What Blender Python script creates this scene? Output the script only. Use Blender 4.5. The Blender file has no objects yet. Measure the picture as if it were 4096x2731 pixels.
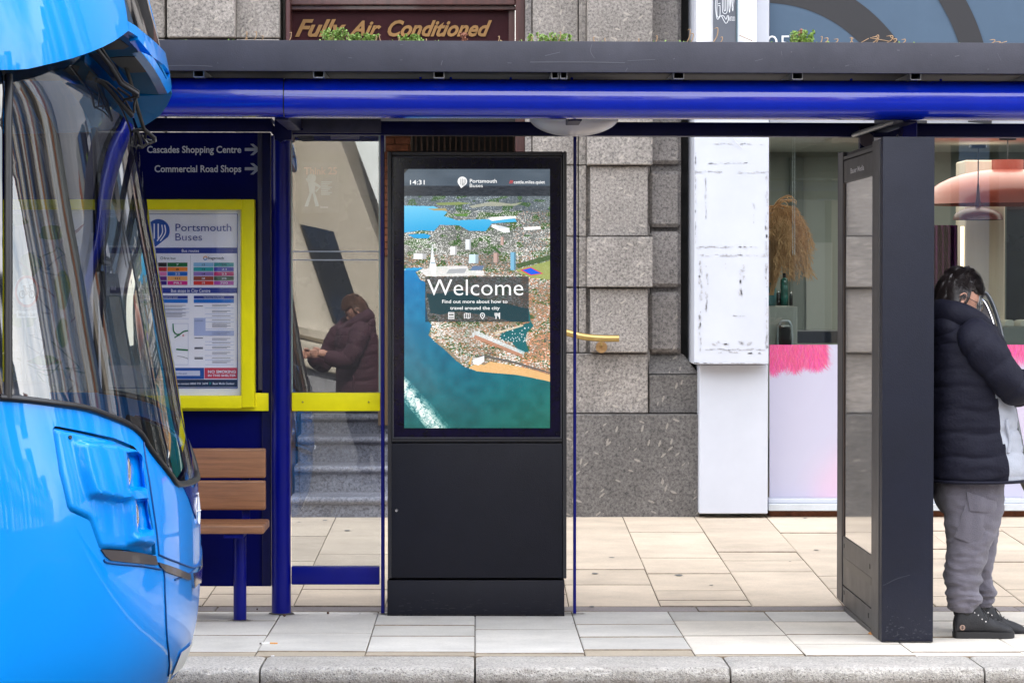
import bpy, bmesh, math, random
import numpy as np
from mathutils import Vector, Matrix
from mathutils.geometry import delaunay_2d_cdt
R = random.Random(7)
SC = bpy.context.scene
COL = SC.collection
# ---------------------------------------------------------------- camera, sky, sun, exposure
F = 11500.0                       # focal length in pixels of the 4096 px wide photograph
CZ = 1.557
PITCH = math.atan(245.0 / F)
cam_d = bpy.data.cameras.new('camera'); cam = bpy.data.objects.new('camera', cam_d); COL.objects.link(cam)
cam.location = (0, 0, CZ); cam.rotation_euler = (math.radians(90) - PITCH, 0, 0)
cam_d.sensor_width = 36.0; cam_d.lens = 36.0 * F / 4096.0; cam_d.shift_x = 148.0 / 4096.0
cam_d.clip_start = 0.05; cam_d.clip_end = 600.0
SC.camera = cam
SC.render.resolution_x = 1024; SC.render.resolution_y = 682
SUN_EL, SUN_AZ = math.radians(47), math.radians(8)      # the sun stands behind the shelter's buildings
w = bpy.data.worlds.new('World'); SC.world = w; w.use_nodes = True
nt = w.node_tree; nt.nodes.clear()
sky = nt.nodes.new('ShaderNodeTexSky'); sky.sky_type = 'NISHITA'; sky.sun_disc = False
sky.sun_elevation = SUN_EL; sky.sun_rotation = SUN_AZ; sky.dust_density = 2.0; sky.ozone_density = 0.6
tc = nt.nodes.new('ShaderNodeTexCoord'); nz = nt.nodes.new('ShaderNodeTexNoise')
nz.inputs['Scale'].default_value = 2.6; nz.inputs['Detail'].default_value = 6; nz.inputs['Roughness'].default_value = .62
cr = nt.nodes.new('ShaderNodeValToRGB'); cr.color_ramp.elements[0].position = .40; cr.color_ramp.elements[1].position = .60
mx = nt.nodes.new('ShaderNodeMix'); mx.data_type = 'RGBA'
mx.inputs['B'].default_value = (9.5, 9.4, 9.3, 1)         # sunlit cloud
bg = nt.nodes.new('ShaderNodeBackground'); bg.inputs['Strength'].default_value = .15
out = nt.nodes.new('ShaderNodeOutputWorld')
L = nt.links
L.new(tc.outputs['Generated'], nz.inputs['Vector']); L.new(nz.outputs['Fac'], cr.inputs['Fac'])
L.new(cr.outputs['Color'], mx.inputs['Factor']); L.new(sky.outputs['Color'], mx.inputs['A'])
L.new(mx.outputs['Result'], bg.inputs['Color']); L.new(bg.outputs['Background'], out.inputs['Surface'])
sd = bpy.data.lights.new('sun', 'SUN'); sd.energy = 3.0; sd.angle = math.radians(.53); sd.color = (1, .95, .88)
so = bpy.data.objects.new('sun', sd); COL.objects.link(so)
so.rotation_euler = Vector((-math.sin(SUN_AZ) * math.cos(SUN_EL), -math.cos(SUN_AZ) * math.cos(SUN_EL), -math.sin(SUN_EL))).to_track_quat('-Z', 'Y').to_euler()
VS = SC.view_settings
VS.view_transform = 'Standard'; VS.look = 'None'; VS.gamma = 1.0; VS.use_curve_mapping = False
VS.exposure = 2.12
SC.cycles.use_denoising = True
SC.cycles.max_bounces = 10; SC.cycles.transparent_max_bounces = 24; SC.cycles.glossy_bounces = 6
SC.cycles.sample_clamp_indirect = 6.0; SC.cycles.caustics_reflective = False

# ---------------------------------------------------------------- from photograph pixels to the place
cp, sp = math.cos(PITCH), math.sin(PITCH)
def ray(px, py):
    a, b = px - 1900.0, 1365.0 - py
    return (a, F * cp + b * sp, -F * sp + b * cp)
def P(px, py, Y):
    d = ray(px, py); t = Y / d[1]
    return Vector((d[0] * t, Y, CZ + d[2] * t))
def G(px, py, z=0.0):
    d = ray(px, py); t = (z - CZ) / d[2]
    return Vector((d[0] * t, d[1] * t, z))
def PX(v):
    y = v[1] * cp - (v[2] - CZ) * sp; u = v[1] * sp + (v[2] - CZ) * cp
    return 1900 + F * v[0] / y, 1365 - F * u / y

# ---------------------------------------------------------------- object helpers
def origin(o):
    v = Vector((0, 0, 0))
    while o is not None:
        v += o.location; o = o.parent
    return v
def tag(o, label=None, cat=None, group=None, kind=None):
    if label: o['label'] = label
    if cat: o['category'] = cat
    if group: o['group'] = group
    if kind: o['kind'] = kind
    return o
def empty(name, loc, label=None, cat=None, group=None, kind=None):
    o = bpy.data.objects.new(name, None); COL.objects.link(o); o.location = loc; o.empty_display_size = .1
    return tag(o, label, cat, group, kind)
def link(name, me, parent=None, loc=None):
    o = bpy.data.objects.new(name, me); COL.objects.link(o)
    if parent is not None: o.parent = parent
    if loc is not None: o.location = loc
    return o
def mobj(name, V, Fs, mat, parent=None, smooth=False, uv=None, autos=None):
    """mesh in world coordinates, stored relative to its parent"""
    og = origin(parent) if parent is not None else Vector((0, 0, 0))
    me = bpy.data.meshes.new(name)
    me.from_pydata([tuple(Vector(v) - og) for v in V], [], Fs); me.update()
    for m in (mat if isinstance(mat, (list, tuple)) else [mat]): me.materials.append(m)
    if smooth: me.polygons.foreach_set('use_smooth', [True] * len(me.polygons))
    if uv is not None:
        l = me.uv_layers.new(name='UVMap')
        for i, lp in enumerate(me.loops): l.data[i].uv = uv[lp.vertex_index]
    o = link(name, me, parent)
    if autos is not None:
        me.set_sharp_from_angle(angle=math.radians(autos))
    return o
def bmobj(name, bm, mat, parent=None, smooth=False, autos=None):
    og = origin(parent) if parent is not None else Vector((0, 0, 0))
    bmesh.ops.translate(bm, verts=bm.verts, vec=-og)
    me = bpy.data.meshes.new(name); bm.to_mesh(me); bm.free()
    for m in (mat if isinstance(mat, (list, tuple)) else [mat]): me.materials.append(m)
    if smooth or autos is not None: me.polygons.foreach_set('use_smooth', [True] * len(me.polygons))
    o = link(name, me, parent)
    if autos is not None: me.set_sharp_from_angle(angle=math.radians(autos))
    return o
def bm_box(bm, x0, x1, y0, y1, z0, z1, bev=0.0, seg=1):
    r = bmesh.ops.create_cube(bm, size=1.0)
    for v in r['verts']:
        v.co = Vector((x0 + (v.co.x + .5) * (x1 - x0), y0 + (v.co.y + .5) * (y1 - y0), z0 + (v.co.z + .5) * (z1 - z0)))
    if bev > 0:
        es = list({e for v in r['verts'] for e in v.link_edges})
        bmesh.ops.bevel(bm, geom=es, offset=bev, segments=seg, profile=.6, affect='EDGES')
    return bm
def box(name, x0, x1, y0, y1, z0, z1, mat, parent=None, bev=0.0, seg=1):
    if x1 < x0: x0, x1 = x1, x0
    if z1 < z0: z0, z1 = z1, z0
    bm = bmesh.new(); bm_box(bm, x0, x1, y0, y1, z0, z1, bev, seg)
    return bmobj(name, bm, mat, parent, smooth=bev > 0 and seg > 1, autos=40 if (bev > 0 and seg > 1) else None)
def pbox(name, px0, px1, py0, py1, Y, depth, mat, parent=None, bev=0.0, seg=1):
    """box whose front face at distance Y covers the given pixels"""
    a = P(px0, py1, Y); b = P(px1, py0, Y)
    return box(name, a.x, b.x, Y, Y + depth, a.z, b.z, mat, parent, bev, seg)
def ring_frame(d):
    d = d.normalized(); u = Vector((0, 0, 1)) if abs(d.z) < .9 else Vector((1, 0, 0))
    a = d.cross(u).normalized(); return a, d.cross(a).normalized()
def tube_geo(pts, r, n=12, V=None, Fs=None, cap=True):
    V = [] if V is None else V; Fs = [] if Fs is None else Fs
    pts = [Vector(p) for p in pts]; rs = r if isinstance(r, (list, tuple)) else [r] * len(pts)
    base = len(V); prev = None
    for i, p in enumerate(pts):
        if i == 0: d = pts[1] - p
        elif i == len(pts) - 1: d = p - pts[i - 1]
        else: d = (pts[i + 1] - p).normalized() + (p - pts[i - 1]).normalized()
        if d.length < 1e-9: d = Vector((0, 0, 1))
        d.normalize()
        if prev is None: a, b = ring_frame(d)
        else:
            a = (prev - d * prev.dot(d))
            a = a.normalized() if a.length > 1e-6 else ring_frame(d)[0]
            b = d.cross(a).normalized()
        prev = a
        for k in range(n):
            t = 2 * math.pi * k / n
            V.append(p + (a * math.cos(t) + b * math.sin(t)) * rs[i])
    for i in range(len(pts) - 1):
        for k in range(n):
            k2 = (k + 1) % n; s = base + i * n
            Fs.append((s + k, s + k2, s + n + k2, s + n + k))
    if cap:
        Fs.append(tuple(base + k for k in reversed(range(n))))
        Fs.append(tuple(base + (len(pts) - 1) * n + k for k in range(n)))
    return V, Fs
def tube(name, pts, r, mat, parent=None, n=12):
    V, Fs = tube_geo(pts, r, n)
    return mobj(name, V, Fs, mat, parent, smooth=True, autos=50)
def lathe_geo(prof, cx, cy, n=24, V=None, Fs=None):
    V = [] if V is None else V; Fs = [] if Fs is None else Fs; b = len(V)
    for r, z in prof:
        for k in range(n):
            t = 2 * math.pi * k / n; V.append((cx + r * math.cos(t), cy + r * math.sin(t), z))
    for i in range(len(prof) - 1):
        for k in range(n):
            k2 = (k + 1) % n
            Fs.append((b + i * n + k, b + i * n + k2, b + (i + 1) * n + k2, b + (i + 1) * n + k))
    return V, Fs
def smooth_path(pts, sub=6):
    pts = [Vector(p) for p in pts]; o = []
    for i in range(len(pts) - 1):
        p0 = pts[max(i - 1, 0)]; p1 = pts[i]; p2 = pts[i + 1]; p3 = pts[min(i + 2, len(pts) - 1)]
        for k in range(sub):
            t = k / sub
            o.append(.5 * ((2 * p1) + (p2 - p0) * t + (2 * p0 - 5 * p1 + 4 * p2 - p3) * t * t + (3 * p1 - p0 - 3 * p2 + p3) * t ** 3))
    o.append(pts[-1]); return o
def prism(name, poly, Y0, Y1, mat, parent=None):
    """outline given as (x, z) pairs, extruded from Y0 (front) to Y1"""
    n = len(poly)
    V = [(x, Y0, z) for x, z in poly] + [(x, Y1, z) for x, z in poly]
    Fs = [tuple(range(n)), tuple(reversed(range(n, 2 * n)))] + [(i, i + n, (i + 1) % n + n, (i + 1) % n) for i in range(n)]
    bm = bmesh.new(); vs = [bm.verts.new(v) for v in V]
    for f in Fs: bm.faces.new([vs[i] for i in f])
    bmesh.ops.triangulate(bm, faces=[f for f in bm.faces if len(f.verts) > 4])
    bmesh.ops.recalc_face_normals(bm, faces=bm.faces)
    return bmobj(name, bm, mat, parent)
def pprism(name, pts, Y, d, mat, parent=None):
    return prism(name, [(P(a, b, Y).x, P(a, b, Y).z) for a, b in pts], Y, Y + d, mat, parent)
_tc = {}
def text_geo(s, bold=0.0, shear=0.0, spacing=1.0):
    k = (s, bold, shear, spacing)
    if k not in _tc:
        c = bpy.data.curves.new('t', 'FONT'); c.body = s; c.size = 1; c.offset = bold; c.shear = shear; c.space_character = spacing
        c.resolution_u = 3; o = bpy.data.objects.new('t', c); m = o.to_mesh()
        _tc[k] = ([tuple(v.co) for v in m.vertices], [tuple(p.vertices) for p in m.polygons])
        o.to_mesh_clear(); bpy.data.objects.remove(o)
    return _tc[k]
CAP = .73
def text(s, px0, px1, pyb, pyc, Y, mat, parent, name='lettering', bold=0.0, shear=0.0, spacing=1.0, lab=None, flip=False):
    """lettering fitted between px0 and px1, baseline pyb, capitals reaching pyc, standing just off the plane Y"""
    V, Fs = text_geo(s, bold, shear, spacing)
    xs = [v[0] for v in V]; a, b = min(xs), max(xs)
    A = P(px0, pyb, Y); B = P(px1, pyc, Y)
    sx = (B.x - A.x) / (b - a); sz = (B.z - A.z) / CAP
    W = [(A.x + (v[0] - a) * sx, Y, A.z + v[1] * sz) for v in V]
    o = mobj(name, W, Fs, mat, parent)
    if lab: o['label'] = lab
    return o
def flat(name, pts, Y, mat, parent):
    return mobj(name, [P(a, b, Y) for a, b in pts], [tuple(range(len(pts)))], mat, parent)
def copy_tree(o, parent=None):
    c = o.copy(); COL.objects.link(c); c.parent = parent
    for ch in list(o.children): copy_tree(ch, c)
    return c

# ---------------------------------------------------------------- materials
MATS = {}
def S(c):   # sRGB 0..255 to linear
    return tuple(((v / 255) / 12.92 if v / 255 <= .04045 else ((v / 255 + .055) / 1.055) ** 2.4) for v in c) + (1,)
def M(name, col, rough=.5, metal=0.0, coat=0.0, mot=0.0, mscale=4.0, bump=0.0, bscale=60.0, spec=.5, dark=None, stretch=(1, 1, 1), alpha=None):
    m = bpy.data.materials.new(name); m.use_nodes = True; t = m.node_tree; b = t.nodes['Principled BSDF']
    b.inputs['Roughness'].default_value = rough; b.inputs['Metallic'].default_value = metal
    b.inputs['Coat Weight'].default_value = coat; b.inputs['Coat Roughness'].default_value = .04
    b.inputs['Specular IOR Level'].default_value = spec
    b.inputs['Base Color'].default_value = col
    if mot > 0 or bump > 0:
        tcn = t.nodes.new('ShaderNodeTexCoord'); mp = t.nodes.new('ShaderNodeMapping'); mp.inputs['Scale'].default_value = stretch
        oi = t.nodes.new('ShaderNodeObjectInfo'); ad = t.nodes.new('ShaderNodeVectorMath'); ad.operation = 'ADD'
        sc = t.nodes.new('ShaderNodeVectorMath'); sc.operation = 'SCALE'; sc.inputs['Scale'].default_value = 37.0
        cmb = t.nodes.new('ShaderNodeCombineXYZ')
        for q in range(3): t.links.new(oi.outputs['Random'], cmb.inputs[q])
        t.links.new(cmb.outputs[0], sc.inputs[0]); t.links.new(tcn.outputs['Object'], mp.inputs['Vector'])
        t.links.new(mp.outputs[0], ad.inputs[0]); t.links.new(sc.outputs[0], ad.inputs[1])
        m['vec'] = ad.name
    if mot > 0:
        n = t.nodes.new('ShaderNodeTexNoise'); n.inputs['Scale'].default_value = mscale; n.inputs['Detail'].default_value = 8; n.inputs['Roughness'].default_value = .65
        t.links.new(ad.outputs[0], n.inputs['Vector'])
        rp = t.nodes.new('ShaderNodeValToRGB'); rp.color_ramp.elements[0].position = .32; rp.color_ramp.elements[1].position = .68
        d = dark or tuple(c * (1 - mot) for c in col[:3]) + (1,)
        rp.color_ramp.elements[0].color = d; rp.color_ramp.elements[1].color = tuple(min(1, c * (1 + mot * .35)) for c in col[:3]) + (1,)
        t.links.new(n.outputs['Fac'], rp.inputs['Fac']); t.links.new(rp.outputs['Color'], b.inputs['Base Color'])
        rr = t.nodes.new('ShaderNodeMapRange'); rr.inputs['To Min'].default_value = min(1, rough * 1.25 + .03); rr.inputs['To Max'].default_value = rough * .85
        t.links.new(n.outputs['Fac'], rr.inputs['Value']); t.links.new(rr.outputs[0], b.inputs['Roughness'])
    if bump > 0:
        n2 = t.nodes.new('ShaderNodeTexNoise'); n2.inputs['Scale'].default_value = bscale; n2.inputs['Detail'].default_value = 5
        t.links.new(ad.outputs[0], n2.inputs['Vector'])
        bp = t.nodes.new('ShaderNodeBump'); bp.inputs['Strength'].default_value = bump; bp.inputs['Distance'].default_value = .01
        t.links.new(n2.outputs['Fac'], bp.inputs['Height']); t.links.new(bp.outputs[0], b.inputs['Normal'])
    MATS[name] = m; return m
def glass(name, tint=(.9, .93, .95), ior=1.6, rough=0.0, mult=1.0):
    m = bpy.data.materials.new(name); m.use_nodes = True; t = m.node_tree; t.nodes.clear()
    o = t.nodes.new('ShaderNodeOutputMaterial'); x = t.nodes.new('ShaderNodeMixShader')
    tr = t.nodes.new('ShaderNodeBsdfTransparent'); tr.inputs['Color'].default_value = (*tint, 1)
    g = t.nodes.new('ShaderNodeBsdfGlossy'); g.inputs['Roughness'].default_value = rough
    # Fresnel term from the angle of incidence, the same on both faces of the sheet
    ge = t.nodes.new('ShaderNodeNewGeometry'); dt = t.nodes.new('ShaderNodeVectorMath'); dt.operation = 'DOT_PRODUCT'
    ab = t.nodes.new('ShaderNodeMath'); ab.operation = 'ABSOLUTE'; s1 = t.nodes.new('ShaderNodeMath'); s1.operation = 'SUBTRACT'; s1.inputs[0].default_value = 1
    pw = t.nodes.new('ShaderNodeMath'); pw.operation = 'POWER'; pw.inputs[1].default_value = 4.0
    f0 = ((ior - 1) / (ior + 1)) ** 2
    ml = t.nodes.new('ShaderNodeMath'); ml.operation = 'MULTIPLY_ADD'; ml.inputs[1].default_value = (1 - f0) * mult; ml.inputs[2].default_value = f0
    t.links.new(ge.outputs['Incoming'], dt.inputs[0]); t.links.new(ge.outputs['Normal'], dt.inputs[1]); t.links.new(dt.outputs['Value'], ab.inputs[0])
    t.links.new(ab.outputs[0], s1.inputs[1]); t.links.new(s1.outputs[0], pw.inputs[0]); t.links.new(pw.outputs[0], ml.inputs[0])
    t.links.new(ml.outputs[0], x.inputs['Fac']); t.links.new(tr.outputs[0], x.inputs[1]); t.links.new(g.outputs[0], x.inputs[2])
    t.links.new(x.outputs[0], o.inputs['Surface'])
    return m
def emit(name, col, strength):
    m = bpy.data.materials.new(name); m.use_nodes = True; b = m.node_tree.nodes['Principled BSDF']
    b.inputs['Base Color'].default_value = (0, 0, 0, 1); b.inputs['Emission Color'].default_value = col; b.inputs['Emission Strength'].default_value = strength
    return m
def vecnode(m): return m.node_tree.nodes[m['vec']]
def granite(name, c, cd, spot=.5):
    m = M(name, c, rough=.62, mot=.3, mscale=2.2, bump=.25, bscale=150)
    t = m.node_tree; b = t.nodes['Principled BSDF']; v = vecnode(m)
    base = b.inputs['Base Color'].links[0].from_socket
    n = t.nodes.new('ShaderNodeTexNoise'); n.inputs['Scale'].default_value = 62; n.inputs['Detail'].default_value = 5; n.inputs['Roughness'].default_value = .8
    t.links.new(v.outputs[0], n.inputs['Vector'])
    r = t.nodes.new('ShaderNodeValToRGB'); e = r.color_ramp.elements
    e[0].position = .36; e[0].color = (.18, .18, .2, 1); e[1].position = .66; e[1].color = (1.5, 1.5, 1.5, 1)
    k = r.color_ramp.elements.new(.5); k.color = (.92, .9, .88, 1)
    t.links.new(n.outputs['Fac'], r.inputs['Fac'])
    mul = t.nodes.new('ShaderNodeMix'); mul.data_type = 'RGBA'; mul.blend_type = 'MULTIPLY'; mul.inputs['Factor'].default_value = .85
    t.links.new(base, mul.inputs['A']); t.links.new(r.outputs['Color'], mul.inputs['B'])
    # pale feldspar laths
    prev_ = None
    for rot_, off_ in (((.1, .7, .0), 0), ((.0, -.35, .1), 31), ((.0, 1.3, .0), 77)):
        mr_ = t.nodes.new('ShaderNodeMapping'); mr_.inputs['Rotation'].default_value = rot_; mr_.inputs['Location'].default_value = (off_, off_, off_)
        mp = t.nodes.new('ShaderNodeMapping'); mp.inputs['Scale'].default_value = (6, 8, 19)
        t.links.new(v.outputs[0], mr_.inputs['Vector']); t.links.new(mr_.outputs[0], mp.inputs['Vector'])
        vo = t.nodes.new('ShaderNodeTexVoronoi'); vo.inputs['Scale'].default_value = 1.0; vo.inputs['Randomness'].default_value = 1
        t.links.new(mp.outputs[0], vo.inputs['Vector'])
        lt = t.nodes.new('ShaderNodeMath'); lt.operation = 'LESS_THAN'; lt.inputs[1].default_value = .13
        t.links.new(vo.outputs['Distance'], lt.inputs[0])
        if prev_:
            mxm = t.nodes.new('ShaderNodeMath'); mxm.operation = 'MAXIMUM'; t.links.new(prev_.outputs[0], mxm.inputs[0]); t.links.new(lt.outputs[0], mxm.inputs[1]); lt = mxm
        prev_ = lt
    sm = t.nodes.new('ShaderNodeMath'); sm.operation = 'MULTIPLY'; sm.inputs[1].default_value = spot
    t.links.new(lt.outputs[0], sm.inputs[0])
    m2 = t.nodes.new('ShaderNodeMix'); m2.data_type = 'RGBA'; m2.inputs['B'].default_value = (.43, .385, .33, 1)
    t.links.new(sm.outputs[0], m2.inputs['Factor']); t.links.new(mul.outputs['Result'], m2.inputs['A'])
    t.links.new(m2.outputs['Result'], b.inputs['Base Color'])
    return m
def stone(name, c, scale=60, contrast=.3, bump=.2, streak=0.0, tintvar=.08):
    """sawn paving: fine grain, faint bedding bands, each slab a little different"""
    m = M(name, c, rough=.8, mot=.20, mscale=2.2, bump=bump, bscale=scale * 2.2)
    t = m.node_tree; b = t.nodes['Principled BSDF']; v = vecnode(m)
    base = b.inputs['Base Color'].links[0].from_socket
    n = t.nodes.new('ShaderNodeTexNoise'); n.inputs['Scale'].default_value = scale; n.inputs['Detail'].default_value = 6; n.inputs['Roughness'].default_value = .8
    t.links.new(v.outputs[0], n.inputs['Vector'])
    r = t.nodes.new('ShaderNodeMapRange'); r.inputs['From Min'].default_value = .3; r.inputs['From Max'].default_value = .7
    r.inputs['To Min'].default_value = 1 - contrast; r.inputs['To Max'].default_value = 1 + contrast * .5
    t.links.new(n.outputs['Fac'], r.inputs['Value'])
    oi = t.nodes.new('ShaderNodeObjectInfo'); rv = t.nodes.new('ShaderNodeMapRange'); rv.inputs['To Min'].default_value = 1 - tintvar; rv.inputs['To Max'].default_value = 1 + tintvar
    t.links.new(oi.outputs['Random'], rv.inputs['Value'])
    mu = t.nodes.new('ShaderNodeMath'); mu.operation = 'MULTIPLY'; t.links.new(r.outputs[0], mu.inputs[0]); t.links.new(rv.outputs[0], mu.inputs[1])
    if streak > 0:
        mp = t.nodes.new('ShaderNodeMapping'); mp.inputs['Scale'].default_value = (.7, 3.0, 1); t.links.new(v.outputs[0], mp.inputs['Vector'])
        n3 = t.nodes.new('ShaderNodeTexNoise'); n3.inputs['Scale'].default_value = 1.3; n3.inputs['Detail'].default_value = 5; t.links.new(mp.outputs[0], n3.inputs['Vector'])
        r3 = t.nodes.new('ShaderNodeMapRange'); r3.inputs['From Min'].default_value = .3; r3.inputs['From Max'].default_value = .7; r3.inputs['To Min'].default_value = 1 - streak; r3.inputs['To Max'].default_value = 1 + streak * .4
        t.links.new(n3.outputs['Fac'], r3.inputs['Value'])
        m3 = t.nodes.new('ShaderNodeMath'); m3.operation = 'MULTIPLY'; t.links.new(mu.outputs[0], m3.inputs[0]); t.links.new(r3.outputs[0], m3.inputs[1]); mu = m3
    vm = t.nodes.new('ShaderNodeVectorMath'); vm.operation = 'SCALE'; t.links.new(base, vm.inputs[0]); t.links.new(mu.outputs[0], vm.inputs['Scale'])
    t.links.new(vm.outputs[0], b.inputs['Base Color'])
    return m
def picture(name, arr, emission=0.0, rough=.35, coat=.3):
    """a flat print or a lit screen: the picture is computed here, as an array of sRGB values (rows from the top)"""
    h, wd = arr.shape[:2]
    im = bpy.data.images.new(name, wd, h, alpha=False); a = np.ones((h, wd, 4), np.float32); a[..., :3] = np.clip(arr[::-1], 0, 255) / 255.
    im.pixels.foreach_set(a.ravel()); im.update(); im.pack()
    m = bpy.data.materials.new(name); m.use_nodes = True; t = m.node_tree; b = t.nodes['Principled BSDF']
    ti = t.nodes.new('ShaderNodeTexImage'); ti.image = im; ti.extension = 'EXTEND'
    b.inputs['Roughness'].default_value = rough; b.inputs['Coat Weight'].default_value = coat
    if emission > 0:
        b.inputs['Base Color'].default_value = (.01, .01, .012, 1)
        t.links.new(ti.outputs['Color'], b.inputs['Emission Color']); b.inputs['Emission Strength'].default_value = emission
    else: t.links.new(ti.outputs['Color'], b.inputs['Base Color'])
    return m

PAINT_BLUE = M('navy_blue_paint', (.0005, .003, .165, 1), rough=.3, coat=.06, spec=.2, mot=.12, mscale=6, bump=.03, bscale=30)
TUBE_BLUE = M('royal_blue_paint', (.002, .02, .44, 1), rough=.14, coat=.8, spec=.3, mot=.10, mscale=9)
PANEL_BLUE = M('blue_panel', (.0005, .0018, .095, 1), rough=.4, coat=.0, spec=.1, mot=.2, mscale=2)
DARK_BEAM = M('dark_blue_beam', (.002, .003, .055, 1), rough=.4, spec=.2, mot=.3, mscale=8)
YELLOW = M('yellow_paint', (.92, .82, .006, 1), rough=.4, spec=.2, coat=.0, mot=.10, mscale=7)
FASCIA = M('grey_fascia_paint', (.062, .062, .08, 1), rough=.5, spec=.3, mot=.18, mscale=5, bump=.1, bscale=160)
GRAPHITE = M('graphite_paint', (.0055, .006, .012, 1), rough=.45, spec=.25, mot=.18, mscale=5, bump=.12, bscale=260)
TOTEM_M = M('totem_paint', (.0105, .0125, .025, 1), rough=.42, spec=.3, mot=.2, mscale=4, bump=.12, bscale=260)
BLACK = M('black_plastic', (.008, .008, .010, 1), rough=.4)
BLACKG = M('black_gloss', (.006, .006, .009, 1), rough=.12, coat=.6)
GALV = M('galvanised_steel', (.42, .44, .46, 1), rough=.4, metal=.7, mot=.2, mscale=20)
CHROME = M('chrome', (.8, .8, .82, 1), rough=.12, metal=1)
BRASS = M('brass', (.46, .33, .13, 1), rough=.32, metal=.9, mot=.2, mscale=12)
BRONZE = M('bronze_disc', (.45, .27, .12, 1), rough=.45, metal=.6, mot=.3, mscale=20)
WHITE = M('white_paint', (.80, .81, .84, 1), rough=.55, mot=.05, mscale=5)
INK_W = M('white_lettering', (.80, .80, .82, 1), rough=.5)
INK_G = M('grey_lettering', (.50, .51, .56, 1), rough=.5)
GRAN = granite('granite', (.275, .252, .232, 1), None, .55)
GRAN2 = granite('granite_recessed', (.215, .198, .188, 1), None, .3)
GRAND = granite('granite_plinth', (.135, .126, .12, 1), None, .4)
MORTAR = M('mortar', (.20, .185, .17, 1), rough=.9, mot=.3, mscale=20)
SLAB_W = stone('sandstone_slab', (.64, .525, .40, 1), 70, .14, streak=.04)
SLAB_G = stone('grey_slab', (.64, .61, .565, 1), 80, .14, streak=.06, tintvar=.13)
SLAB_P = stone('pale_slab', (.78, .715, .625, 1), 80, .12, streak=.04)
SLAB_S = stone('sandy_edging', (.50, .42, .32, 1), 80, .2, streak=.1)
CHAN = stone('channel_stone', (.31, .27, .26, 1), 80, .35)
JOINT2 = M('slab_edge', (.27, .215, .155, 1), rough=.95, mot=.4, mscale=30)
JOINT = M('slab_joint', (.15, .12, .09, 1), rough=.95, mot=.4, mscale=30)
KERBM = stone('kerb_concrete', (.64, .60, .55, 1), 90, .6, bump=.9, streak=0, tintvar=.08)
def kerb_tone():      # darker down the face, exposed dark aggregate on the worn edge
    t = KERBM.node_tree; b = t.nodes['Principled BSDF']; base = b.inputs['Base Color'].links[0].from_socket; v = vecnode(KERBM)
    tc_ = t.nodes.new('ShaderNodeTexCoord'); sx_ = t.nodes.new('ShaderNodeSeparateXYZ'); t.links.new(tc_.outputs['Object'], sx_.inputs[0])
    n = t.nodes.new('ShaderNodeTexNoise'); n.inputs['Scale'].default_value = 14; n.inputs['Detail'].default_value = 6; t.links.new(v.outputs[0], n.inputs['Vector'])
    mr = t.nodes.new('ShaderNodeMapRange'); mr.inputs['From Min'].default_value = -.022; mr.inputs['From Max'].default_value = -.05; t.links.new(sx_.outputs['Z'], mr.inputs['Value'])
    ad = t.nodes.new('ShaderNodeMath'); ad.operation = 'MULTIPLY_ADD'; ad.inputs[1].default_value = 1.6; ad.inputs[2].default_value = -.8; t.links.new(n.outputs['Fac'], ad.inputs[0])
    s2 = t.nodes.new('ShaderNodeMath'); s2.operation = 'ADD'; s2.use_clamp = True; t.links.new(mr.outputs[0], s2.inputs[0]); t.links.new(ad.outputs[0], s2.inputs[1])
    vo = t.nodes.new('ShaderNodeTexVoronoi'); vo.inputs['Scale'].default_value = 70; t.links.new(v.outputs[0], vo.inputs['Vector'])
    sp = t.nodes.new('ShaderNodeMapRange'); sp.inputs['From Min'].default_value = .20; sp.inputs['From Max'].default_value = .30; sp.inputs['To Min'].default_value = .55; t.links.new(vo.outputs['Distance'], sp.inputs['Value'])
    m1 = t.nodes.new('ShaderNodeMix'); m1.data_type = 'RGBA'; m1.blend_type = 'MULTIPLY'; m1.inputs['B'].default_value = (.50, .455, .42, 1); t.links.new(s2.outputs[0], m1.inputs['Factor']); t.links.new(base, m1.inputs['A'])
    vm = t.nodes.new('ShaderNodeVectorMath'); vm.operation = 'SCALE'; t.links.new(m1.outputs['Result'], vm.inputs[0]); t.links.new(sp.outputs[0], vm.inputs['Scale']); t.links.new(vm.outputs[0], b.inputs['Base Color'])
kerb_tone()
ASPH = stone('asphalt', (.055, .055, .058, 1), 120, .6, bump=.6)
# ---------------------------------------------------------------- ground: road, kerb, pavement
YK, YKB, YC0, YC1, YW = 11.41, 11.78, 13.50, 13.70, 18.4
def gz(Y):
    if Y < YC0: return .017 * (YC0 - Y) / (YC0 - YK)
    return .043 * max(0, (Y - YC1)) / (YW - YC1)
XL, XR = -9.0, 8.0
road = mobj('road', [(-60, -9, -.115), (60, -9, -.115), (60, YK + .05, -.115), (-60, YK + .05, -.115)], [(0, 1, 2, 3)], ASPH); tag(road, kind='structure')
ground = mobj('ground', [(-250, -300, -.14), (250, -300, -.14), (250, 300, -.14), (-250, 300, -.14)], [(0, 1, 2, 3)], M('far_ground', (.10, .10, .095, 1), rough=.95, mot=.3, mscale=.3)); tag(ground, kind='structure')
pave = mobj('pavement', [(-60, YK + .2, -.012), (60, YK + .2, -.012), (60, YC0, -.025), (-60, YC0, -.025), (60, YC1, -.025), (-60, YC1, -.025), (60, YW + 1.5, .015), (-60, YW + 1.5, .015)],
            [(0, 1, 2, 3), (3, 2, 4, 5), (5, 4, 6, 7)], JOINT); tag(pave, kind='structure')
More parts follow.
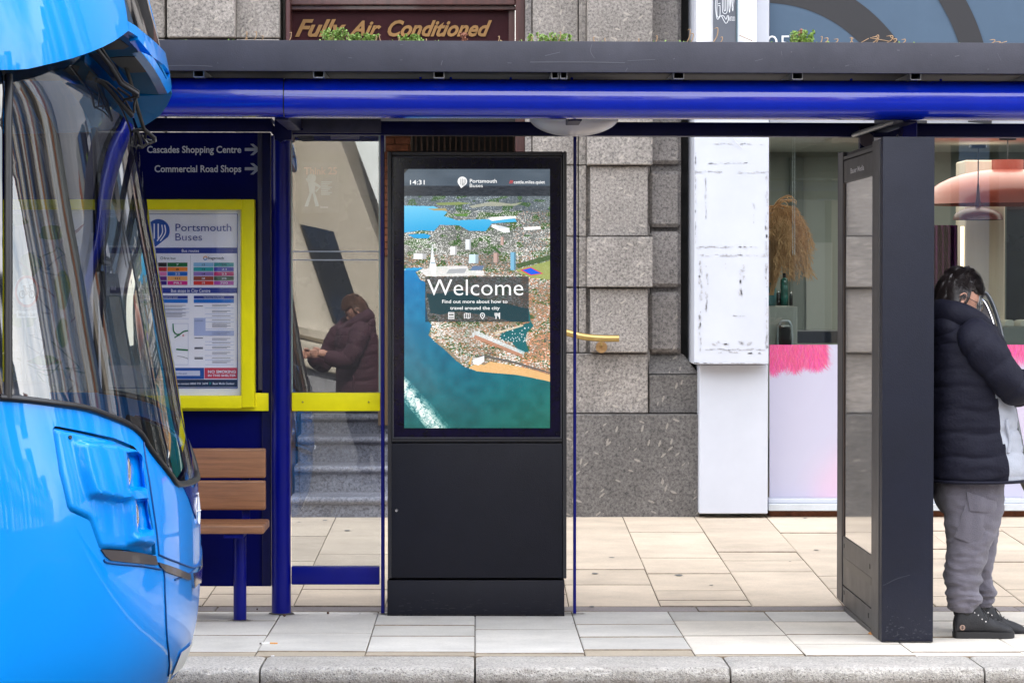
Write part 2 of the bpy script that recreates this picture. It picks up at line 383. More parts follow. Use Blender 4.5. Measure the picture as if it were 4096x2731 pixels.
def slab(quad, mat, parent, name='slab', th=.05, tilt=0.0):
    """a stone slab with slightly rounded arrises; quad = four (x, y) corners, counter-clockwise"""
    og = origin(parent); bm = bmesh.new(); g = .0020
    cx = sum(q[0] for q in quad) / 4; cy = sum(q[1] for q in quad) / 4
    V = []
    dz = R.uniform(-.001, .001); tx = R.uniform(-.003, .003)
    lift = R.uniform(0, .0022) if R.random() < .8 else .0045; yn, yfa = min(q[1] for q in quad), max(q[1] for q in quad)
    def top(x, y, dd): return gz(y) + dz + tx * (x - cx) + lift * (1 - (y - yn) / (yfa - yn)) ** 2 + dd
    def inset(q, e):
        dx, dy = cx - q[0], cy - q[1]; l = math.hypot(dx, dy)
        return (q[0] + math.copysign(e, dx), q[1] + math.copysign(e, dy))
    o1 = [inset(q, g) for q in quad]; o2 = [inset(q, g + .004) for q in quad]
    b_ = [bm.verts.new((x, y, gz(y) - th)) for x, y in o1]
    m_ = [bm.verts.new((x, y, top(x, y, -.003))) for x, y in o1]
    t_ = [bm.verts.new((x, y, top(x, y, 0))) for x, y in o2]
    for k in range(4):
        j = (k + 1) % 4
        mi = 1 if k == 0 else 0
        bm.faces.new((b_[k], b_[j], m_[j], m_[k])).material_index = 1; bm.faces.new((m_[k], m_[j], t_[j], t_[k])).material_index = mi
    bm.faces.new(t_)
    bmesh.ops.recalc_face_normals(bm, faces=bm.faces)
    return bmobj(name, bm, [mat, JOINT2], parent)
# front strip: courses run across the pavement, 0.45 m wide, perpendicular to the kerb
fr = [(-8, 9)]
for i in range(-9, 9):
    x0, x1 = .4535 * i, .4535 * (i + 1)
    cuts = {-2: [12.62, 11.93], -1: [12.9, 12.5, 11.93], 0: [12.75, 11.86], 1: [12.95, 12.45, 11.98], 2: [13.1, 12.5, 11.84], 3: [13.05, 12.55, 12.2]}.get(i)
    if cuts is None: cuts = [R.uniform(12.9, 13.1), R.uniform(12.35, 12.6), R.uniform(11.85, 12.0)]
    ys = [YC0 - .01] + cuts + [YKB]
    for k in range(len(ys) - 1):
        last = k == len(ys) - 2
        mt = SLAB_S if (last and i < 3) else (SLAB_G if (i < 2 or (i < 4 and k < 1)) else SLAB_P)
        slab([(x0, ys[k + 1]), (x1, ys[k + 1]), (x1, ys[k]), (x0, ys[k])], mt, pave, 'slab')
# channel: narrow reddish stones between the two strips
x = -4.6
while x < 4.6:
    l = R.uniform(.7, 1.0); slab([(x, YC0), (x + l, YC0), (x + l, YC1), (x, YC1)], CHAN, pave, 'channel_stone'); x += l
# back strip
def bx(i, Y):
    f = (Y - YC1) / (YW - YC1); return (-.867 + .4385 * i) * (1 - f) + (-.89 + .459 * i) * f
rows = {4: [17.35, 15.9, 15.1, 14.35, 13.95], 3: [15.3, 14.6], 2: [16.9, 14.8, 14.2], 5: [16.2, 15.75, 15.2], 6: [17.3, 15.0, 14.45, 13.9], 7: [16.35, 15.85, 14.9, 14.1], 0: [16.1, 14.4], 1: [17.2, 15.1]}
for i in range(-9, 11):
    c = rows.get(i)
    if c is None:
        c = []; y = YW - R.uniform(.5, 1.6)
        while y > YC1 + .3: c.append(y); y -= R.uniform(.4, 1.5)
    ys = [YW + .8] + c + [YC1 + .005]
    for k in range(len(ys) - 1):
        a, b = ys[k + 1], ys[k]
        slab([(bx(i, a), a), (bx(i + 1, a), a), (bx(i + 1, b), b), (bx(i, b), b)], SLAB_W, pave, 'slab')
# kerb stones with chipped, weathered arrises
kerb = empty('kerb', (0, YK, 0), kind='structure')
from mathutils import noise as mn
def kerb_stone(x0, x1):
    nx, prof = 60, []
    # profile from the back of the top to the foot of the face
    for k in range(9): prof.append((YKB - (YKB - YK - .03) * k / 8, 0.0))
    for k in range(1, 9):
        a = math.pi / 2 * k / 8; prof.append((YK + .03 - .03 * math.sin(a), -.03 * (1 - math.cos(a))))
    for k in range(1, 9): prof.append((YK, -.03 - .105 * k / 8))
    V, Fs = [], []; n = len(prof)
    sd = R.uniform(0, 99)
    for i in range(nx + 1):
        x = x0 + .004 + (x1 - x0 - .008) * i / nx
        for j, (y, z) in enumerate(prof):
            e = math.exp(-((j - 12.5) / 3.6) ** 2)
            q = mn.noise(Vector((x * 9 + sd, y * 9, z * 30))) * .006 + max(0, mn.noise(Vector((x * 26 + sd, y * 30, z * 50))) - .15) * .016
            dn = -e * max(0, q)
            ef = min(1, min(i, nx - i) / 1.5)
            yy = y - dn * (0 if j < 9 else 1) + (1 - ef) * .004; zz = z + (gz(YK) if True else 0) + dn * (1 if j < 17 else 0) - (1 - ef) * .006
            V.append((x, yy, zz + (gz(y) - gz(YK)) * 1.0))
    for i in range(nx):
        for j in range(n - 1):
            a = i * n + j; Fs.append((a, a + n, a + n + 1, a + 1))
    Fs.append(tuple(range(n))); Fs.append(tuple(nx * n + j for j in reversed(range(n))))
    return mobj('kerb_stone', V, Fs, KERBM, kerb, smooth=True, autos=60)
for a, b in ((-5.4, -4.5), (-4.5, -3.6), (-3.6, -2.72), (-2.72, -1.79), (-1.79, -.857), (-.857, 0), (0, 1.018), (1.018, 2.03), (2.03, 2.95), (2.95, 3.9), (3.9, 4.8)): kerb_stone(a, b)
# yellow kerbside line and channel of the road
YLINE = M('road_line_paint', (.62, .44, .04, 1), rough=.7, mot=.4, mscale=14)
ln = mobj('road_line', [(-20, 11.05, -.111), (20, 11.05, -.111), (20, 11.15, -.111), (-20, 11.15, -.111)], [(0, 1, 2, 3)], YLINE, road)

# ---------------------------------------------------------------- granite building
gb = empty('granite_building', (0.4, YW, .04), 'grey speckled granite frontage with rusticated piers around the dark doorway', 'building')
X = lambda px, Y=YW: P(px, 1120, Y).x
def blk(px0, px1, py0, py1, Y, mat, bev=.006, name='block', d=.42):
    return pbox(name, px0, px1, py0, py1, Y, d, mat, gb, bev)
XT = -330     # rows reach above the frame
# backing wall (mortar) behind the blocks
box('wall_core', X(-2600, 18.8), X(1150, 18.8), 18.78, 19.6, 0, 11.5, MORTAR, gb)
box('wall_core', X(2120, 18.8), X(2775, 18.8), 18.80, 19.6, 0, 11.5, MORTAR, gb)
box('wall_core', X(1150, 18.8) + .002, X(2120, 18.8) - .002, 19.0, 19.6, 4.6, 11.5, MORTAR, gb)
# right pier
box('pier_core', X(2318, 18.5), X(2600, 18.5), 18.50, 18.79, 0, 4.6, GRAN, gb); box('pier_core', X(2602, 18.56), X(2722, 18.56), 18.535, 18.79, 0, 4.6, GRAN2, gb)
for y0, y1 in ((XT, 215), (218, 659), (663, 944), (947, 1147), (1152, 1410), (1413, 1482)): blk(2128, 2313, y0, y1, 18.47, GRAN)
for y0, y1 in ((XT, 215), (218, 659), (663, 944), (947, 1147), (1152, 1410), (1413, 1482)): blk(2316, 2345, y0, y1, 18.46, GRAN, .003, 'margin_block')
for y0, y1, wide in ((XT, 212, 1), (215, 659, 1), (663, 944, 0), (947, 1148, 1), (1152, 1410, 0)):
    blk(2349 if wide else 2362, 2612 if wide else 2592, y0, y1, 18.32 if wide else 18.37, GRAN)
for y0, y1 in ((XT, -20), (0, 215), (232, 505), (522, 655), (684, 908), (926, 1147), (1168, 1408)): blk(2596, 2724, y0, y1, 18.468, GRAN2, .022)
pbox('black_gap_lining', 2724, 2785, XT, 1500, 18.66, .1, M('black_lining', (.012, .011, .011, 1), rough=.8, mot=.4, mscale=9), gb)
blk(2100, 2592, 1414, 1652, 18.41, GRAN)
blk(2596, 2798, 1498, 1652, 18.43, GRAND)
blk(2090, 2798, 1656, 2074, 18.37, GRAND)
# flared ledge above the plinth
def ledge():
    pr = [(2596, 1411), (2720, 1411), (2735, 1418), (2748, 1440), (2762, 1470), (2796, 1494), (2596, 1494)]
    V, Fs = [], []
    n = len(pr)
    for (a, b) in pr:
        fy = 18.54 if b < 1480 else 18.43
        V.append(P(a, b, fy))
    for (a, b) in pr: V.append(P(a, b, 18.43) + Vector((0, .4, 0)))
    Fs = [tuple(reversed(range(n))), tuple(range(n, 2 * n))] + [(i, (i + 1) % n, (i + 1) % n + n, i + n) for i in range(n)]
    bm = bmesh.new(); vs = [bm.verts.new(v) for v in V]
    for f in Fs: bm.faces.new([vs[i] for i in f])
    bmesh.ops.triangulate(bm, faces=[f for f in bm.faces if len(f.verts) > 4]); bmesh.ops.recalc_face_normals(bm, faces=bm.faces)
    return bmobj('sloping_ledge', bm, GRAND, gb)
ledge()
# left pier
for y0, y1 in ((XT, -150), (-147, 152), (157, 460), (463, 760), (764, 1060), (1064, 1410), (1414, 1652), (1656, 2074)):
    blk(-700, -150, y0, y1, 18.45, GRAN); blk(-147, 240, y0, y1, 18.45, GRAN)
    blk(243, 660, y0, y1, 18.45, GRAN); blk(944, 1118, y0, y1, 18.45, GRAN)
for y0, y1 in ((XT, -170), (-167, 150), (170, 460), (463, 760), (764, 1060), (1064, 1410), (1414, 2074)): blk(668, 940, y0, y1, 18.36, GRAN)
# upper storey seen only in reflections and from the side: plain courses
for r in range(4):
    z0 = 4.35 + r * 1.8
    for k in range(5): box('block', X(-700) + k * 1.35, X(-700) + k * 1.35 + 1.34, 18.45, 18.8, z0, z0 + 1.79, GRAN, gb, .008)
# doorway: steps, jambs, brick return, shutter, sign
WOODR = M('reddish_door_frame', (.065, .018, .016, 1), rough=.35, coat=.3, mot=.4, mscale=5, stretch=(6, 6, .6))
DARKD = M('doorway_dark', (.012, .010, .010, 1), rough=.6, mot=.3, mscale=3)
pbox('door_jamb', 1145, 1160, XT, 2060, 18.5, .5, WOODR, gb, .004)
pbox('door_jamb', 2062, 2100, XT, 1500, 18.55, .5, WOODR, gb, .004)
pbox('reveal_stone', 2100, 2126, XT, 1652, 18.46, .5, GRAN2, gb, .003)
pbox('transom', 1160, 2062, -70, 20, 18.62, .1, WOODR, gb, .006)
pbox('transom', 1160, 2062, 23, 40, 18.66, .06, WOODR, gb, .004)
SIGNB = M('dark_maroon_sign_board', (.032, .005, .008, 1), rough=.5, spec=.15, coat=.0, mot=.45, mscale=1.1)
pbox('sign_board', 1163, 2035, 40, 190, 18.72, .03, SIGNB, gb)
pbox('door_reveal_panel', 2035, 2060, 40, 190, 18.70, .05, WOODR, gb)
box('door_head', X(1150, 18.9), X(2120, 18.9), 18.9, 19.0, P(1600, -60, 18.9).z, 4.65, DARKD, gb)
pbox('door_lintel', 1160, 2062, 190, 520, 18.75, .2, DARKD, gb)
GOLD = M('gold_lettering', (.25, .125, .03, 1), rough=.5, metal=.0, mot=.25, mscale=9)
text('Fully', 1180, 1385, 145, 76, 18.705, GOLD, gb, bold=.03, shear=.45, lab='sloping gold painted letters')
text('Air', 1395, 1525, 141, 82, 18.705, GOLD, gb, bold=.03, shear=.45, lab='sloping gold painted letters')
text('Conditioned', 1550, 1968, 144, 80, 18.705, GOLD, gb, bold=.03, shear=.45, lab='sloping gold painted letters')
# recess behind the door line
BRICK = M('old_red_brick', (.19, .065, .03, 1), rough=.85, mot=.5, mscale=18, bump=.5, bscale=60)
rx0, rx1 = X(1100, 19.4), X(2200, 19.4)
pbox('recess_back', 1000, 2200, 400, 2000, 20.9, .1, DARKD, gb)
for r in range(18):
    for k in range(2):
        a = 1525 + k * 112 - (r % 2) * 56
        pbox('brick', max(a, 1515), min(a + 108, 1642), 522 + r * 28, 547 + r * 28, 19.35, .1, BRICK, gb, .003)
pbox('brick_return_core', 1512, 1644, 500, 1700, 19.37, .5, M('brick_mortar', (.14, .09, .05, 1), rough=.9), gb)
for k in range(18):
    a = 1660 + k * 23
    pbox('shutter_bar', a, a + 6, 500, 1700, 19.30, .02, M('shutter_brown', (.05, .025, .014, 1), rough=.6) if k == 0 else bpy.data.materials['shutter_brown'], gb)
# four granite steps with rounded nosings
STEPM = granite('granite_steps', (.22, .225, .27, 1), None, .15)
for k, (yt, yn) in enumerate(((1985, 2062), (1862, 1985), (1745, 1862), (1655, 1745))):
    Yf = 18.32 + .36 * k; z1 = P(1300, yt, Yf).z if k else P(1300, 1985, Yf).z
    z0 = .02 if k == 0 else zprev
    x0_, x1_ = X(1166), X(2100)
    pr = []
    for a in range(0, 7):
        t = math.pi * a / 6; pr.append((Yf - .022 * math.sin(t), z1 - .022 + .022 * math.cos(t)))
    V, Fs = [], []
    prof = [(Yf + .6, z1)] + [(Yf + .01, z1)] + pr + [(Yf + .02, z1 - .055), (Yf + .03, z0 - .01)]
    for xx in (x0_, x1_):
        for (y, z) in prof: V.append((xx, y, z))
    n = len(prof)
    for j in range(n - 1): Fs.append((j, j + 1, n + j + 1, n + j))
    mobj('step', V, Fs, STEPM, gb, smooth=True, autos=45)
    zprev = z1
# amusement notice in the dark door glass behind the shelter's pane
pbox('door_leaf', 1160, 1512, 520, 1665, 19.5, .05, M('dark_door', (.035, .034, .036, 1), rough=.25, coat=.4, mot=.2, mscale=2), gb)
pbox('door_closer', 1322, 1436, 541, 556, 19.35, .06, M('door_closer_metal', (.25, .24, .25, 1), rough=.4, metal=.5), gb, .004)
po = pbox('notice', 1206, 1352, 650, 852, 19.46, .01, M('notice_print', (.05, .05, .055, 1), rough=.3, coat=.4), gb)
text('Think 25', 1216, 1348, 697, 668, 19.452, M('notice_title', (.42, .22, .16, 1), rough=.5), gb, bold=.03)
FIG = M('notice_figure', (.25, .32, .36, 1), rough=.5)
bm = bmesh.new()
c = P(1247, 712, 19.452); bmesh.ops.create_circle(bm, cap_ends=True, segments=14, radius=.03, matrix=Matrix.Translation(c) @ Matrix.Rotation(math.pi / 2, 4, 'X'))
for pts in (((1232, 728), (1262, 728), (1258, 772), (1238, 772)), ((1238, 772), (1248, 772), (1232, 826), (1218, 826)), ((1250, 772), (1260, 772), (1276, 824), (1262, 826)), ((1262, 730), (1284, 745), (1280, 752), (1260, 742)), ((1284, 745), (1266, 768), (1260, 764), (1278, 748)), ((1232, 730), (1222, 716), (1228, 712), (1238, 724))):
    bm.faces.new([bm.verts.new(P(a, b, 19.452)) for a, b in pts])
bmobj('notice_figure', bm, FIG, gb)
text('bacta', 1282, 1312, 832, 822, 19.452, INK_G, gb)
for k in range(8): flat('notice_line', [(1284, 726 + k * 7), (1284 + 44 - 8 * (k % 3), 726 + k * 7), (1284 + 44 - 8 * (k % 3), 730 + k * 7), (1284, 730 + k * 7)], 19.452, FIG, gb)
# brass handrail on the pier
hr = empty('handrail', P(2405, 1385, 18.3), 'short brass handrail with round bracket fixed to the granite pier', 'handrail')
YH = 18.22
tube('rail', smooth_path([P(2060, 1270, YH), P(2170, 1305, YH), P(2262, 1328, YH), P(2330, 1345, YH), P(2400, 1352, YH), P(2476, 1353, YH)], 5), .0225, BRASS, hr, 14)
tube('bracket_arm', [P(2405, 1358, YH), P(2405, 1380, YH), P(2406, 1388, 18.33)], .006, BRASS, hr, 8)
V, Fs = tube_geo([P(2406, 1388, 18.31), P(2406, 1388, 18.37)], .037, 20); mobj('bracket_plate', V, Fs, BRONZE, hr, smooth=True, autos=40)

# ---------------------------------------------------------------- hair salon shopfront
sb = empty('salon_shopfront', (2.6, 18.4, .04), 'white framed hair salon front with lilac window print beside the granite wall', 'shopfront')
WP = M('white_pillar_paint', (.50, .52, .58, 1), rough=.5, mot=.06, mscale=3)
pbox('pillar_casing', 2776, 3078, XT, 1456, 18.12, .6, WP, sb, .004)
pbox('pillar_base', 2797, 3072, 1458, 2053, 18.26, .5, WP, sb, .004)
RES = M('tape_residue', (.50, .50, .53, 1), rough=.9, mot=.5, mscale=40)
def residue(x0, x1, y0, y1, Y=18.117):
    """torn bits of old tape: many small ragged flecks inside a strip"""
    bm = bmesh.new(); n = max(3, int((x1 - x0 + y1 - y0) / 8))
    for _ in range(n):
        if R.random() < .35: continue
        if x1 - x0 > y1 - y0:
            cx = R.uniform(x0, x1); cy = R.uniform(y0, y1); a, b = R.uniform(3, 12), R.uniform(.8, max(1.2, (y1 - y0) * .45))
        else:
            cx = R.uniform(x0, x1); cy = R.uniform(y0, y1); a, b = R.uniform(.8, max(1.2, (x1 - x0) * .45)), R.uniform(3, 12)
        q = [(cx - a, cy - b * R.uniform(.3, 1)), (cx + a * R.uniform(.3, 1), cy - b), (cx + a, cy + b * R.uniform(.3, 1)), (cx - a * R.uniform(.3, 1), cy + b)]
        try: bm.faces.new([bm.verts.new(P(u, v, Y)) for u, v in q])
        except ValueError: pass
    o = bmobj('tape_residue', bm, RES, sb); o['kind'] = 'stuff'; return o
for q in ((2845, 3055, 573, 578), (2830, 3000, 651, 655), (2780, 2915, 684, 692), (2955, 3075, 685, 692), (2780, 2784, 590, 990), (2821, 2825, 715, 900), (3062, 3070, 700, 1390), (3014, 3018, 790, 900), (2790, 3045, 985, 992), (2800, 3060, 1017, 1024), (2797, 2808, 1045, 1400), (2824, 2832, 1045, 1145), (2822, 2830, 1160, 1275), (2899, 2904, 1045, 1075), (2960, 2976, 1055, 1180), (2925, 2998, 1260, 1264), (2850, 2910, 1366, 1378), (2962, 3010, 1364, 1378), (2805, 3060, 1394, 1400), (2870, 3055, 1406, 1413), (2780, 3070, 1450, 1454)): residue(*q)
tube('loose_wire', smooth_path([P(2928, 540, 18.10), P(2938, 562, 18.10), P(2955, 580, 18.10), P(2970, 594, 18.10)], 4), .0025, M('pale_wire', (.5, .5, .5, 1)), sb, 6)
# window: frame, glass, printed vinyl, sill
YG = 18.45
pbox('window_head', 3078, 5200, 330, 520, 18.42, .2, WP, sb, .004)
gl = pbox('window_glass', 3078, 5200, 520, 1986, YG, .006, glass('shop_glass', (.88, .92, .9), 1.6), sb)
pbox('sill', 3074, 5200, 1994, 2012, 18.34, .16, WP, sb, .004); pbox('sill', 3074, 5200, 2014, 2042, 18.30, .2, M('sill_grey', (.50, .53, .56, 1), rough=.6, mot=.2, mscale=6), sb, .004)
pbox('sill_bricks', 3078, 5200, 2043, 2075, 18.38, .3, BRICK, sb)
pbox('pillar_casing', 5200, 5500, XT, 2053, 18.12, .6, WP, sb, .004)
# vinyl print: pale lilac with a pink feather boa hanging along its top edge
def vinyl():
    h, wd = 306, 700
    yy, xx = np.mgrid[0:h, 0:wd].astype(float)
    a = np.zeros((h, wd, 3)); base = np.array([178, 176, 194.])
    f = .5 + .5 * np.sin(xx / 90. + 1) * np.exp(-yy / 300)
    a[:] = base + (f[..., None] - .5) * 8
    a[..., 0] += 12 * np.exp(-((xx - 560) / 90) ** 2 - ((yy - 120) / 80) ** 2)
    for cx, cy, rr in ((152, 250, 30), (120, 300, 40)):
        g = np.exp(-((xx - cx) / rr) ** 2 - ((yy - cy) / (rr * 1.5)) ** 2)[..., None]; a = a * (1 - .5 * g) + np.array([216, 170, 190.]) * .5 * g
    a = np.repeat(np.repeat(a, 2, 0), 2, 1); h, wd = a.shape[:2]; yy, xx = np.mgrid[0:h, 0:wd].astype(float)
    def fill(x0, x1, ed):
        lim = ed + 9 * np.sin(xx / 23.) + 5 * np.sin(xx / 7.3); e = np.clip((lim - yy) / 14, 0, 1) * np.clip((x1 - xx) / 14, 0, 1) * np.clip((xx - x0) / 14 + 1, 0, 1)
        a[:] = a * (1 - .8 * e[..., None]) + np.array([205, 62, 118.]) * .8 * e[..., None]
    fill(-20, 214, 92); fill(880, 1400, 60)
    rng = np.random.RandomState(4)
    for s in range(15000):
        if s < 10000: x = rng.uniform(-8, 222); lim = 108 - 26 * (x / 216.) + 12 * math.sin(x / 13.)
        else: x = rng.uniform(870, 1400); lim = 70 + 20 * math.sin(x / 19.)
        y = rng.uniform(-24, lim * .8); ln_ = rng.uniform(16, 48); sl = rng.uniform(-.4, .4) + (.3 if 190 < x < 300 else 0); cv = rng.uniform(-.01, .01)
        c = np.array([222, 84 + rng.uniform(-45, 50), 138 + rng.uniform(-40, 40)]) * rng.uniform(.72, 1.1); al = rng.uniform(.25, .6)
        k = np.arange(int(ln_)); X_ = (x + sl * k + cv * k * k).astype(int); Y_ = (y + k).astype(int); m = (X_ >= 0) & (X_ < wd) & (Y_ >= 0) & (Y_ < h)
        a[Y_[m], X_[m]] = a[Y_[m], X_[m]] * (1 - al) + c * al
    return a
def quad_uv(name, px0, px1, py0, py1, Y, mat, parent):
    return mobj(name, [P(px0, py1, Y), P(px1, py1, Y), P(px1, py0, Y), P(px0, py0, Y)], [(0, 1, 2, 3)], mat, parent, uv=[(0, 0), (1, 0), (1, 1), (0, 1)])
quad_uv('window_print', 3078, 4480, 1378, 1988, YG - .004, picture('window_vinyl_print', vinyl(), rough=.35, coat=.4), sb)
# fascia board with ring pattern above the window
SLATE = M('slate_blue_board', (.075, .115, .17, 1), rough=.5, spec=.15, mot=.08, mscale=3)
RINGM = M('black_ring_paint', (.014, .014, .018, 1), rough=.4)
pbox('sign_board', 3078, 5200, -1000, 326, 18.2, .2, SLATE, sb)
def ringstrip(pts_out, pts_in, Y):
    n = len(pts_out); V = [P(*p, Y) for p in pts_out] + [P(*p, Y) for p in pts_in]
    return mobj('painted_ring', V, [(i, i + 1, n + i + 1, n + i) for i in range(n - 1)], RINGM, sb)
def circ(cx, cy, r, a0, a1, n=40): return [(cx + r * math.cos(math.radians(a0 + (a1 - a0) * k / n)), cy - r * math.sin(math.radians(a0 + (a1 - a0) * k / n))) for k in range(n + 1)]
ringstrip([(max(3080, a), b) for a, b in circ(3060, 540, 650, 0, 90)], [(max(3080, a), b) for a, b in circ(3060, 540, 528, 0, 90)], 18.197)
ringstrip(circ(3090, 420, 880, -5, 60), circ(3090, 420, 785, -5, 60), 18.194)
text('105', 3032, 3160, 205, 138, 18.19, INK_W, sb, 'street_number', bold=-.008)
# white frame and glow banner
pbox('sign_frame', 2787, 3028, XT, 330, 18.0, .10, WHITE, sb, .004)
hs = empty('salon_banner', P(2900, 165, 17.9), 'grey hair studio banner with white swirling letters on a white frame', 'banner')
pbox('board', 2853, 2944, -260, 240, 17.95, .03, M('banner_grey', (.085, .095, .12, 1), rough=.4), hs)
pbox('edge_trim', 2946, 2952, -260, 240, 17.94, .05, M('trim_teal', (.10, .16, .2, 1)), hs)
LW = M('banner_lettering', (.72, .74, .78, 1), rough=.5)
def stroke(name, pts, wpx, Y, mat, parent, sub=6):
    q = smooth_path([Vector((a, b, 0)) for a, b in pts], sub) if sub > 1 else [Vector((a, b, 0)) for a, b in pts]
    V, Fs = [], []
    for i, p in enumerate(q):
        d = (q[min(i + 1, len(q) - 1)] - q[max(i - 1, 0)]); d.normalize(); nn = Vector((-d.y, d.x, 0)) * wpx / 2
        V.append(P(p.x + nn.x, p.y + nn.y, Y)); V.append(P(p.x - nn.x, p.y - nn.y, Y))
    for i in range(len(q) - 1): Fs.append((2 * i, 2 * i + 2, 2 * i + 3, 2 * i + 1))
    return mobj(name, V, Fs, mat, parent)
YL = 17.947
for pts in ([(2880, -30), (2868, -25), (2862, 20), (2866, 66), (2872, 78), (2884, 64), (2896, 84), (2904, 94), (2912, 84), (2914, 62)],
            [(2880, 22), (2880, 60), (2874, 70), (2868, 60), (2868, 20), (2870, -12), (2880, -18)], [(2872, 16), (2882, 14)], [(2872, 24), (2880, 22)],
            [(2890, -40), (2890, 40), (2896, 54), (2904, 54), (2909, 40), (2909, -20), (2900, -30)], [(2896, -40), (2896, 36), (2900, 44), (2903, 36), (2903, -10)],
            [(2886, 62), (2896, 66), (2904, 78), (2910, 62)], [(2912, -30), (2918, 52), (2924, -20), (2931, 46), (2937, -30)], [(2916, -30), (2921, 36), (2924, -30)], [(2928, -30), (2932, 30), (2940, -30)]):
    stroke('lettering', pts, 2.2, YL, LW, hs)
text('HAIRSTUDIO', 2912, 2940, 84, 66, YL, LW, hs)
# ---------------------------------------------------------------- salon interior
YB = 22.4
ROOMW = M('salon_wall', (.33, .37, .35, 1), rough=.7, mot=.05, mscale=2)
room = empty('salon_room', (3, 19, .04), kind='structure')
xa, xb = P(3060, 1000, 18.7).x, P(5200, 1000, 18.7).x
zt = P(3300, 560, YB).z
box('room_floor', xa, xb, 18.55, YB, .02, .05, M('salon_floor', (.2, .18, .16, 1), rough=.5), room)
box('room_wall', xa, xb + 1.5, YB, YB + .1, .02, 4.2, ROOMW, room); box('room_wall', xa - .1, xa, 18.75, YB, .02, 4.2, ROOMW, room); box('room_wall', xb + 1.4, xb + 1.5, 18.75, YB, .02, 4.2, ROOMW, room)
CEIL = M('ceiling_tile', (.5, .5, .48, 1), rough=.8)
zc = P(3250, 610, YB - .1).z
gap = box('ceiling_grid', xa, xb + 1.5, 18.6, YB, zc + .03, zc + .06, M('ceiling_joint', (.12, .12, .11, 1)), room)
for i in range(11):
    for j in range(6):
        box('ceiling_tile', xa + i * .6 + .004, xa + (i + 1) * .6 - .004, 18.62 + j * .6 + .004, 18.62 + (j + 1) * .6 - .004, zc, zc + .029, CEIL, room)
ld = bpy.data.lights.new('salon_ceiling_light', 'AREA'); ld.shape = 'RECTANGLE'; ld.size = 4; ld.size_y = 2; ld.energy = 20; ld.color = (1, .93, .85)
lo = bpy.data.objects.new('salon_ceiling_light', ld); COL.objects.link(lo); lo.location = (3.9, 20.4, zc - .03)
# door leaf shapes and cream column, magenta curtain, dark window
pbox('wall_panel', 3160, 3215, 630, 1330, YB - .06, .05, M('grey_green_frame', (.17, .2, .19, 1), rough=.6), room)
pbox('wall_panel', 3225, 3330, 970, 1330, YB - .05, .05, M('pale_frame', (.40, .43, .42, 1), rough=.6), room)
pbox('cream_column', 3858, 4022, 640, 1330, 20.6, .4, M('cream_column', (.62, .52, .42, 1), rough=.7, mot=.1, mscale=3, stretch=(8, 8, .3)), room, .01)
pbox('dark_glazing', 4024, 4700, 640, 1330, 20.9, .1, M('dark_glazing', (.02, .024, .03, 1), rough=.1, coat=.5, mot=.5, mscale=1.5), room)
cu = []
for k in range(41):
    t = k / 40; cu.append((3730 + 100 * t, 19.9 + .04 * math.sin(t * 26)))
V = [P(a, 900, y) for a, y in cu] + [P(a, 1600, y) for a, y in cu]
o = mobj('curtain', V, [(i, i + 1, i + 42, i + 41) for i in range(40)], M('magenta_cloth', (.11, .008, .09, 1), rough=.6, mot=.3, mscale=4), smooth=True)
tag(o, 'dark magenta curtain hanging inside the salon just behind the totem', 'curtain')
tag(pbox('light_bar', 3843, 3857, 905, 1120, 20.2, .02, emit('warm_light', (1, .72, .42, 1), 1.0)), 'thin glowing upright light bar inside the salon window', 'lamp')
# red pendant lamp, and a coral dome standing in for a reflection
RED = M('red_lamp_enamel', (.12, .015, .01, 1), rough=.4, coat=.1)
def pendant(cx, ytop, yneck, yshade, yrim, halfw, Y, mat, label, cord=True, neck=False):
    c = P(cx, yrim, Y); e = empty('pendant_or_standin_dome', c, label, 'lamp', 'pendant lamp and stand-in dome in the salon')
    k = F / Y; zr = c.z; zs = P(cx, yshade, Y).z; zn = P(cx, yneck, Y).z; zt_ = P(cx, ytop, Y).z; rw = halfw / k
    pr = [(rw, zr), (rw * .985, zr + (zs - zr) * .12)]
    for a in range(1, 9):
        t = math.pi / 2 * a / 8; pr.append((rw * math.cos(t) * .985 + .02 * (a == 8), zr + (zs - zr) * (.12 + .88 * math.sin(t))))
    pr += [(.022, zs + .004), (.012, (zs + zn) / 2), (.006, zn)]
    V, Fs = lathe_geo(pr, c.x, c.y, 36); mobj('shade', V, Fs, mat, e, smooth=True)
    if neck:
        V, Fs = lathe_geo([(.11, zs - .02), (.11, zn)], c.x, c.y, 24); mobj('neck', V, Fs, mat, e, smooth=True)
    tube('cord', [Vector((c.x, c.y, zn)), Vector((c.x, c.y, zt_))], .004, BLACK, e, 6)
    V, Fs = lathe_geo([(.06, zt_), (.06, zt_ + .02), (0.001, zt_ + .02)], c.x, c.y, 18); mobj('ceiling_rose', V, Fs, BLACK, e, smooth=True, autos=40)
    return e
pendant(3912, 592, 735, 828, 879, 100, 19.3, RED, 'small dark red pendant lamp on a long thin cord', True)
CORAL = M('coral_reflection_dome', (.36, .075, .05, 1), rough=.3, coat=.2)
pendant(4030, 560, 640, 676, 818, 330, 20.0, CORAL, 'very large coral dome behind the small red pendant, standing in for a reflection', neck=True)  # added dome in place of a red reflection in the salon glass
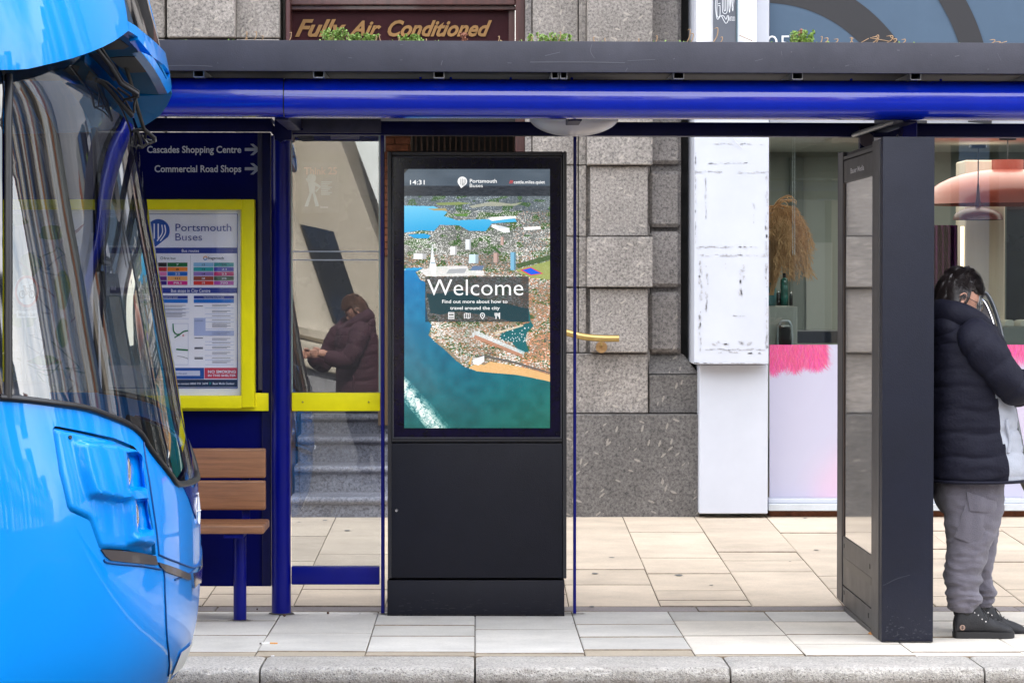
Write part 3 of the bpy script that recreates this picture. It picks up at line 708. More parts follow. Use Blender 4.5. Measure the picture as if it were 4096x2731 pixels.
# blind chain of small beads
bc = []; V, Fs = [], []
for k in range(96):
    for dx in (-4, 4):
        c = P(3175 + dx, 542 + k * 5.0, 18.6); r = .0028
        b = len(V); V += [c + Vector(q) * r for q in ((1, 0, 0), (-1, 0, 0), (0, 1, 0), (0, -1, 0), (0, 0, 1.2), (0, 0, -1.2))]
        Fs += [tuple(b + i for i in f) for f in ((0, 2, 4), (2, 1, 4), (1, 3, 4), (3, 0, 4), (2, 0, 5), (1, 2, 5), (3, 1, 5), (0, 3, 5))]
o = mobj('blind_chain', V, Fs, M('chain_beads', (.7, .72, .74, 1), rough=.3, metal=.4), smooth=True); tag(o, 'long white beaded blind chain hanging inside the salon window', 'chain')
# pampas grass bouquet in a vase on a cabinet
cab = pbox('cabinet', 3060, 3190, 1225, 1420, 19.3, .5, M('cabinet_grey', (.30, .29, .26, 1), rough=.5, mot=.1), None, .006); tag(cab, 'pale grey cabinet in the salon window below the dried grasses', 'cabinet')
pg = empty('pampas_bouquet', P(3090, 1225, 19.5), 'large bouquet of drooping golden pampas grass behind the window', 'plant')
GOLDG = M('dried_pampas', (.66, .38, .19, 1), rough=.8, mot=.35, mscale=20)
rg = random.Random(11); V, Fs = [], []
for s in range(150):
    root = Vector((P(3085, 1120, 19.5).x + rg.uniform(-.02, .02), 19.5 + rg.uniform(-.05, .05), P(3085, 1180, 19.5).z))
    tgt = P(rg.uniform(3040, 3170), rg.uniform(820, 960), 19.5 + rg.uniform(-.2, .2)); end = P(tgt.x * 0 + rg.uniform(3090, 3252), rg.uniform(930, 1110), 19.5 + rg.uniform(-.25, .25))
    pts = [root, root.lerp(tgt, .6), tgt, tgt.lerp(end, .5) + Vector((.03, 0, .05)), end]
    q = smooth_path(pts, 5)
    tube_geo(q, [.0016] * len(q), 3, V, Fs, cap=False)
    for p_ in q[8:]:
        for _ in range(5):
            d = Vector((rg.uniform(-.02, .035), rg.uniform(-.02, .02), rg.uniform(-.055, -.01))); sdv = Vector((.0022, 0, .001)); b = len(V)
            V += [p_, p_ + d, p_ + d + sdv, p_ + sdv]; Fs.append((b, b + 1, b + 2, b + 3))
for s in range(22):
    a = P(3080, 850, 19.4); e = P(rg.uniform(3140, 3178), rg.uniform(780, 850), 19.4 + rg.uniform(-.1, .1)); q = smooth_path([a, a.lerp(e, .5) + Vector((0, 0, .03)), e, e + Vector((.015, 0, -.02))], 5)
    tube_geo(q, [.003] * len(q), 3, V, Fs, cap=False)
mobj('plumes', V, Fs, GOLDG, pg, smooth=True)['kind'] = 'stuff'
V, Fs = lathe_geo([(.03, P(3085, 1223, 19.5).z), (.05, P(3085, 1200, 19.5).z), (.035, P(3085, 1160, 19.5).z), (.03, P(3085, 1130, 19.5).z)], P(3085, 1200, 19.5).x, 19.5, 18); mobj('vase', V, Fs, M('teal_vase', (.1, .25, .27, 1), rough=.2, coat=.5), pg, smooth=True)
def bottle(px, y0, y1, hw, mat, capm, label, Y=19.38):
    c = P(px, y1, Y); t = P(px, y0, Y); h = t.z - c.z; r = hw * Y / F
    e = empty('bottle', c, label, 'bottle', 'bottles on the salon cabinet')
    V, Fs = lathe_geo([(0.0005, c.z), (r, c.z), (r, c.z + h * .3), (r * .93, c.z + h * .33), (r, c.z + h * .36), (r, c.z + h * .6), (r * .93, c.z + h * .63), (r, c.z + h * .66), (r * .9, c.z + h * .8), (r * .35, c.z + h * .86)], c.x, Y, 18); mobj('glass_body', V, Fs, mat, e, smooth=True)
    V, Fs = lathe_geo([(r * .4, c.z + h * .86), (r * .42, t.z), (.0005, t.z)], c.x, Y, 14); mobj('cap', V, Fs, capm, e, smooth=True)
TEAL = M('dark_green_glass', (.01, .10, .08, 1), rough=.15, coat=.7)
bottle(3137, 1092, 1222, 16, TEAL, BLACK, 'tall dark green ribbed bottle in the window')
bottle(3114, 1160, 1222, 9, BLACKG, CHROME, 'small black bottle left of the green one')
bottle(3164, 1165, 1222, 7, BLACKG, CHROME, 'slim black tube right of the green bottle')
# counter band and chairs
ct = pbox('counter', 3100, 4700, 1322, 1372, 20.3, .4, M('navy_counter', (.012, .014, .03, 1), rough=.3, coat=.3), None, .004); tag(ct, 'low dark counter running along the back of the salon', 'counter')
ct2 = pbox('reception_desk', 4010, 4560, 1306, 1700, 19.7, .4, M('desk_grey', (.12, .125, .115, 1), rough=.5), None, .006); tag(ct2, 'grey green reception desk at the window behind the person', 'desk')
def chair(cx, ytop, Y, mat, label):
    e = empty('salon_chair', P(cx, 2000, Y), label, 'chair', 'salon chairs')
    a = P(cx - 26, ytop, Y); b = P(cx + 26, ytop, Y)
    q = smooth_path([P(cx - 30, 1560, Y), P(cx - 28, ytop + 60, Y), P(cx - 20, ytop + 8, Y), P(cx, ytop, Y), P(cx + 20, ytop + 8, Y), P(cx + 28, ytop + 60, Y), P(cx + 30, 1560, Y)], 5)
    tube('chair_frame', q, .009, GALV, e, 8)
    bm = bmesh.new(); bm_box(bm, a.x, b.x, Y - .02, Y + .03, P(cx, ytop + 170, Y).z, P(cx, ytop + 14, Y).z, .015, 2); bmobj('backrest', bm, mat, e)
    bm = bmesh.new(); bm_box(bm, a.x - .05, b.x + .05, Y - .42, Y + .02, .48, .54, .02, 2); bmobj('seat', bm, mat, e)
    for sx in (-1, 1):
        for sy in (-.38, 0): tube('leg', [Vector(((a.x + b.x) / 2 + sx * .1, Y + sy, .49)), Vector(((a.x + b.x) / 2 + sx * .13, Y + sy * 1.05, .05))], .01, GALV, e, 6)
chair(3140, 1283, 19.25, BLACKG, 'chrome framed chair with its curved back below the green bottle')
CREAM = M('cream_leather', (.50, .50, .44, 1), rough=.5)
for cx, lab in ((4040, 'cream tub chair behind the reception desk, nearer the column'), (4105, 'cream tub chair at the frame edge behind the reception desk')):
    c = P(cx, 1330, 20.4); e = empty('tub_chair', c, lab, 'chair', 'cream chairs')
    pts = smooth_path([P(cx - 26, 1345, 20.4), P(cx - 20, 1290, 20.4), P(cx, 1280, 20.4), P(cx + 16, 1284, 20.4), P(cx + 12, 1320, 20.4), P(cx - 2, 1345, 20.4)], 4)
    bm = bmesh.new(); vs = [bm.verts.new(p) for p in pts[:-1]]; f = bm.faces.new(vs); r = bmesh.ops.extrude_face_region(bm, geom=[f]); bmesh.ops.translate(bm, verts=[v for v in r['geom'] if isinstance(v, bmesh.types.BMVert)], vec=(0, .3, 0)); bmesh.ops.triangulate(bm, faces=[f for f in bm.faces if len(f.verts) > 4]); bmesh.ops.recalc_face_normals(bm, faces=bm.faces)
    bmobj('shell', bm, CREAM, e, autos=50)
    tube('pedestal', [Vector((c.x, c.y + .15, c.z)), Vector((c.x, c.y + .15, .05))], .02, GALV, e, 8)

# ---------------------------------------------------------------- bus shelter
YS = 13.39
sh = empty('bus_shelter', P(1127, 2456, YS), 'navy blue bus shelter with planted grey roof edge and round front tube', 'bus shelter')
sh.location.z = 0.0
SL = .0038
def PS(px, py, Y):     # the roof falls very slightly towards the right
    return P(px, py + SL * (px - 1900), Y)
def sbox(name, px0, px1, py0, py1, Y, d, mat, bev=0.003, parent=None):
    a0, a1 = PS(px0, py0, Y), PS(px0, py1, Y); b0, b1 = PS(px1, py0, Y), PS(px1, py1, Y)
    V = [a1, b1, b0, a0] + [v + Vector((0, d, 0)) for v in (a1, b1, b0, a0)]
    bm = bmesh.new(); vs = [bm.verts.new(v) for v in V]
    for f in ((0, 1, 2, 3), (7, 6, 5, 4), (0, 4, 5, 1), (1, 5, 6, 2), (2, 6, 7, 3), (3, 7, 4, 0)): bm.faces.new([vs[i] for i in f])
    bmesh.ops.recalc_face_normals(bm, faces=bm.faces)
    if bev: bmesh.ops.bevel(bm, geom=list(bm.edges), offset=bev, segments=2, profile=.6, affect='EDGES')
    return bmobj(name, bm, mat, parent or sh, autos=40)
YT = 12.28
XA, XB_ = -1200, 4900
# roof tray: fascia, soil, dark underside
sbox('fascia', XA, XB_, 164, 287, 12.2, .03, FASCIA, .002)
sbox('roof_tray', XA, XB_, 178, 284, 12.235, 1.45, M('roof_tray_dark', (.03, .03, .035, 1), rough=.7), 0)
SOIL = M('roof_soil', (.09, .07, .045, 1), rough=1, mot=.5, mscale=20, bump=.8, bscale=40)
V, Fs = [], []
for i in range(90):
    for j in range(8):
        p = PS(XA + (XB_ - XA) * i / 89, 172, 12.235 + 1.44 * j / 7); p.z += R.uniform(-.006, .006) - .004; V.append(p)
for i in range(89):
    for j in range(7): a = i * 8 + j; Fs.append((a, a + 8, a + 9, a + 1))
mobj('roof_soil', V, Fs, SOIL, sh, smooth=True)
# front tube in two lengths
def tubeseg(px0, px1, py0, py1, nm):
    a = PS(px0, (py0 + py1) / 2, YT + .09); b = PS(px1, (py0 + py1) / 2, YT + .09); r = (py1 - py0) / 2 * (YT + .09) / F
    return tube(nm, [a, b], r, TUBE_BLUE, sh, 64)
tubeseg(XA, 1136, 315, 472, 'front_tube'); tubeseg(1141, XB_, 316, 475, 'front_tube')
tubeseg(1135.5, 1141.5, 318, 470, 'tube_joint')
bpy.data.objects['tube_joint'].data.materials[0] = BLACK
# lip hanging under the tube at the back
# rivet heads on the tube and galvanised brackets in the dark gap
for px in (1682, 1803, 2043, 2287, 3165, 3405, 3763, 3650, 660):
    c = PS(px, 314, YT + .07); V, Fs = lathe_geo([(.006, c.z - .002), (.006, c.z + .004), (.0005, c.z + .006)], c.x, c.y, 8); mobj('rivet', V, Fs, TUBE_BLUE, sh, smooth=True)
for px in (795, 1275, 1756, 2220, 2255, 2715, 3190, 3663, 4140, 300):
    wd = 13 if px in (2220, 2255) else 20; pr = []
    V, Fs = [], []
    for a, b in (((px - wd, 286), (px - wd, 313)), ((px + wd, 286), (px + wd, 313)), ((px - wd, 312), (px + wd, 312))):
        p0, p1 = PS(*a, 12.26), PS(*b, 12.26)
        t = .0018; base = len(V)
        if a[0] == b[0]: cs = [(p0.x - t, p0.z), (p0.x + t, p0.z), (p1.x + t, p1.z), (p1.x - t, p1.z)]
        else: cs = [(p0.x, p0.z + t), (p1.x, p1.z + t), (p1.x, p1.z - t), (p0.x, p0.z - t)]
        V += [(x_, 12.26, z_) for x_, z_ in cs] + [(x_, 12.9, z_) for x_, z_ in cs]
        Fs += [tuple(base + q for q in f) for f in ((0, 1, 2, 3), (7, 6, 5, 4), (0, 4, 5, 1), (1, 5, 6, 2), (2, 6, 7, 3), (3, 7, 4, 0))]
    mobj('roof_bracket', V, Fs, GALV, sh)
sbox('gap_backing', XA, XB_, 286, 316, 12.95, .02, BLACK, 0)
# white strip seen right under the tube, rear beam
RB = YS - .05
sbox('rear_beam', 1166, XB_, 486, 541, RB, .10, DARK_BEAM)
sbox('rear_beam', XA, 1088, 476, 527, RB, .10, DARK_BEAM)
RIV = M('beam_plate', (.05, .045, .075, 1), rough=.45, mot=.35, mscale=14)
sbox('cover_plate', 1166, 1524, 478, 533, RB - .02, .018, RIV, .002)
for px in (1208, 1730, 3010):
    c = PS(px, 520, RB - .02); V, Fs = tube_geo([c, c - Vector((0, .006, 0))], .006, 10); mobj('rivet', V, Fs, DARK_BEAM, sh, smooth=True, autos=40)
# roof ribs from the tube to the beam
for px in (1127, 2300, 3640):
    a = PS(px, 455, YT + .16); b = PS(px - 0, 487, RB); q = box('roof_rib', a.x - .03, a.x + .03, YT + .15, RB, a.z - .03, a.z + .03, DARK_BEAM, sh, .003)
# posts
def post(px0, px1, py1, Y, mat, ytop=500):
    b = P((px0 + px1) / 2, py1, Y); r = (px1 - px0) / 2 * Y / F; t = PS((px0 + px1) / 2, ytop, Y)
    tube('post', [Vector((b.x, Y, -.004)), Vector((b.x, Y, t.z))], r, mat, sh, 40)
    V, Fs = lathe_geo([(r + .016, .001), (r + .012, .006), (r + .001, .008)], b.x, Y, 28); mobj('post_collar', V, Fs, M('grimy_collar', (.06, .055, .05, 1), rough=.9, mot=.5, mscale=40) if 'grimy_collar' not in bpy.data.materials else bpy.data.materials['grimy_collar'], sh, smooth=True)
post(1087, 1164, 2456, YS, PAINT_BLUE, 545)
sbox('bracket', 1098, 1166, 470, 562, YS - .11, .12, DARK_BEAM)
pprism('gusset', [(1040, 478), (1078, 478), (1138, 560), (1120, 572)], YS - .09, .012, DARK_BEAM, sh)
pprism('gusset', [(1083, 478), (1092, 478), (1146, 556), (1138, 566)], YS - .10, .02, M('gusset_edge', (.10, .11, .22, 1), rough=.35) , sh)
pbox('thin_post', 1524, 1537, 541, 2455, YS - .01, .05, PAINT_BLUE, sh, .002); pbox('thin_post', 2293, 2306, 541, 2455, YS - .01, .05, PAINT_BLUE, sh, .002)
pbox('thin_post', 1537, 1541, 541, 606, YS - .012, .02, GALV, sh)
# glass screen left of the kiosk
SG = glass('shelter_glass', (.9, .92, .93), 2.0, 0.0)
pbox('glass_pane', 1168, 1521, 541, 1568, YS + .01, .010, SG, sh); pbox('glass_pane', 1168, 1521, 1646, 2264, YS + .01, .010, SG, sh)
EDGE = M('glass_edge', (.25, .38, .36, 1), rough=.2, coat=.5)
pbox('pane_edge', 1515, 1521, 541, 1568, YS + .006, .003, EDGE, sh); pbox('pane_edge', 1166, 1169, 541, 1568, YS + .006, .003, EDGE, sh)
pbox('yellow_band', 1167, 1520, 1570, 1643, YS - .01, .035, YELLOW, sh, .004, 2)
for px in (1211, 1475):
    c = P(px, 1607, YS - .012); V, Fs = tube_geo([c, c - Vector((0, .004, 0))], .0045, 10); mobj('screw', V, Fs, M('screw_dull', (.35, .31, .05, 1), rough=.5) if px == 1211 else bpy.data.materials['screw_dull'], sh, smooth=True)
pbox('bottom_rail', 1165, 1518, 2264, 2337, YS - .015, .05, PAINT_BLUE, sh, .006, 2)
# frosted manifestation lines on the pane
FR = M('frosted_line', (.42, .44, .47, 1), rough=.6)
for y in (1003, 1037): pbox('frosted_line', 1170, 1515, y, y + 5, YS + .006, .001, FR, sh)
# solid blue back panel on the left with lettering
pbox('back_panel', -1300, 1050, 530, 2343, YS + .02, .03, PANEL_BLUE, sh, .002); pbox('panel_edge', 1032, 1048, 530, 1560, YS - .01, .05, M('panel_edge', (.035, .033, .06, 1), rough=.5, mot=.3, mscale=10), sh, .002)
pbox('panel_frame', 1048, 1082, 530, 2343, YS + .0, .05, DARK_BEAM, sh, .003)
pbox('yellow_band', -1300, 1074, 1571, 1643, YS - .015, .035, YELLOW, sh, .003, 2)
YP = YS + .017
text('Cascades Shopping Centre', 588, 965, 611, 583, YP, INK_W, sh, bold=.022); text('Commercial Road Shops', 618, 965, 688, 660, YP, INK_W, sh, bold=.022)
for y in (598, 675):
    flat('arrow', [(979, y - 6), (1018, y - 6), (1001, y - 22), (1014, y - 22), (1041, y), (1014, y + 23), (1001, y + 23), (1018, y + 6), (979, y + 6)], YP, INK_G, sh)

# poster case
pc = empty('poster_case', P(530, 1635, YS), 'wide yellow framed timetable case on the blue back panel of the shelter', 'poster case')
YF = YS - .075
for nm, q in (('frame_side', (968, 1017, 797, 1628)), ('frame_side', (-20, 30, 797, 1628)), ('frame_rail', (30, 967, 797, 838)), ('frame_rail', (30, 967, 1582, 1632))):
    pbox(nm, q[0], q[1], q[2], q[3], YF, .09, YELLOW, pc, .004, 2)
pbox('frame_hinge_strip', 963, 968, 800, 1628, YF + .004, .02, M('yellow_strip', (.62, .54, .02, 1), rough=.4), pc)
pbox('case_back', 0, 1000, 800, 1625, YF + .085, .02, BLACK, pc)
pbox('case_glass', 32, 964, 840, 1580, YF + .012, .004, glass('case_glass', (.99, .99, 1), 1.45), pc)
pp = M('poster_paper', (.93, .92, .94, 1), rough=.5, mot=.04, mscale=3)
pbox('poster_sheet', 395, 962, 838, 1582, YF + .045, .003, pp, pc)
pbox('map_sheet', 34, 372, 838, 1582, YF + .045, .003, pp, pc)
YQ = YF + .043; K = {}
def ink(r, g, b):
    k = (r, g, b)
    if k not in K: K[k] = M('ink_%s' % ['blue', 'sky', 'green', 'orange', 'tan', 'pink', 'black', 'red', 'lilac', 'teal', 'brown', 'purple', 'olive', 'grey', 'pale', 'white', 'mint', 'cyan', 'rose', 'navy'][len(K) % 20] , S(k), rough=.5)
    return K[k]
NB = (18, 48, 140); LB = (0, 110, 200)
def pr(x0, x1, y0, y1, c, dy=0, nm='print_block'): return flat(nm, [(x0, y1), (x1, y1), (x1, y0), (x0, y0)], YQ - dy, ink(*c), pc)
def pt(s, x0, x1, yb, yc, c, bold=.01, dy=.0015): return text(s, x0, x1, yb, yc, YQ - dy, ink(*c), pc, 'lettering', bold=bold)
for q in ((420, 950, 855, 857), (948, 951, 855, 1550), (420, 950, 1549, 1552), (420, 423, 855, 1550)): pr(*q, NB)
# pin shaped bus emblem
def pin(cx, cy, r, Y, c1, c2, parent, k=1.0):
    a = [(cx + r * math.cos(t), cy - r * math.sin(t)) for t in np.linspace(math.radians(-35), math.radians(215), 30)]
    flat('emblem_pin', a + [(cx - r * .25, cy + r * 1.42)], Y, c1, parent)
    for dx in (-.35, .0):
        stroke('emblem_stripe', [(cx + dx * r, cy - r * .6), (cx + dx * r, cy + r * .7)], r * .11, Y - .001, c2, parent, 1)
    for q in (.35, .62): stroke('emblem_stripe', [(cx + (q - .45) * r, cy + r * .9), (cx + q * r, cy + r * .2), (cx + q * r * .9, cy - r * .5)], r * .10, Y - .001, c2, parent)
pin(633, 922, 46, YQ, ink(28, 80, 165), pp, pc)
pt('Portsmouth', 702, 925, 924, 893, (28, 55, 140), 0); pt('Buses', 702, 808, 962, 931, (28, 55, 140), -.008)
pr(430, 948, 990, 1013, NB); pt('Bus routes', 727, 796, 1008, 996, (235, 235, 240))
pt('first bus', 655, 702, 1037, 1027, (40, 40, 50)); pt('Stagecoach', 831, 895, 1037, 1026, (40, 40, 60))
stroke('logo_ring', circ(647, 1032, 5, 0, 360, 12), 1.6, YQ - .001, ink(40, 40, 50), pc, 1); stroke('logo_ring', circ(821, 1032, 7, 0, 200, 12), 3, YQ - .001, ink(230, 150, 30), pc, 1); stroke('logo_ring', circ(821, 1032, 7, 200, 360, 12), 3, YQ - .001, ink(0, 120, 190), pc, 1)
W_ = (235, 235, 240); B_ = (25, 25, 30)
L1 = (((20, 20, 20), (0, 110, 50), '7', W_), ((200, 30, 30), (240, 130, 20), '8', B_), ((225, 120, 170), (0, 100, 190), '22', W_), ((100, 20, 120), (240, 170, 90), 'H1', B_), ((50, 20, 120), (215, 20, 125), 'PR1', W_))
L2 = (((140, 190, 220), '12', B_, (30, 150, 150), '20', B_), ((40, 165, 165), '13', B_, (60, 60, 165), '21', W_), ((150, 120, 190), '14', B_, (190, 30, 100), '23', W_), ((150, 65, 35), '18', W_, (60, 85, 60), '25', W_), ((215, 45, 30), '19', W_, (175, 60, 160), '700', W_))
for k in range(5):
    y0 = 1050 + k * 18.3; y1 = y0 + 16
    pr(600, 667, y0, y1, L1[k][0]); pr(670, 750, y0, y1, L1[k][1]); w2 = 5 * len(L1[k][2]); pt(L1[k][2], 710 - w2, 710 + w2, y1 - 4, y0 + 4, L1[k][3])
    pr(774, 854, y0, y1, L2[k][0]); pt(L2[k][1], 808, 820, y1 - 4, y0 + 4, L2[k][2]); pr(856, 935, y0, y1, L2[k][3]); w2 = 5 * len(L2[k][4]); pt(L2[k][4], 896 - w2, 896 + w2, y1 - 4, y0 + 4, L2[k][5])
pr(761, 762, 1020, 1140, (150, 150, 160))
pr(440, 951, 1150, 1172, NB); pt('Bus stops in City Centre', 684, 841, 1168, 1155, W_)
for a, b in ((560, 751), (775, 936)):
    pr(a, b, 1182, 1194, NB); pr(a, b, 1196, 1211, LB)
    pt('City Centre South bus stops', a + 40, b - 40, 1191, 1185, W_, 0)
gr = (120, 122, 135)
for (a, b), rows_ in (((570, 751), ((1220, 2), (1235, 2), (1250, 4))), ((848, 930), ((1218, 2), (1242, 2), (1262, 1), (1278, 1), (1292, 4), (1328, 2), (1352, 2), (1370, 1), (1386, 2), (1408, 2), (1430, 1), (1444, 2)))):
    for y, n_ in rows_:
        for q in range(n_): pr(a, b - (8 if q % 2 == 0 else 22), y + q * 5, y + q * 5 + 1.8, gr)
        pr(a - 28, b + 5, y + n_ * 5 + 3, y + n_ * 5 + 4, (120, 150, 205))
for y in (1222, 1281, 1350, 1388, 1392, 1428, 1433): pr(778, 812, y, y + 3, (60, 60, 75))
pr(776, 822, 1271, 1342, (178, 190, 225)); pr(822, 936, 1322, 1342, (178, 190, 225))
for q in ((690, 752, 1293, 1294), (752, 753, 1293, 1458), (600, 752, 1457, 1458)): pr(*q, (140, 150, 190))
GN = ink(20, 120, 60)
for q in ([(692, 1294), (694, 1322), (700, 1330)], [(697, 1330), (715, 1338), (735, 1325), (752, 1322)], [(714, 1340), (698, 1350)]): stroke('map_road', q, 5, YQ - .001, GN, pc)
stroke('map_road', circ(716, 1338, 4, 0, 360, 10), 2, YQ - .002, GN, pc, 1); stroke('map_road', [(705, 1396), (752, 1400)], 6, YQ - .001, GN, pc, 1); stroke('map_road', [(709, 1423), (730, 1426), (752, 1434)], 1.5, YQ - .001, ink(*B_), pc)
stroke('map_stop', circ(733, 1341, 3, 0, 360, 8), 2, YQ - .001, ink(200, 40, 50), pc, 1)
pr(600, 816, 1470, 1515, (20, 70, 150)); pr(640, 800, 1482, 1502, (205, 208, 225), .001); pt('cattle.miles.quiet', 690, 748, 1496, 1488, (30, 60, 140), 0, .002)
pr(818, 950, 1470, 1513, (205, 35, 40)); pt('NO SMOKING', 832, 943, 1491, 1480, W_, .025); pt('IN THIS SHELTER', 832, 943, 1505, 1496, W_, .02)
pr(600, 950, 1517, 1547, (14, 20, 45)); pt('For assistance please contact 0800 731 3699', 620, 832, 1537, 1529, W_, .01); pt('Bauer Media Outdoor', 851, 938, 1537, 1528, W_, .01)
flat('logo_triangle', [(838, 1527), (846, 1532), (838, 1538)], YQ - .002, ink(30, 140, 130), pc)
# network map: pale sheet with parks and route lines
gp = [(60, 880, 50, 24), (210, 930, 60, 30), (120, 1060, 40, 50), (250, 1160, 30, 80), (90, 1280, 60, 30), (250, 1330, 24, 60), (180, 1440, 60, 20)]
for i, (a, b, c_, d_) in enumerate(gp): flat('map_park', [(a + c_ * math.cos(t) * (1 + .25 * math.sin(3 * t + i)), b + d_ * math.sin(t)) for t in np.linspace(0, 6.0, 14)], YQ - .0005, ink(150, 190, 120), pc)
rm = random.Random(5)
for i in range(16):
    x, y = rm.uniform(50, 300), rm.uniform(860, 1540); q = [(x, y)]
    for k in range(4): x = min(362, max(42, x + rm.uniform(-60, 90))); y = min(1570, max(845, y + rm.uniform(-50, 60))); q.append((x, y))
    stroke('map_route', q, 3.2, YQ - .001 - i * .00003, ink(*[(20, 120, 60), (60, 130, 170), (170, 60, 90), (40, 60, 130)][i % 4]), pc)
for q in ((424, 590, 870, 980), (424, 560, 1182, 1460)):
    pr(*q, (150, 175, 185), 0, 'print_block')

# scratches and bird marks on the grey fascia, scuffs low on the kiosk are added with it
SCR_ = M('pale_scratch', (.11, .11, .13, 1), rough=.7)
rs_ = random.Random(17)
for q in ([(2368, 176), (2362, 205), (2378, 232)], [(2180, 222), (2240, 208)], [(2120, 248), (2330, 247), (2500, 249)], [(2510, 241), (2620, 236)], [(1770, 243), (1764, 262)], [(2510, 270), (2502, 284)], [(660, 268), (760, 266), (850, 270)], [(3125, 200), (3128, 218)], [(3990, 205), (4004, 235)], [(3020, 240), (3052, 232)]):
    stroke('scratch', [(a_, b_ + SL * (a_ - 1900)) for a_, b_ in q], rs_.uniform(1.6, 3.4), 12.1985, SCR_, sh, 3)
for k in range(16):
    a_, b_ = rs_.uniform(700, 4000), rs_.uniform(180, 278); stroke('scratch', [(a_, b_ + SL * (a_ - 1900)), (a_ + rs_.uniform(-8, 18), b_ + rs_.uniform(-5, 5) + SL * (a_ - 1900))], rs_.uniform(1.5, 4), 12.1985, SCR_, sh, 1)
# ---------------------------------------------------------------- dome lamp under the roof
c = PS(2296, 482, 12.95)
dl = empty('shelter_lamp', c, 'round white bowl lamp fixed under the shelter roof', 'lamp')
rr = 180 * 12.95 / F; zt_ = c.z + .02; hh = 62 * 12.95 / F + .02
V, Fs = lathe_geo([(.0005, zt_ - hh)] + [(rr * math.sin(t), zt_ - hh * math.cos(t)) for t in np.linspace(.06, math.pi / 2, 14)], c.x, c.y, 56)
FROST = M('frosted_plastic', (.52, .50, .55, 1), rough=.35, coat=.3); mobj('bowl', V, Fs, FROST, dl, smooth=True)
V, Fs = lathe_geo([(rr, zt_), (rr + .006, zt_ + .004), (rr + .006, zt_ + .02), (.0005, zt_ + .02)], c.x, c.y, 56); mobj('rim', V, Fs, GALV, dl, smooth=True, autos=40)

# ---------------------------------------------------------------- bench
YBn = 13.12
bn = empty('bench', P(960, 2481, YBn), 'brown timber bench with two back boards on round navy legs', 'bench'); bn.location.z = 0
WOOD = M('oiled_hardwood', (.33, .145, .065, 1), rough=.45, coat=.15, mot=.42, mscale=5, stretch=(.55, 7, 11), bump=.12, bscale=30)
x0_ = P(-420, 1900, YBn).x
for y0, y1 in ((1793, 1911), (1921, 2039)): a = P(1062, y1, YBn + .02); b = P(1062, y0, YBn + .02); box('back_board', x0_, a.x, YBn + .02, YBn + .06, a.z, b.z, WOOD, bn, .010, 3)
a = P(1060, 2140, YBn - .28); b = P(1060, 2078, YBn + .02)
for k in range(3): yy = YBn - .30 + k * .115; box('seat_board', x0_, a.x - .002, yy, yy + .11, a.z + .008, a.z + .048, WOOD, bn, .012, 3)
for px in (960, 60):
    b = P(px, 2481, YBn); r = 26 * YBn / F
    tube('leg', [Vector((b.x, YBn, -.004)), Vector((b.x, YBn, a.z - .012))], r, PAINT_BLUE, bn, 28)
    V, Fs = lathe_geo([(r + .012, .001), (r + .010, .005), (r + .001, .006)], b.x, YBn, 24); mobj('leg_collar', V, Fs, bpy.data.materials['grimy_collar'], bn, smooth=True)
    box('seat_bracket', b.x - .05, b.x + .04, YBn - .28, YBn + .06, a.z - .012, a.z + .006, PAINT_BLUE, bn, .002)
    box('back_bracket', b.x + .005, b.x + .04, YBn + .065, YBn + .09, a.z, P(px, 1800, YBn).z, PAINT_BLUE, bn, .002)

# ---------------------------------------------------------------- information kiosk
YKi = 13.30
ki = empty('information_kiosk', P(1903, 2458, YKi), 'black digital kiosk with a large welcome screen between two thin blue posts', 'kiosk'); ki.location.z = 0
a = P(1549, 2460, YKi); b = P(2258, 2319, YKi); box('plinth', a.x, b.x, YKi, YKi + .28, -.01, b.z, GRAPHITE, ki, .004, 2)
pbox('body', 1566, 2252, 612, 2312, YKi + .03, .22, M('kiosk_shell', (.007, .007, .010, 1), rough=.5), ki, .003)
pbox('side_rail', 1551, 1566, 606, 2312, YKi - .005, .27, M('kiosk_rail', (.012, .012, .016, 1), rough=.35), ki, .003); pbox('side_rail', 2252, 2267, 606, 2312, YKi - .005, .27, bpy.data.materials['kiosk_rail'], ki, .003)
pbox('top_rail', 1566, 2252, 606, 620, YKi - .004, .268, bpy.data.materials['kiosk_rail'], ki, .003)
pbox('door_panel', 1565, 2250, 1772, 2309, YKi, .03, GRAPHITE, ki, .003, 2)
pbox('mid_rail', 1566, 2252, 1754, 1766, YKi + .004, .03, bpy.data.materials['kiosk_rail'], ki, .002)
c = P(1586, 2040, YKi); V, Fs = tube_geo([c, c - Vector((0, .006, 0))], .009, 18); mobj('lock', V, Fs, BLACK, ki, smooth=True, autos=40)
V, Fs = tube_geo([c - Vector((0, .005, 0)), c - Vector((0, .010, 0))], .006, 14); mobj('lock_barrel', V, Fs, CHROME, ki, smooth=True, autos=40)
fr_ = M('screen_bezel_trim', (.045, .045, .055, 1), rough=.4)
for q in ((1570, 1574, 628, 1752), (2243, 2248, 628, 1752), (1574, 2243, 626, 630), (1574, 2243, 1748, 1752)): pbox('bezel_trim', q[0], q[1], q[2], q[3], YKi + .006, .02, fr_, ki)
BEZ = M('dirty_black_glass', (.003, .001, .022, 1), rough=.10, coat=.10, spec=.15, mot=.85, mscale=26, dark=(.001, .001, .006, 1))
pbox('screen_border', 1574, 2243, 630, 1748, YKi + .018, .012, BEZ, ki)
SCU = M('pale_scuff', (.018, .019, .026, 1), rough=.8)
for k in range(46):
    a_, b_ = rs_.uniform(1590, 2240), 2448 - abs(rs_.gauss(0, 26)); stroke('scuff', [(a_, b_), (a_ + rs_.uniform(3, 26), b_ + rs_.uniform(-3, 3))], rs_.uniform(1, 3), YKi - .0012, SCU, ki, 1)
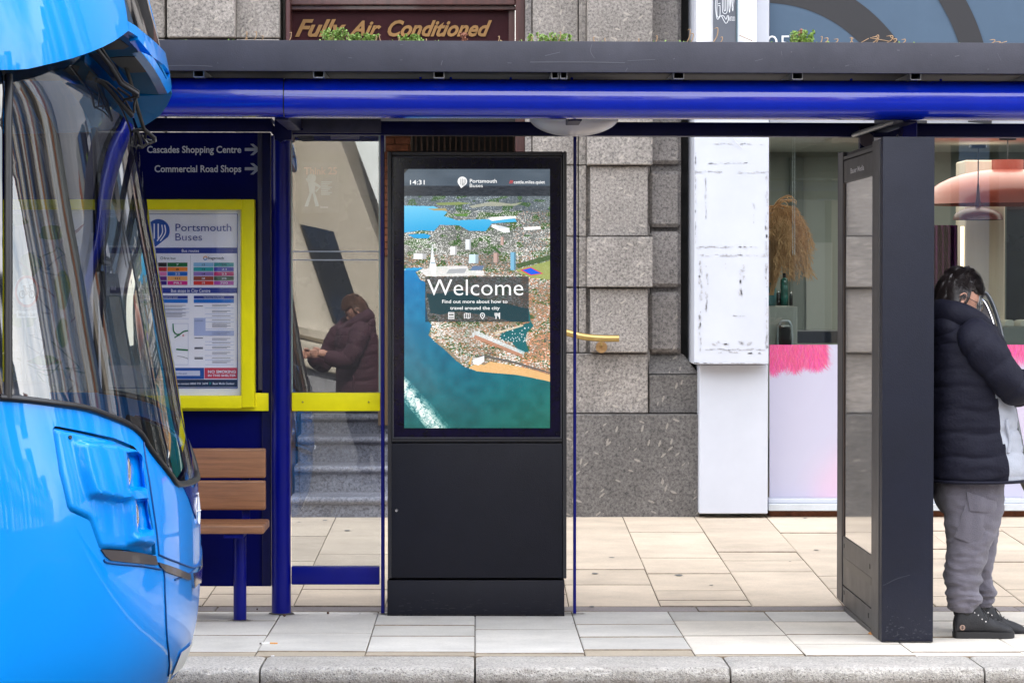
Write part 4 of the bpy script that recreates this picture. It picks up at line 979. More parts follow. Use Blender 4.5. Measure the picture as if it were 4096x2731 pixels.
def screen_img():
    wd, h = 583, 1036; rng = np.random.RandomState(3)
    yy, xx = np.mgrid[0:h, 0:wd].astype(float)
    sx = lambda u: (u - 148) * wd / 752.; sy = lambda v: (v - 122) * h / 1331.
    def poly(pts):
        m = np.zeros((h, wd), bool); p = [(sx(a), sy(b)) for a, b in pts]; n = len(p)
        for i in range(n):
            x1_, y1_ = p[i]; x2_, y2_ = p[(i + 1) % n]
            if y1_ == y2_: continue
            c_ = ((y1_ > yy) != (y2_ > yy)) & (xx < (x2_ - x1_) * (yy - y1_) / (y2_ - y1_) + x1_); m ^= c_
        return m
    def nzf(s, ax=1.0):
        g = rng.rand(int(h / s) + 3, int(wd / (s * ax)) + 3); yi = yy / s; xi = xx / (s * ax); y0 = yi.astype(int); x0 = xi.astype(int); fy = yi - y0; fx = xi - x0
        return (g[y0, x0] * (1 - fy) * (1 - fx) + g[y0 + 1, x0] * fy * (1 - fx) + g[y0, x0 + 1] * (1 - fy) * fx + g[y0 + 1, x0 + 1] * fy * fx)
    A = np.zeros((h, wd, 3))
    t = np.clip((yy - sy(640)) / (sy(1453) - sy(640)), 0, 1)[..., None]
    A[:] = (1 - t) * np.array([10, 118, 178.]) + t * np.array([0, 84, 82.])
    rgt = np.clip((xx - 250) / 330., 0, 1)[..., None] * t; A = A * (1 - .35 * rgt) + np.array([10, 110, 70.]) * .35 * rgt
    A += (nzf(26)[..., None] - .5) * 22 + (nzf(3)[..., None] - .5) * 10
    far = yy < sy(640)
    top = np.clip((yy - sy(300)) / (sy(470) - sy(300)), 0, 1)[..., None]
    W1 = (1 - top) * np.array([110, 190, 225.]) + top * np.array([30, 150, 205.]); A[far] = W1[far]
    land = poly([(140, 255), (905, 255), (905, 1218), (870, 1205), (830, 1196), (760, 1178), (700, 1172), (640, 1168), (560, 1162), (500, 1152), (450, 1132), (410, 1100), (350, 1040), (310, 1012), (272, 975), (290, 920), (270, 900), (255, 800), (258, 720), (255, 700), (230, 690), (205, 650), (250, 625), (150, 630), (148, 640)])
    wat = poly([(140, 308), (300, 312), (370, 342), (352, 362), (420, 384), (560, 378), (720, 376), (728, 392), (600, 400), (568, 440), (480, 438), (430, 410), (330, 408), (300, 440), (235, 436), (148, 448)])
    wat |= poly([(165, 458), (250, 452), (285, 462), (270, 478), (200, 476)])
    hb = poly([(640, 985), (640, 968), (690, 948), (760, 918), (800, 905), (815, 925), (780, 960), (772, 1000), (790, 1060), (740, 1060), (700, 1010), (650, 1000)]) | poly([(560, 790), (790, 838), (800, 905), (700, 905), (600, 880), (430, 850), (330, 870), (280, 860), (262, 760), (330, 760), (430, 740)])
    mask = land & ~wat & ~hb; hb_c = np.array([20, 95, 100.])
    d = np.clip((yy - sy(255)) / (sy(900) - sy(255)), 0, 1)
    base = np.stack([96 + 40 * d, 106 + 20 * d, 112 - 10 * d], -1); A[mask] = base[mask]
    gr_ = nzf(14, 2.2); g2 = mask & (gr_ > .62); A[g2] = np.array([62, 92, 48.]); A[hb] = hb_c
    tone = .84 + .5 * nzf(40, 1.6) * nzf(90, 1.2) ** .5; dist_ = nzf(34, 2.0); n = 26000; ys = np.sort(rng.uniform(sy(258), sy(1200), n)); xs = rng.uniform(0, wd, n)
    for k in range(n):
        y, x = ys[k], xs[k]; iy, ix = int(y), int(x)
        if not mask[min(iy, h - 1), min(ix, wd - 1)]: continue
        s = .55 + 1.7 * (y / h) * 1.3 * rng.uniform(.5, 1.5); w_ = s * rng.uniform(1, 3.2); hh_ = s * rng.uniform(.5, 1.2)
        dd = y / h; right = x / wd; q0 = dist_[min(iy, h - 1), min(ix, wd - 1)]; r = min(.999, max(0, rng.rand() * .75 + (q0 - .42) * .7 + (.0 if dd > .6 else -.04)))
        if r < .40 - .2 * (right > .8) * (dd > .4): c_ = np.array([240, 240, 238.]) * rng.uniform(.86, 1.08)
        elif r < .40 + .28 * (dd > .33) + .15 * (right > .75): c_ = np.array([202, 138, 104.]) * rng.uniform(.75, 1.15)
        elif r < .74: c_ = np.array([196, 192, 186.]) * rng.uniform(.65, 1.1)
        elif r < .94: c_ = np.array([52, 84, 40.]) * rng.uniform(.6, 1.1)
        else: c_ = np.array([70, 72, 82.])
        if dd < .16: c_ = c_ * .72 + np.array([60, 95, 135.]) * .28 if r < .3 else np.array([72, 88, 104.]) * rng.uniform(.7, 1.1)
        y2, x2 = int(y + hh_) + 1, int(x + w_) + 1
        c_ = c_ * tone[min(iy, h - 1), min(ix, wd - 1)]; A[max(0, iy):y2, max(0, ix):x2] = A[max(0, iy):y2, max(0, ix):x2] * .25 + c_ * .75
        A[y2:y2 + max(1, int(hh_ * .8)), max(0, ix):x2] = A[y2:y2 + max(1, int(hh_ * .8)), max(0, ix):x2] * .5 + c_ * .28
    def P_(pts, c_, a=1.0):
        m = poly(pts); A[m] = A[m] * (1 - a) + np.array(c_, float) * a
    P_([(600, 288), (700, 300), (760, 292), (720, 310), (560, 312), (500, 322), (480, 312)], (170, 170, 150), .8); P_([(310, 295), (430, 290), (500, 298), (420, 306), (320, 306)], (128, 142, 88))
    P_([(270, 325), (360, 322), (372, 336), (300, 334)], (160, 150, 110)); P_([(400, 352), (480, 350), (470, 364), (410, 362)], (90, 130, 60))
    P_([(580, 376), (600, 368), (720, 362), (728, 372), (600, 388)], (240, 238, 230)); P_([(600, 405), (690, 425), (692, 446), (660, 448), (598, 420)], (236, 238, 242)); P_([(610, 404), (692, 424), (640, 428)], (205, 210, 215)); P_([(760, 420), (850, 415), (852, 430), (770, 436)], (240, 238, 235))
    for x0, y0, x1, y1, c_ in ((385, 520, 420, 562, (232, 232, 232)), (464, 482, 492, 535, (220, 226, 230)), (645, 470, 662, 512, (190, 160, 150)), (482, 560, 530, 604, (200, 222, 235)), (608, 552, 634, 602, (188, 158, 148)), (695, 548, 722, 640, (120, 175, 205)), (195, 556, 262, 584, (232, 232, 235))):
        P_([(x0, y0), (x1, y0), (x1, y1), (x0, y1)], c_); P_([(x0 + (x1 - x0) * .7, y0), (x1, y0), (x1, y1), (x0 + (x1 - x0) * .7, y1)], tuple(v * .75 for v in c_))
    P_([(225, 640), (330, 620), (470, 618), (480, 640), (560, 645), (560, 668), (260, 672)], (228, 228, 228), .85); P_([(380, 635), (470, 632), (460, 655), (365, 658)], (165, 168, 172)); P_([(500, 620), (560, 616), (548, 640), (488, 642)], (96, 118, 150))
    P_([(285, 575), (292, 500), (300, 575), (314, 620), (308, 672), (292, 672), (278, 620)], (225, 232, 236)); P_([(286, 600), (308, 600), (306, 606), (286, 606)], (150, 170, 185))
    P_([(720, 640), (905, 590), (905, 690), (800, 680)], (150, 160, 90), .9); P_([(745, 640), (800, 625), (865, 658), (800, 668)], (225, 60, 60)); P_([(756, 640), (800, 629), (855, 657), (802, 664)], (20, 90, 215))
    P_([(720, 610), (905, 560), (905, 585), (735, 630)], (60, 85, 45), .85); P_([(590, 515), (612, 520), (650, 552), (640, 558)], (58, 92, 44))
    P_([(480, 1140), (520, 1120), (560, 1128), (590, 1110), (700, 1128), (800, 1150), (898, 1178), (905, 1214), (860, 1205), (800, 1192), (720, 1178), (600, 1168), (520, 1160)], (226, 178, 118), .9)
    P_([(500, 1085), (560, 1075), (720, 1110), (900, 1165), (900, 1172), (720, 1122), (560, 1088)], (92, 88, 84), .9); P_([(500, 960), (520, 952), (770, 1060), (760, 1088), (500, 985)], (214, 226, 232), .7); P_([(512, 972), (760, 1074), (755, 1090), (505, 990)], (170, 100, 66), .7)
    P_([(500, 1100), (560, 1080), (560, 1110), (530, 1130), (505, 1122)], (232, 235, 238)); P_([(310, 1012), (350, 1045), (410, 1100), (450, 1132), (430, 1096), (380, 1050), (320, 1005)], (130, 120, 100), .8)
    P_([(610, 960), (760, 920), (762, 928), (620, 970)], (214, 196, 170), .9)
    for k in range(60):
        x = rng.uniform(650, 810); y = rng.uniform(930, 1010); P_([(x, y), (x + 4, y - 8), (x + 6, y)], (235, 238, 240)) if k < 40 else None
    P_([(478, 1120), (500, 1075), (490, 1130)], (210, 160, 90), .8)
    wk = poly([(148, 1186), (190, 1225), (250, 1290), (310, 1355), (390, 1456), (262, 1456), (210, 1390), (148, 1320)]); ns = nzf(2.2) * .5 + nzf(5) * .4 + nzf(14) * .4; ed_ = np.clip(1.15 - np.abs((xx - sx(150)) * .78 - (yy - sy(1250)) * .62) / 34., 0, 1)
    al = (np.clip((ns - .38) * 2.6, 0, 1) * wk * np.clip(ed_ + .25, 0, 1))[..., None]; A = A * (1 - al) + np.array([225, 236, 228.]) * al
    al = (poly([(150, 1230), (200, 1290), (270, 1370), (330, 1456), (290, 1456), (220, 1380), (150, 1290)]) * np.clip(nzf(7) * 1.5, 0, 1) * .6)[..., None]; A = A * (1 - al) + np.array([238, 244, 240.]) * al
    hd = yy < sy(260); hc = np.stack([72 + 0 * yy, 84 + 0 * yy, 96 + 0 * yy], -1); hc += (nzf(20, 3)[..., None] - .5) * 16
    A[hd] = hc[hd]; lo_ = (yy > sy(208)) & hd; A[lo_] = (np.array([40, 46, 54.]) + (nzf(3, 4)[..., None] - .5) * 26)[lo_]
    bx_ = (xx > sx(256)) & (xx < sx(790)) & (yy > sy(674)) & (yy < sy(906)); A[bx_] = A[bx_] * .38 + np.array([26, 34, 42.]) * .62
    # thin darker notch of the cracked upper left corner
    nt_ = (xx + yy) < 16; A[nt_] = 8
    return A
SCR = picture('screen_picture', screen_img(), emission=.31, rough=.12, coat=.2)
scr = quad_uv('screen', 1617, 2200, 676, 1711, YKi + .014, SCR, ki)
EW = emit('lit_white_text', (1, 1, 1, 1), .25); ER = emit('lit_red_text', (.7, .05, .04, 1), .25)
q_ = lambda u: 1500 + u * .7784
v_ = lambda v: 580 + v * .7781
YTt = YKi + .0125
def st(s, u0, u1, vb, vc, bold=.0, mat=EW): return text(s, q_(u0), q_(u1), v_(vb), v_(vc), YTt, mat, ki, 'lettering', bold=bold)
st('14:31', 180, 255, 203, 179, .012); st('Portsmouth', 487, 626, 194, 174, .012); st('Buses', 487, 554, 217, 198, .0); st('cattle.miles.quiet', 713, 873, 198, 181, .01)
for k in range(3): stroke('red_slash', [(q_(691 + k * 6), v_(198)), (q_(697 + k * 6), v_(181))], 2.2, YTt, ER, ki, 1)
pin(q_(449), v_(187), 19, YTt, EW, M('emblem_dark', (.06, .08, .09, 1)), ki)
st('Welcome', 268, 762, 772, 684, -.004); st('Find out more about how to', 345, 681, 812, 794, .012); st('travel around the city', 386, 641, 845, 827, .012)
def ic(pts, w_=3.0, sub=1): stroke('icon', [(q_(a), v_(b)) for a, b in pts], w_, YTt, EW, ki, sub)
ic([(378, 860), (406, 860), (406, 893), (378, 893), (378, 859)]); ic([(378, 866), (406, 866)]); ic([(378, 878), (406, 878)], 4); ic([(380, 886), (404, 886)], 3)
ic([(459, 866), (459, 891), (469, 887), (469, 863), (459, 867)]); ic([(469, 863), (479, 867), (479, 891), (469, 887)]); ic([(479, 867), (489, 863), (489, 887), (479, 891)])
ic([(a, b) for a, b in circ(552, 874, 11, -40, 220, 14)] + [(552, 893)]); ic([(562, 880), (552, 893)]); ic(circ(552, 874, 3.5, 0, 360, 8), 2)
ic([(622, 862), (622, 893)], 4); ic([(616, 862), (616, 876), (628, 876), (628, 862)], 2.4); ic([(640, 893), (640, 861), (633, 868), (633, 880), (640, 880)], 4)

# ---------------------------------------------------------------- advertising totem
tx0, tx1 = P(3526, 2572, 12.25).x, P(3732, 2572, 12.25).x; TY0, TY1 = 12.25, 13.77
tz1 = P(3640, 547, TY0).z; tt = empty('advertising_totem', Vector(((tx0 + tx1) / 2, TY0, 0)), 'tall dark grey advertising totem standing end on near the kerb', 'totem')
b_ = .004
box('end_cover', tx0, tx1, TY0, TY0 + .07, .012, tz1, TOTEM_M, tt, .003, 2)
box('core', tx0 + .012, tx1 - .012, TY0 + .071, TY1 - .061, .04, tz1 - .012, GRAPHITE, tt, .002)
box('rear_cover', tx0, tx1, TY1 - .06, TY1, .035, tz1, TOTEM_M, tt, .003, 2)
gt = P(3491, 703, 12.60).z; gb_ = P(3491, 2217, 12.60).z
SD = M('totem_side_panel', (.040, .038, .040, 1), rough=.4, mot=.15, mscale=6)
g0, g1 = TY0 + .30, TY1 - .22
for nm, y0, y1, z0, z1 in (('side_frame', TY0 + .071, g0, .015, tz1 - .006), ('side_frame', g1, TY1 - .061, .036, tz1 - .006), ('head_panel', g0, g1, gt, tz1 - .05), ('lower_panel', g0, g1, .122, gb_), ('access_panel', g0, g1, .03, .118), ('foot_panel', TY0 + .071, TY1 - .27, .002, .028)):
    box(nm, tx0 - (.004 if 'frame' in nm else 0), tx0 + .012, y0 + .002, y1 - .002, z0, z1, SD, tt, .002)
box('slot', tx0 - .0015, tx0 + .002, g0 + .02, g1 - .02, .222, .255, BLACK, tt)
box('head_slot', tx0 - .0015, tx0 + .002, g0 - .12, g1 + .02, tz1 - .045, tz1 - .03, BLACK, tt)
for y, z in ((g1 - .06, .30), (g0 + .06, .29), (g1 - .06, .08), (g0 + .1, .07)):
    box('bolt', tx0 - .0025, tx0 + .002, y, y + .02, z, z + .02, BLACK, tt)
TG = M('totem_display_glass', (.10, .10, .10, 1), rough=.07, coat=1.0, spec=1.0)
TG.node_tree.nodes['Principled BSDF'].inputs['IOR'].default_value = 2.2; TG.node_tree.nodes['Principled BSDF'].inputs['Coat IOR'].default_value = 2.2
box('display_glass', tx0 + .004, tx0 + .010, g0 + .002, g1 - .002, gb_ + .002, gt - .002, TG, tt)
box('glass_seal', tx0 - .001, tx0 + .003, g1 - .03, g1 - .003, gb_, gt, M('brown_seal', (.06, .035, .025, 1), rough=.4), tt)
def xt(s, y0, y1, z0, z1, mat, parent):
    V, Fs = text_geo(s, .02); xs = [v[0] for v in V]; a, b = min(xs), max(xs)
    return mobj('lettering', [(tx0 - .002, y0 - (v[0] - a) / (b - a) * (y0 - y1), z0 + v[1] / CAP * (z1 - z0)) for v in V], Fs, mat, parent)
xt('Bauer Media', (g0 + g1) / 2 + .24, (g0 + g1) / 2 - .22, gt + .035, gt + .06, INK_W, tt)
for k in range(60):
    a_, b_ = rs_.uniform(3540, 3722), 2560 - abs(rs_.gauss(0, 60)); stroke('scuff', [(a_, b_), (a_ + rs_.uniform(2, 12), b_ + rs_.uniform(-4, 4))], rs_.uniform(1.5, 5), TY0 - .0012, M('totem_scuff', (.028, .031, .045, 1), rough=.8) if 'totem_scuff' not in bpy.data.materials else bpy.data.materials['totem_scuff'], tt, 1)
stroke('scratch', [(3532, 2340), (3590, 2312), (3640, 2298)], 2.5, TY0 - .0012, bpy.data.materials['totem_scuff'], tt)
# bracket tying the totem's top to the roof
box('top_post', P(3605, 500, 12.9).x, P(3662, 500, 12.9).x, 12.85, 12.95, tz1 - .01, PS(3640, 476, 12.9).z + .03, PAINT_BLUE, tt, .003)
tube('stay_bar', [P(3415, 540, 13.3), P(3592, 484, 12.7)], .012, GALV, tt, 8)
V, Fs = tube_geo([P(3466, 560, 13.3) + Vector((0, -.02, 0)), P(3466, 560, 13.3) + Vector((0, .05, 0))], .032, 24); mobj('mounting_disc', V, Fs, M('dusty_disc', (.13, .10, .11, 1), rough=.6), tt, smooth=True, autos=40)
box('mounting_block', P(3440, 520, 13.3).x, P(3494, 520, 13.3).x, 13.3, 13.36, tz1 - .03, PS(3466, 505, 13.3).z, DARK_BEAM, tt, .003)
c = P(3590, 540, 12.75); V, Fs = lathe_geo([(.014, tz1), (.014, tz1 + .012), (.008, tz1 + .02), (.002, tz1 + .036)], c.x, c.y, 12); mobj('eye_bolt', V, Fs, CHROME, tt, smooth=True, autos=40)
# ---------------------------------------------------------------- double deck bus
BYC, BHW, ROLL, BN, BA = 9.85, 1.25, .03, 2.3, .75
bus = empty('double_decker_bus', (-3.0, BYC, -.115), 'bright sky blue double decker bus nosing in from the left in front of the shelter', 'bus')
def prof(pts):
    hs, xs = [], []
    for px, py in pts:
        p = P(px, py, BYC + .08); hs.append(p.z); xs.append(p.x - .018)
    o = np.argsort(hs); hs = np.array(hs)[o]; xs = np.array(xs)[o]
    g = np.linspace(hs[0] - .3, hs[-1] + .3, 400); v = np.interp(g, hs, xs)
    kk = 5; v = np.convolve(np.pad(v, kk, mode='edge'), np.ones(2 * kk + 1) / (2 * kk + 1), mode='valid')
    kk = 11
    for _ in range(2): v = np.convolve(np.pad(v, kk, mode='edge'), np.ones(2 * kk + 1) / (2 * kk + 1), mode='valid')
    return g, v
LO = prof([(250, 60), (330, 150), (400, 214), (470, 290), (522, 370), (548, 450), (560, 520), (567, 596), (596, 765), (612, 880), (638, 1003), (666, 1175), (683, 1302), (717, 1474), (735, 1612), (750, 1700), (768, 1760), (789, 1818), (803, 1927), (812, 2080), (818, 2226), (812, 2357), (805, 2489), (780, 2610), (730, 2706), (680, 2770), (640, 2810)])
UP = prof([(470, -1500), (540, -500), (599, 0), (634, 77), (649, 153), (666, 236), (686, 306), (689, 390)])
def hull(th, h, pf=LO):
    x0 = float(np.interp(h, pf[0], pf[1])); s = 1 if th >= 0 else -1; a = abs(th)
    if a <= math.pi / 2:
        t = math.sin(a) ** (2 / BN); c = max(0.0, math.cos(a)) ** (2 / BN)
        wv, x = s * BHW * t, x0 - BA * (1 - c)
    else: wv, x = s * BHW, x0 - BA - (a - math.pi / 2)
    if a > 1.2 and pf is LO:      # the side of the body is upright whatever the nose does
        k = min(1, (a - 1.2) / .5); x = x * (1 - k) + k * (-1.12 - (a - math.pi / 2 if a > math.pi / 2 else 0) - BA * (1 - (max(0.0, math.cos(a)) ** (2 / BN) if a <= math.pi / 2 else 0)))
    return Vector((x, BYC + wv, h - ROLL * wv))
def hnorm(th, h, pf=LO):
    e = 1e-3; a = hull(th + e, h, pf) - hull(th - e, h, pf); b = hull(th, h + e, pf) - hull(th, h - e, pf)
    n = a.cross(b); n.normalize(); return n
def inv(px, py, pf=LO):
    """surface parameters of the nearside-facing point of the hull seen at a pixel"""
    lo, hi = -math.pi / 2 - 5.5, .30
    def at(th):
        Y = BYC
        for _ in range(3):
            z = P(px, py, Y).z; h = z + ROLL * (Y - BYC); v = hull(th, h, pf); Y = v.y
        return PX(v)[0] - px, h
    for _ in range(46):
        m = (lo + hi) / 2
        if at(m)[0] < 0: lo = m
        else: hi = m
    return lo, at(lo)[1]
def resolve(pts, pf): return [inv(p[0], p[1], pf) if len(p) == 2 else (p[1], p[2]) for p in pts]
def dens(loop, d=.05):
    o = []
    for i, a in enumerate(loop):
        b = loop[(i + 1) % len(loop)]; n = max(1, int(math.hypot(a[0] - b[0], a[1] - b[1]) / d))
        for k in range(n): o.append((a[0] + (b[0] - a[0]) * k / n, a[1] + (b[1] - a[1]) * k / n))
    return o
def inside(p, L_):
    c = False; n = len(L_)
    for i in range(n):
        a, b = L_[i], L_[(i + 1) % n]
        if (a[1] > p[1]) != (b[1] > p[1]) and p[0] < (b[0] - a[0]) * (p[1] - a[1]) / (b[1] - a[1]) + a[0]: c = not c
    return c
def panel(name, loop, mat, pf=LO, off=0.0, holes=(), mirror=True, step=.045, disp=None, solid=0.0, parent=None, join=False):
    L_ = dens(loop, .05); vs = [Vector(p) for p in L_]; faces = [list(range(len(vs)))]; edges = []
    for hl in holes:
        H = dens(hl, .03); b = len(vs); vs += [Vector(p) for p in H]; edges += [(b + i, b + (i + 1) % len(H)) for i in range(len(H))]
    x0, x1 = min(p[0] for p in L_), max(p[0] for p in L_); y0, y1 = min(p[1] for p in L_), max(p[1] for p in L_)
    gy = y0 + step / 2
    while gy < y1:
        gx = x0 + step / 2
        while gx < x1:
            if inside((gx, gy), L_): vs.append(Vector((gx, gy)))
            gx += step * (1 if gx > -1.8 else 4)
        gy += step
    V2, E2, F2 = delaunay_2d_cdt(vs, edges, faces, 1, 1e-5)[:3]
    F3 = []
    for f in F2:
        c = (sum(V2[i].x for i in f) / len(f), sum(V2[i].y for i in f) / len(f))
        if not inside(c, L_) or any(inside(c, hl) for hl in holes): continue
        F3.append(tuple(f))
    out = []
    sides = (1, -1) if mirror else (1,)
    bm = bmesh.new()
    for s in sides:
        pts = []
        for v in V2:
            th = v.x * s; h = v.y
            p = hull(th, h, pf); d = disp(v.x, v.y) if disp else off
            if isinstance(d, tuple): p = p + hnorm(th, h, pf) * d[0] + Vector((0, d[1] * s, 0))
            elif d: p = p + hnorm(th, h, pf) * d
            pts.append(bm.verts.new(p))
        for f in F3:
            a, b, c = (pts[i] for i in f[:3]); n = (b.co - a.co).cross(c.co - a.co); hn = hnorm(V2[f[0]].x * s, V2[f[0]].y, pf)
            try: bm.faces.new([pts[i] for i in (f if n.dot(hn) > 0 else f[::-1])])
            except ValueError: pass
        if not join or s == sides[-1]:
            if join: bmesh.ops.remove_doubles(bm, verts=bm.verts, dist=.0006)
            bmesh.ops.delete(bm, geom=[v for v in bm.verts if not v.link_faces], context='VERTS')
            if solid:
                r = bmesh.ops.extrude_face_region(bm, geom=list(bm.faces)); # rim with thickness
                vv = [g for g in r['geom'] if isinstance(g, bmesh.types.BMVert)]
                bm.normal_update()
                for v in vv: v.co -= v.normal * solid
                bmesh.ops.recalc_face_normals(bm, faces=bm.faces)
            out.append(bmobj(name, bm, mat, parent or bus, autos=50)); bm = bmesh.new()
    bm.free(); return out
BBLUE = M('sky_blue_coachwork', (.0, .255, .80, 1), rough=.3, coat=.7, spec=.1)
BBLUE.node_tree.nodes['Principled BSDF'].inputs['Coat Roughness'].default_value = .02
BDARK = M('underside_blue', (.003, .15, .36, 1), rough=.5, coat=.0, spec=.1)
BGL = glass('windscreen_glass', (.52, .56, .58), 2.3, 0.0)
BGLD = M('dark_tinted_glass', (.006, .007, .010, 1), rough=.04, coat=1, spec=.8)
RUB = M('black_rubber', (.012, .012, .014, 1), rough=.35)
TRIM = M('dark_trim', (.05, .042, .045, 1), rough=.3, coat=.3)
EMB = M('dark_blue_emblem_panel', (.002, .025, .22, 1), rough=.2, coat=.4, spec=.2)
SIDE = -math.pi / 2
waist_px = [(0, 1597), (115, 1607), (230, 1622), (344, 1640), (436, 1672), (516, 1706), (565, 1746), (597, 1800), (640, 1855), (680, 1905), (713, 1942)]
WA = [inv(a, b) for a, b in waist_px]; hW0 = WA[0][1]; hC = P(728, 1932, BYC).z
waist = [(SIDE - 4.5, hW0)] + WA + [(0.0, hC)]
# housing outline
HO = [(214, 1716), (222, 1709), (240, 1711), (329, 1728), (460, 1757), (534, 1788), (556, 1812), (566, 1835), (592, 2009), (616, 2150), (621, 2214), (600, 2214), (500, 2196), (412, 2193), (398, 2184), (386, 2150), (362, 2082), (350, 2070), (282, 2040), (272, 2026), (240, 1890)]
HOq = [inv(a, b) for a, b in HO]
cxh = sum(p[0] for p in HOq) / len(HOq); cyh = sum(p[1] for p in HOq) / len(HOq)
def grow(q, d):
    o = []; n = len(q); A_ = sum(q[i][0] * q[(i + 1) % n][1] - q[(i + 1) % n][0] * q[i][1] for i in range(n)); sg_ = 1 if A_ > 0 else -1
    for i in range(n):
        tx, ty = q[(i + 1) % n][0] - q[i - 1][0], q[(i + 1) % n][1] - q[i - 1][1]; l = math.hypot(tx, ty); o.append((q[i][0] + sg_ * ty / l * d, q[i][1] - sg_ * tx / l * d))
    return o
HOb = grow(HOq, .0045)
low = [(0.0, .20), (SIDE - 4.5, .25)]
panel('body_shell', low[::-1][:1] + [(SIDE - 4.5, .25)] * 0 + [(0.0, .20)] + waist[::-1][:] if False else [(SIDE - 4.5, .25)] + [(0.0, .20)] + waist[::-1], BBLUE, holes=[HOb], join=True, step=.05)
# lamp housing, its relief worked in photograph pixels
def sdist(p, poly):
    d = 1e9; n = len(poly)
    for i in range(n):
        ax, ay = poly[i]; bx_, by_ = poly[(i + 1) % n]; dx, dy = bx_ - ax, by_ - ay
        t = max(0, min(1, ((p[0] - ax) * dx + (p[1] - ay) * dy) / (dx * dx + dy * dy + 1e-9))); d = min(d, math.hypot(p[0] - ax - dx * t, p[1] - ay - dy * t))
    return d if inside(p, poly) else -d
def ss(x, w_): t = max(0, min(1, x / w_)); return t * t * (3 - 2 * t)
R1 = [(302, 1778), (330, 1768), (455, 1782), (530, 1800), (552, 1830), (572, 1990), (604, 2170), (590, 2184), (512, 2172), (498, 2000), (466, 2002), (352, 1982), (322, 1880)]
L1_ = [(478, 1820), (540, 1824), (552, 1870), (560, 1958), (484, 1960)]; L2_ = [(512, 2005), (566, 2002), (578, 2030), (594, 2128), (520, 2136)]
def relief(th, h):
    p = PX(hull(th, h)); d = .030 * ss(sdist(p, R1) + 10, 24)
    e = sdist(p, HO); d -= .012 * (1 - ss(e, 14))
    g_ = sum(ss(sdist(p, Lp) + 5, 12) for Lp in (L1_, L2_))
    return (d - .012 * g_, .075 * g_)
panel('lamp_housing', HOq, BBLUE, step=.0085, disp=relief)
panel('housing_gap', grow(HOq, .012), BLACK, off=-.035, step=.06)
LENS = M('lamp_lens', (.75, .78, .82, 1), rough=.08, metal=.85, coat=1)
for s in (1, -1):
    for px, py, r in ((493, 1896, .070), (524, 2072, .066)):
        th, h = inv(px, py); c = hull(th * s, h) + Vector((-.005, .03 * s, 0))
        bm = bmesh.new(); bmesh.ops.create_uvsphere(bm, u_segments=28, v_segments=16, radius=1.0)
        for v in bm.verts: v.co = Vector((v.co.x * .028, v.co.y * .045, v.co.z * r)) + c
        bmobj('headlight', bm, LENS, bus, smooth=True)
for s in (1, -1):
    for px, py in ((279, 1748), (600, 2172)):
        th, h = inv(px, py); c = hull(th * s, h); n = hnorm(th * s, h); V, Fs = tube_geo([c - n * .03, c + n * .004 if s == 1 else c + n * .004], .0065, 12); mobj('bolt_hole', V, Fs, BLACK, bus, smooth=True, autos=40)
# trim line, chrome lamp, seams
def qpanel(name, pxs, mat, off, step=.04, **k): return panel(name, [(min(0.0, q[0]), q[1]) for q in (inv(a, b) for a, b in pxs)], mat, off=off, step=step, **k)
qpanel('trim_strip', [(401, 2196), (470, 2200), (560, 2210), (618, 2222), (627, 2258), (560, 2252), (440, 2240), (418, 2222)], TRIM, .006, solid=.012)
qpanel('trim_strip', [(630, 2247), (700, 2270), (757, 2295), (757, 2318), (700, 2300), (655, 2284), (636, 2262)], TRIM, .006, solid=.012)
qpanel('fog_lamp', [(761, 2290), (792, 2278), (798, 2282), (786, 2330), (768, 2350)], CHROME, .010, solid=.02)
def seam(pxs, r=.003, mat=RUB, off=0.001, nm='seam'):
    q = smooth_path([Vector((*inv(a, b), 0)) for a, b in pxs], 6)
    for s in (1, -1): tube(nm, [hull(p.x * s, p.y) + hnorm(p.x * s, p.y) * off for p in q], r, mat, bus, 6)
SEAM = M('panel_seam', (.0, .06, .22, 1), rough=.5)
seam([(574, 1768), (584, 1850), (606, 1990), (626, 2130), (634, 2216)], .0035, SEAM); seam([(414, 2236), (436, 2250), (560, 2262), (632, 2274), (654, 2284), (660, 2400), (668, 2560), (672, 2700)], .0035, SEAM)
seam([(634, 2216), (690, 2240), (778, 2268), (806, 2246)], .0035, SEAM)
# rounded shoulder line that catches the light above the seam
qpanel('emblem_panel', [(730, 1944), (740, 1930), (798, 1930), (808, 1990), (812, 2070), (798, 2112), (784, 2070), (756, 2000)], EMB, .004, solid=.008)
for nm, pts in (('emblem_letter', [(780, 1990), (776, 2030), (782, 2080), (790, 2092), (792, 2040), (788, 1990), (782, 1975)]), ('emblem_letter', [(786, 1970), (786, 2090)]), ('emblem_letter', [(778, 2044), (796, 2040)])):
    q = smooth_path([Vector((*inv(a, b), 0)) for a, b in pts], 4); tube(nm, [hull(p.x, p.y) + hnorm(p.x, p.y) * .006 for p in q], .0022, INK_W, bus, 6)
PLATE = M('number_plate', (.75, .75, .72, 1), rough=.4)
nh0, nh1 = P(740, 2672, BYC).z, P(740, 2580, BYC).z
panel('number_plate', [(-.13, nh0), (0, nh0), (0, nh1), (-.13, nh1)], PLATE, off=.006, join=True)
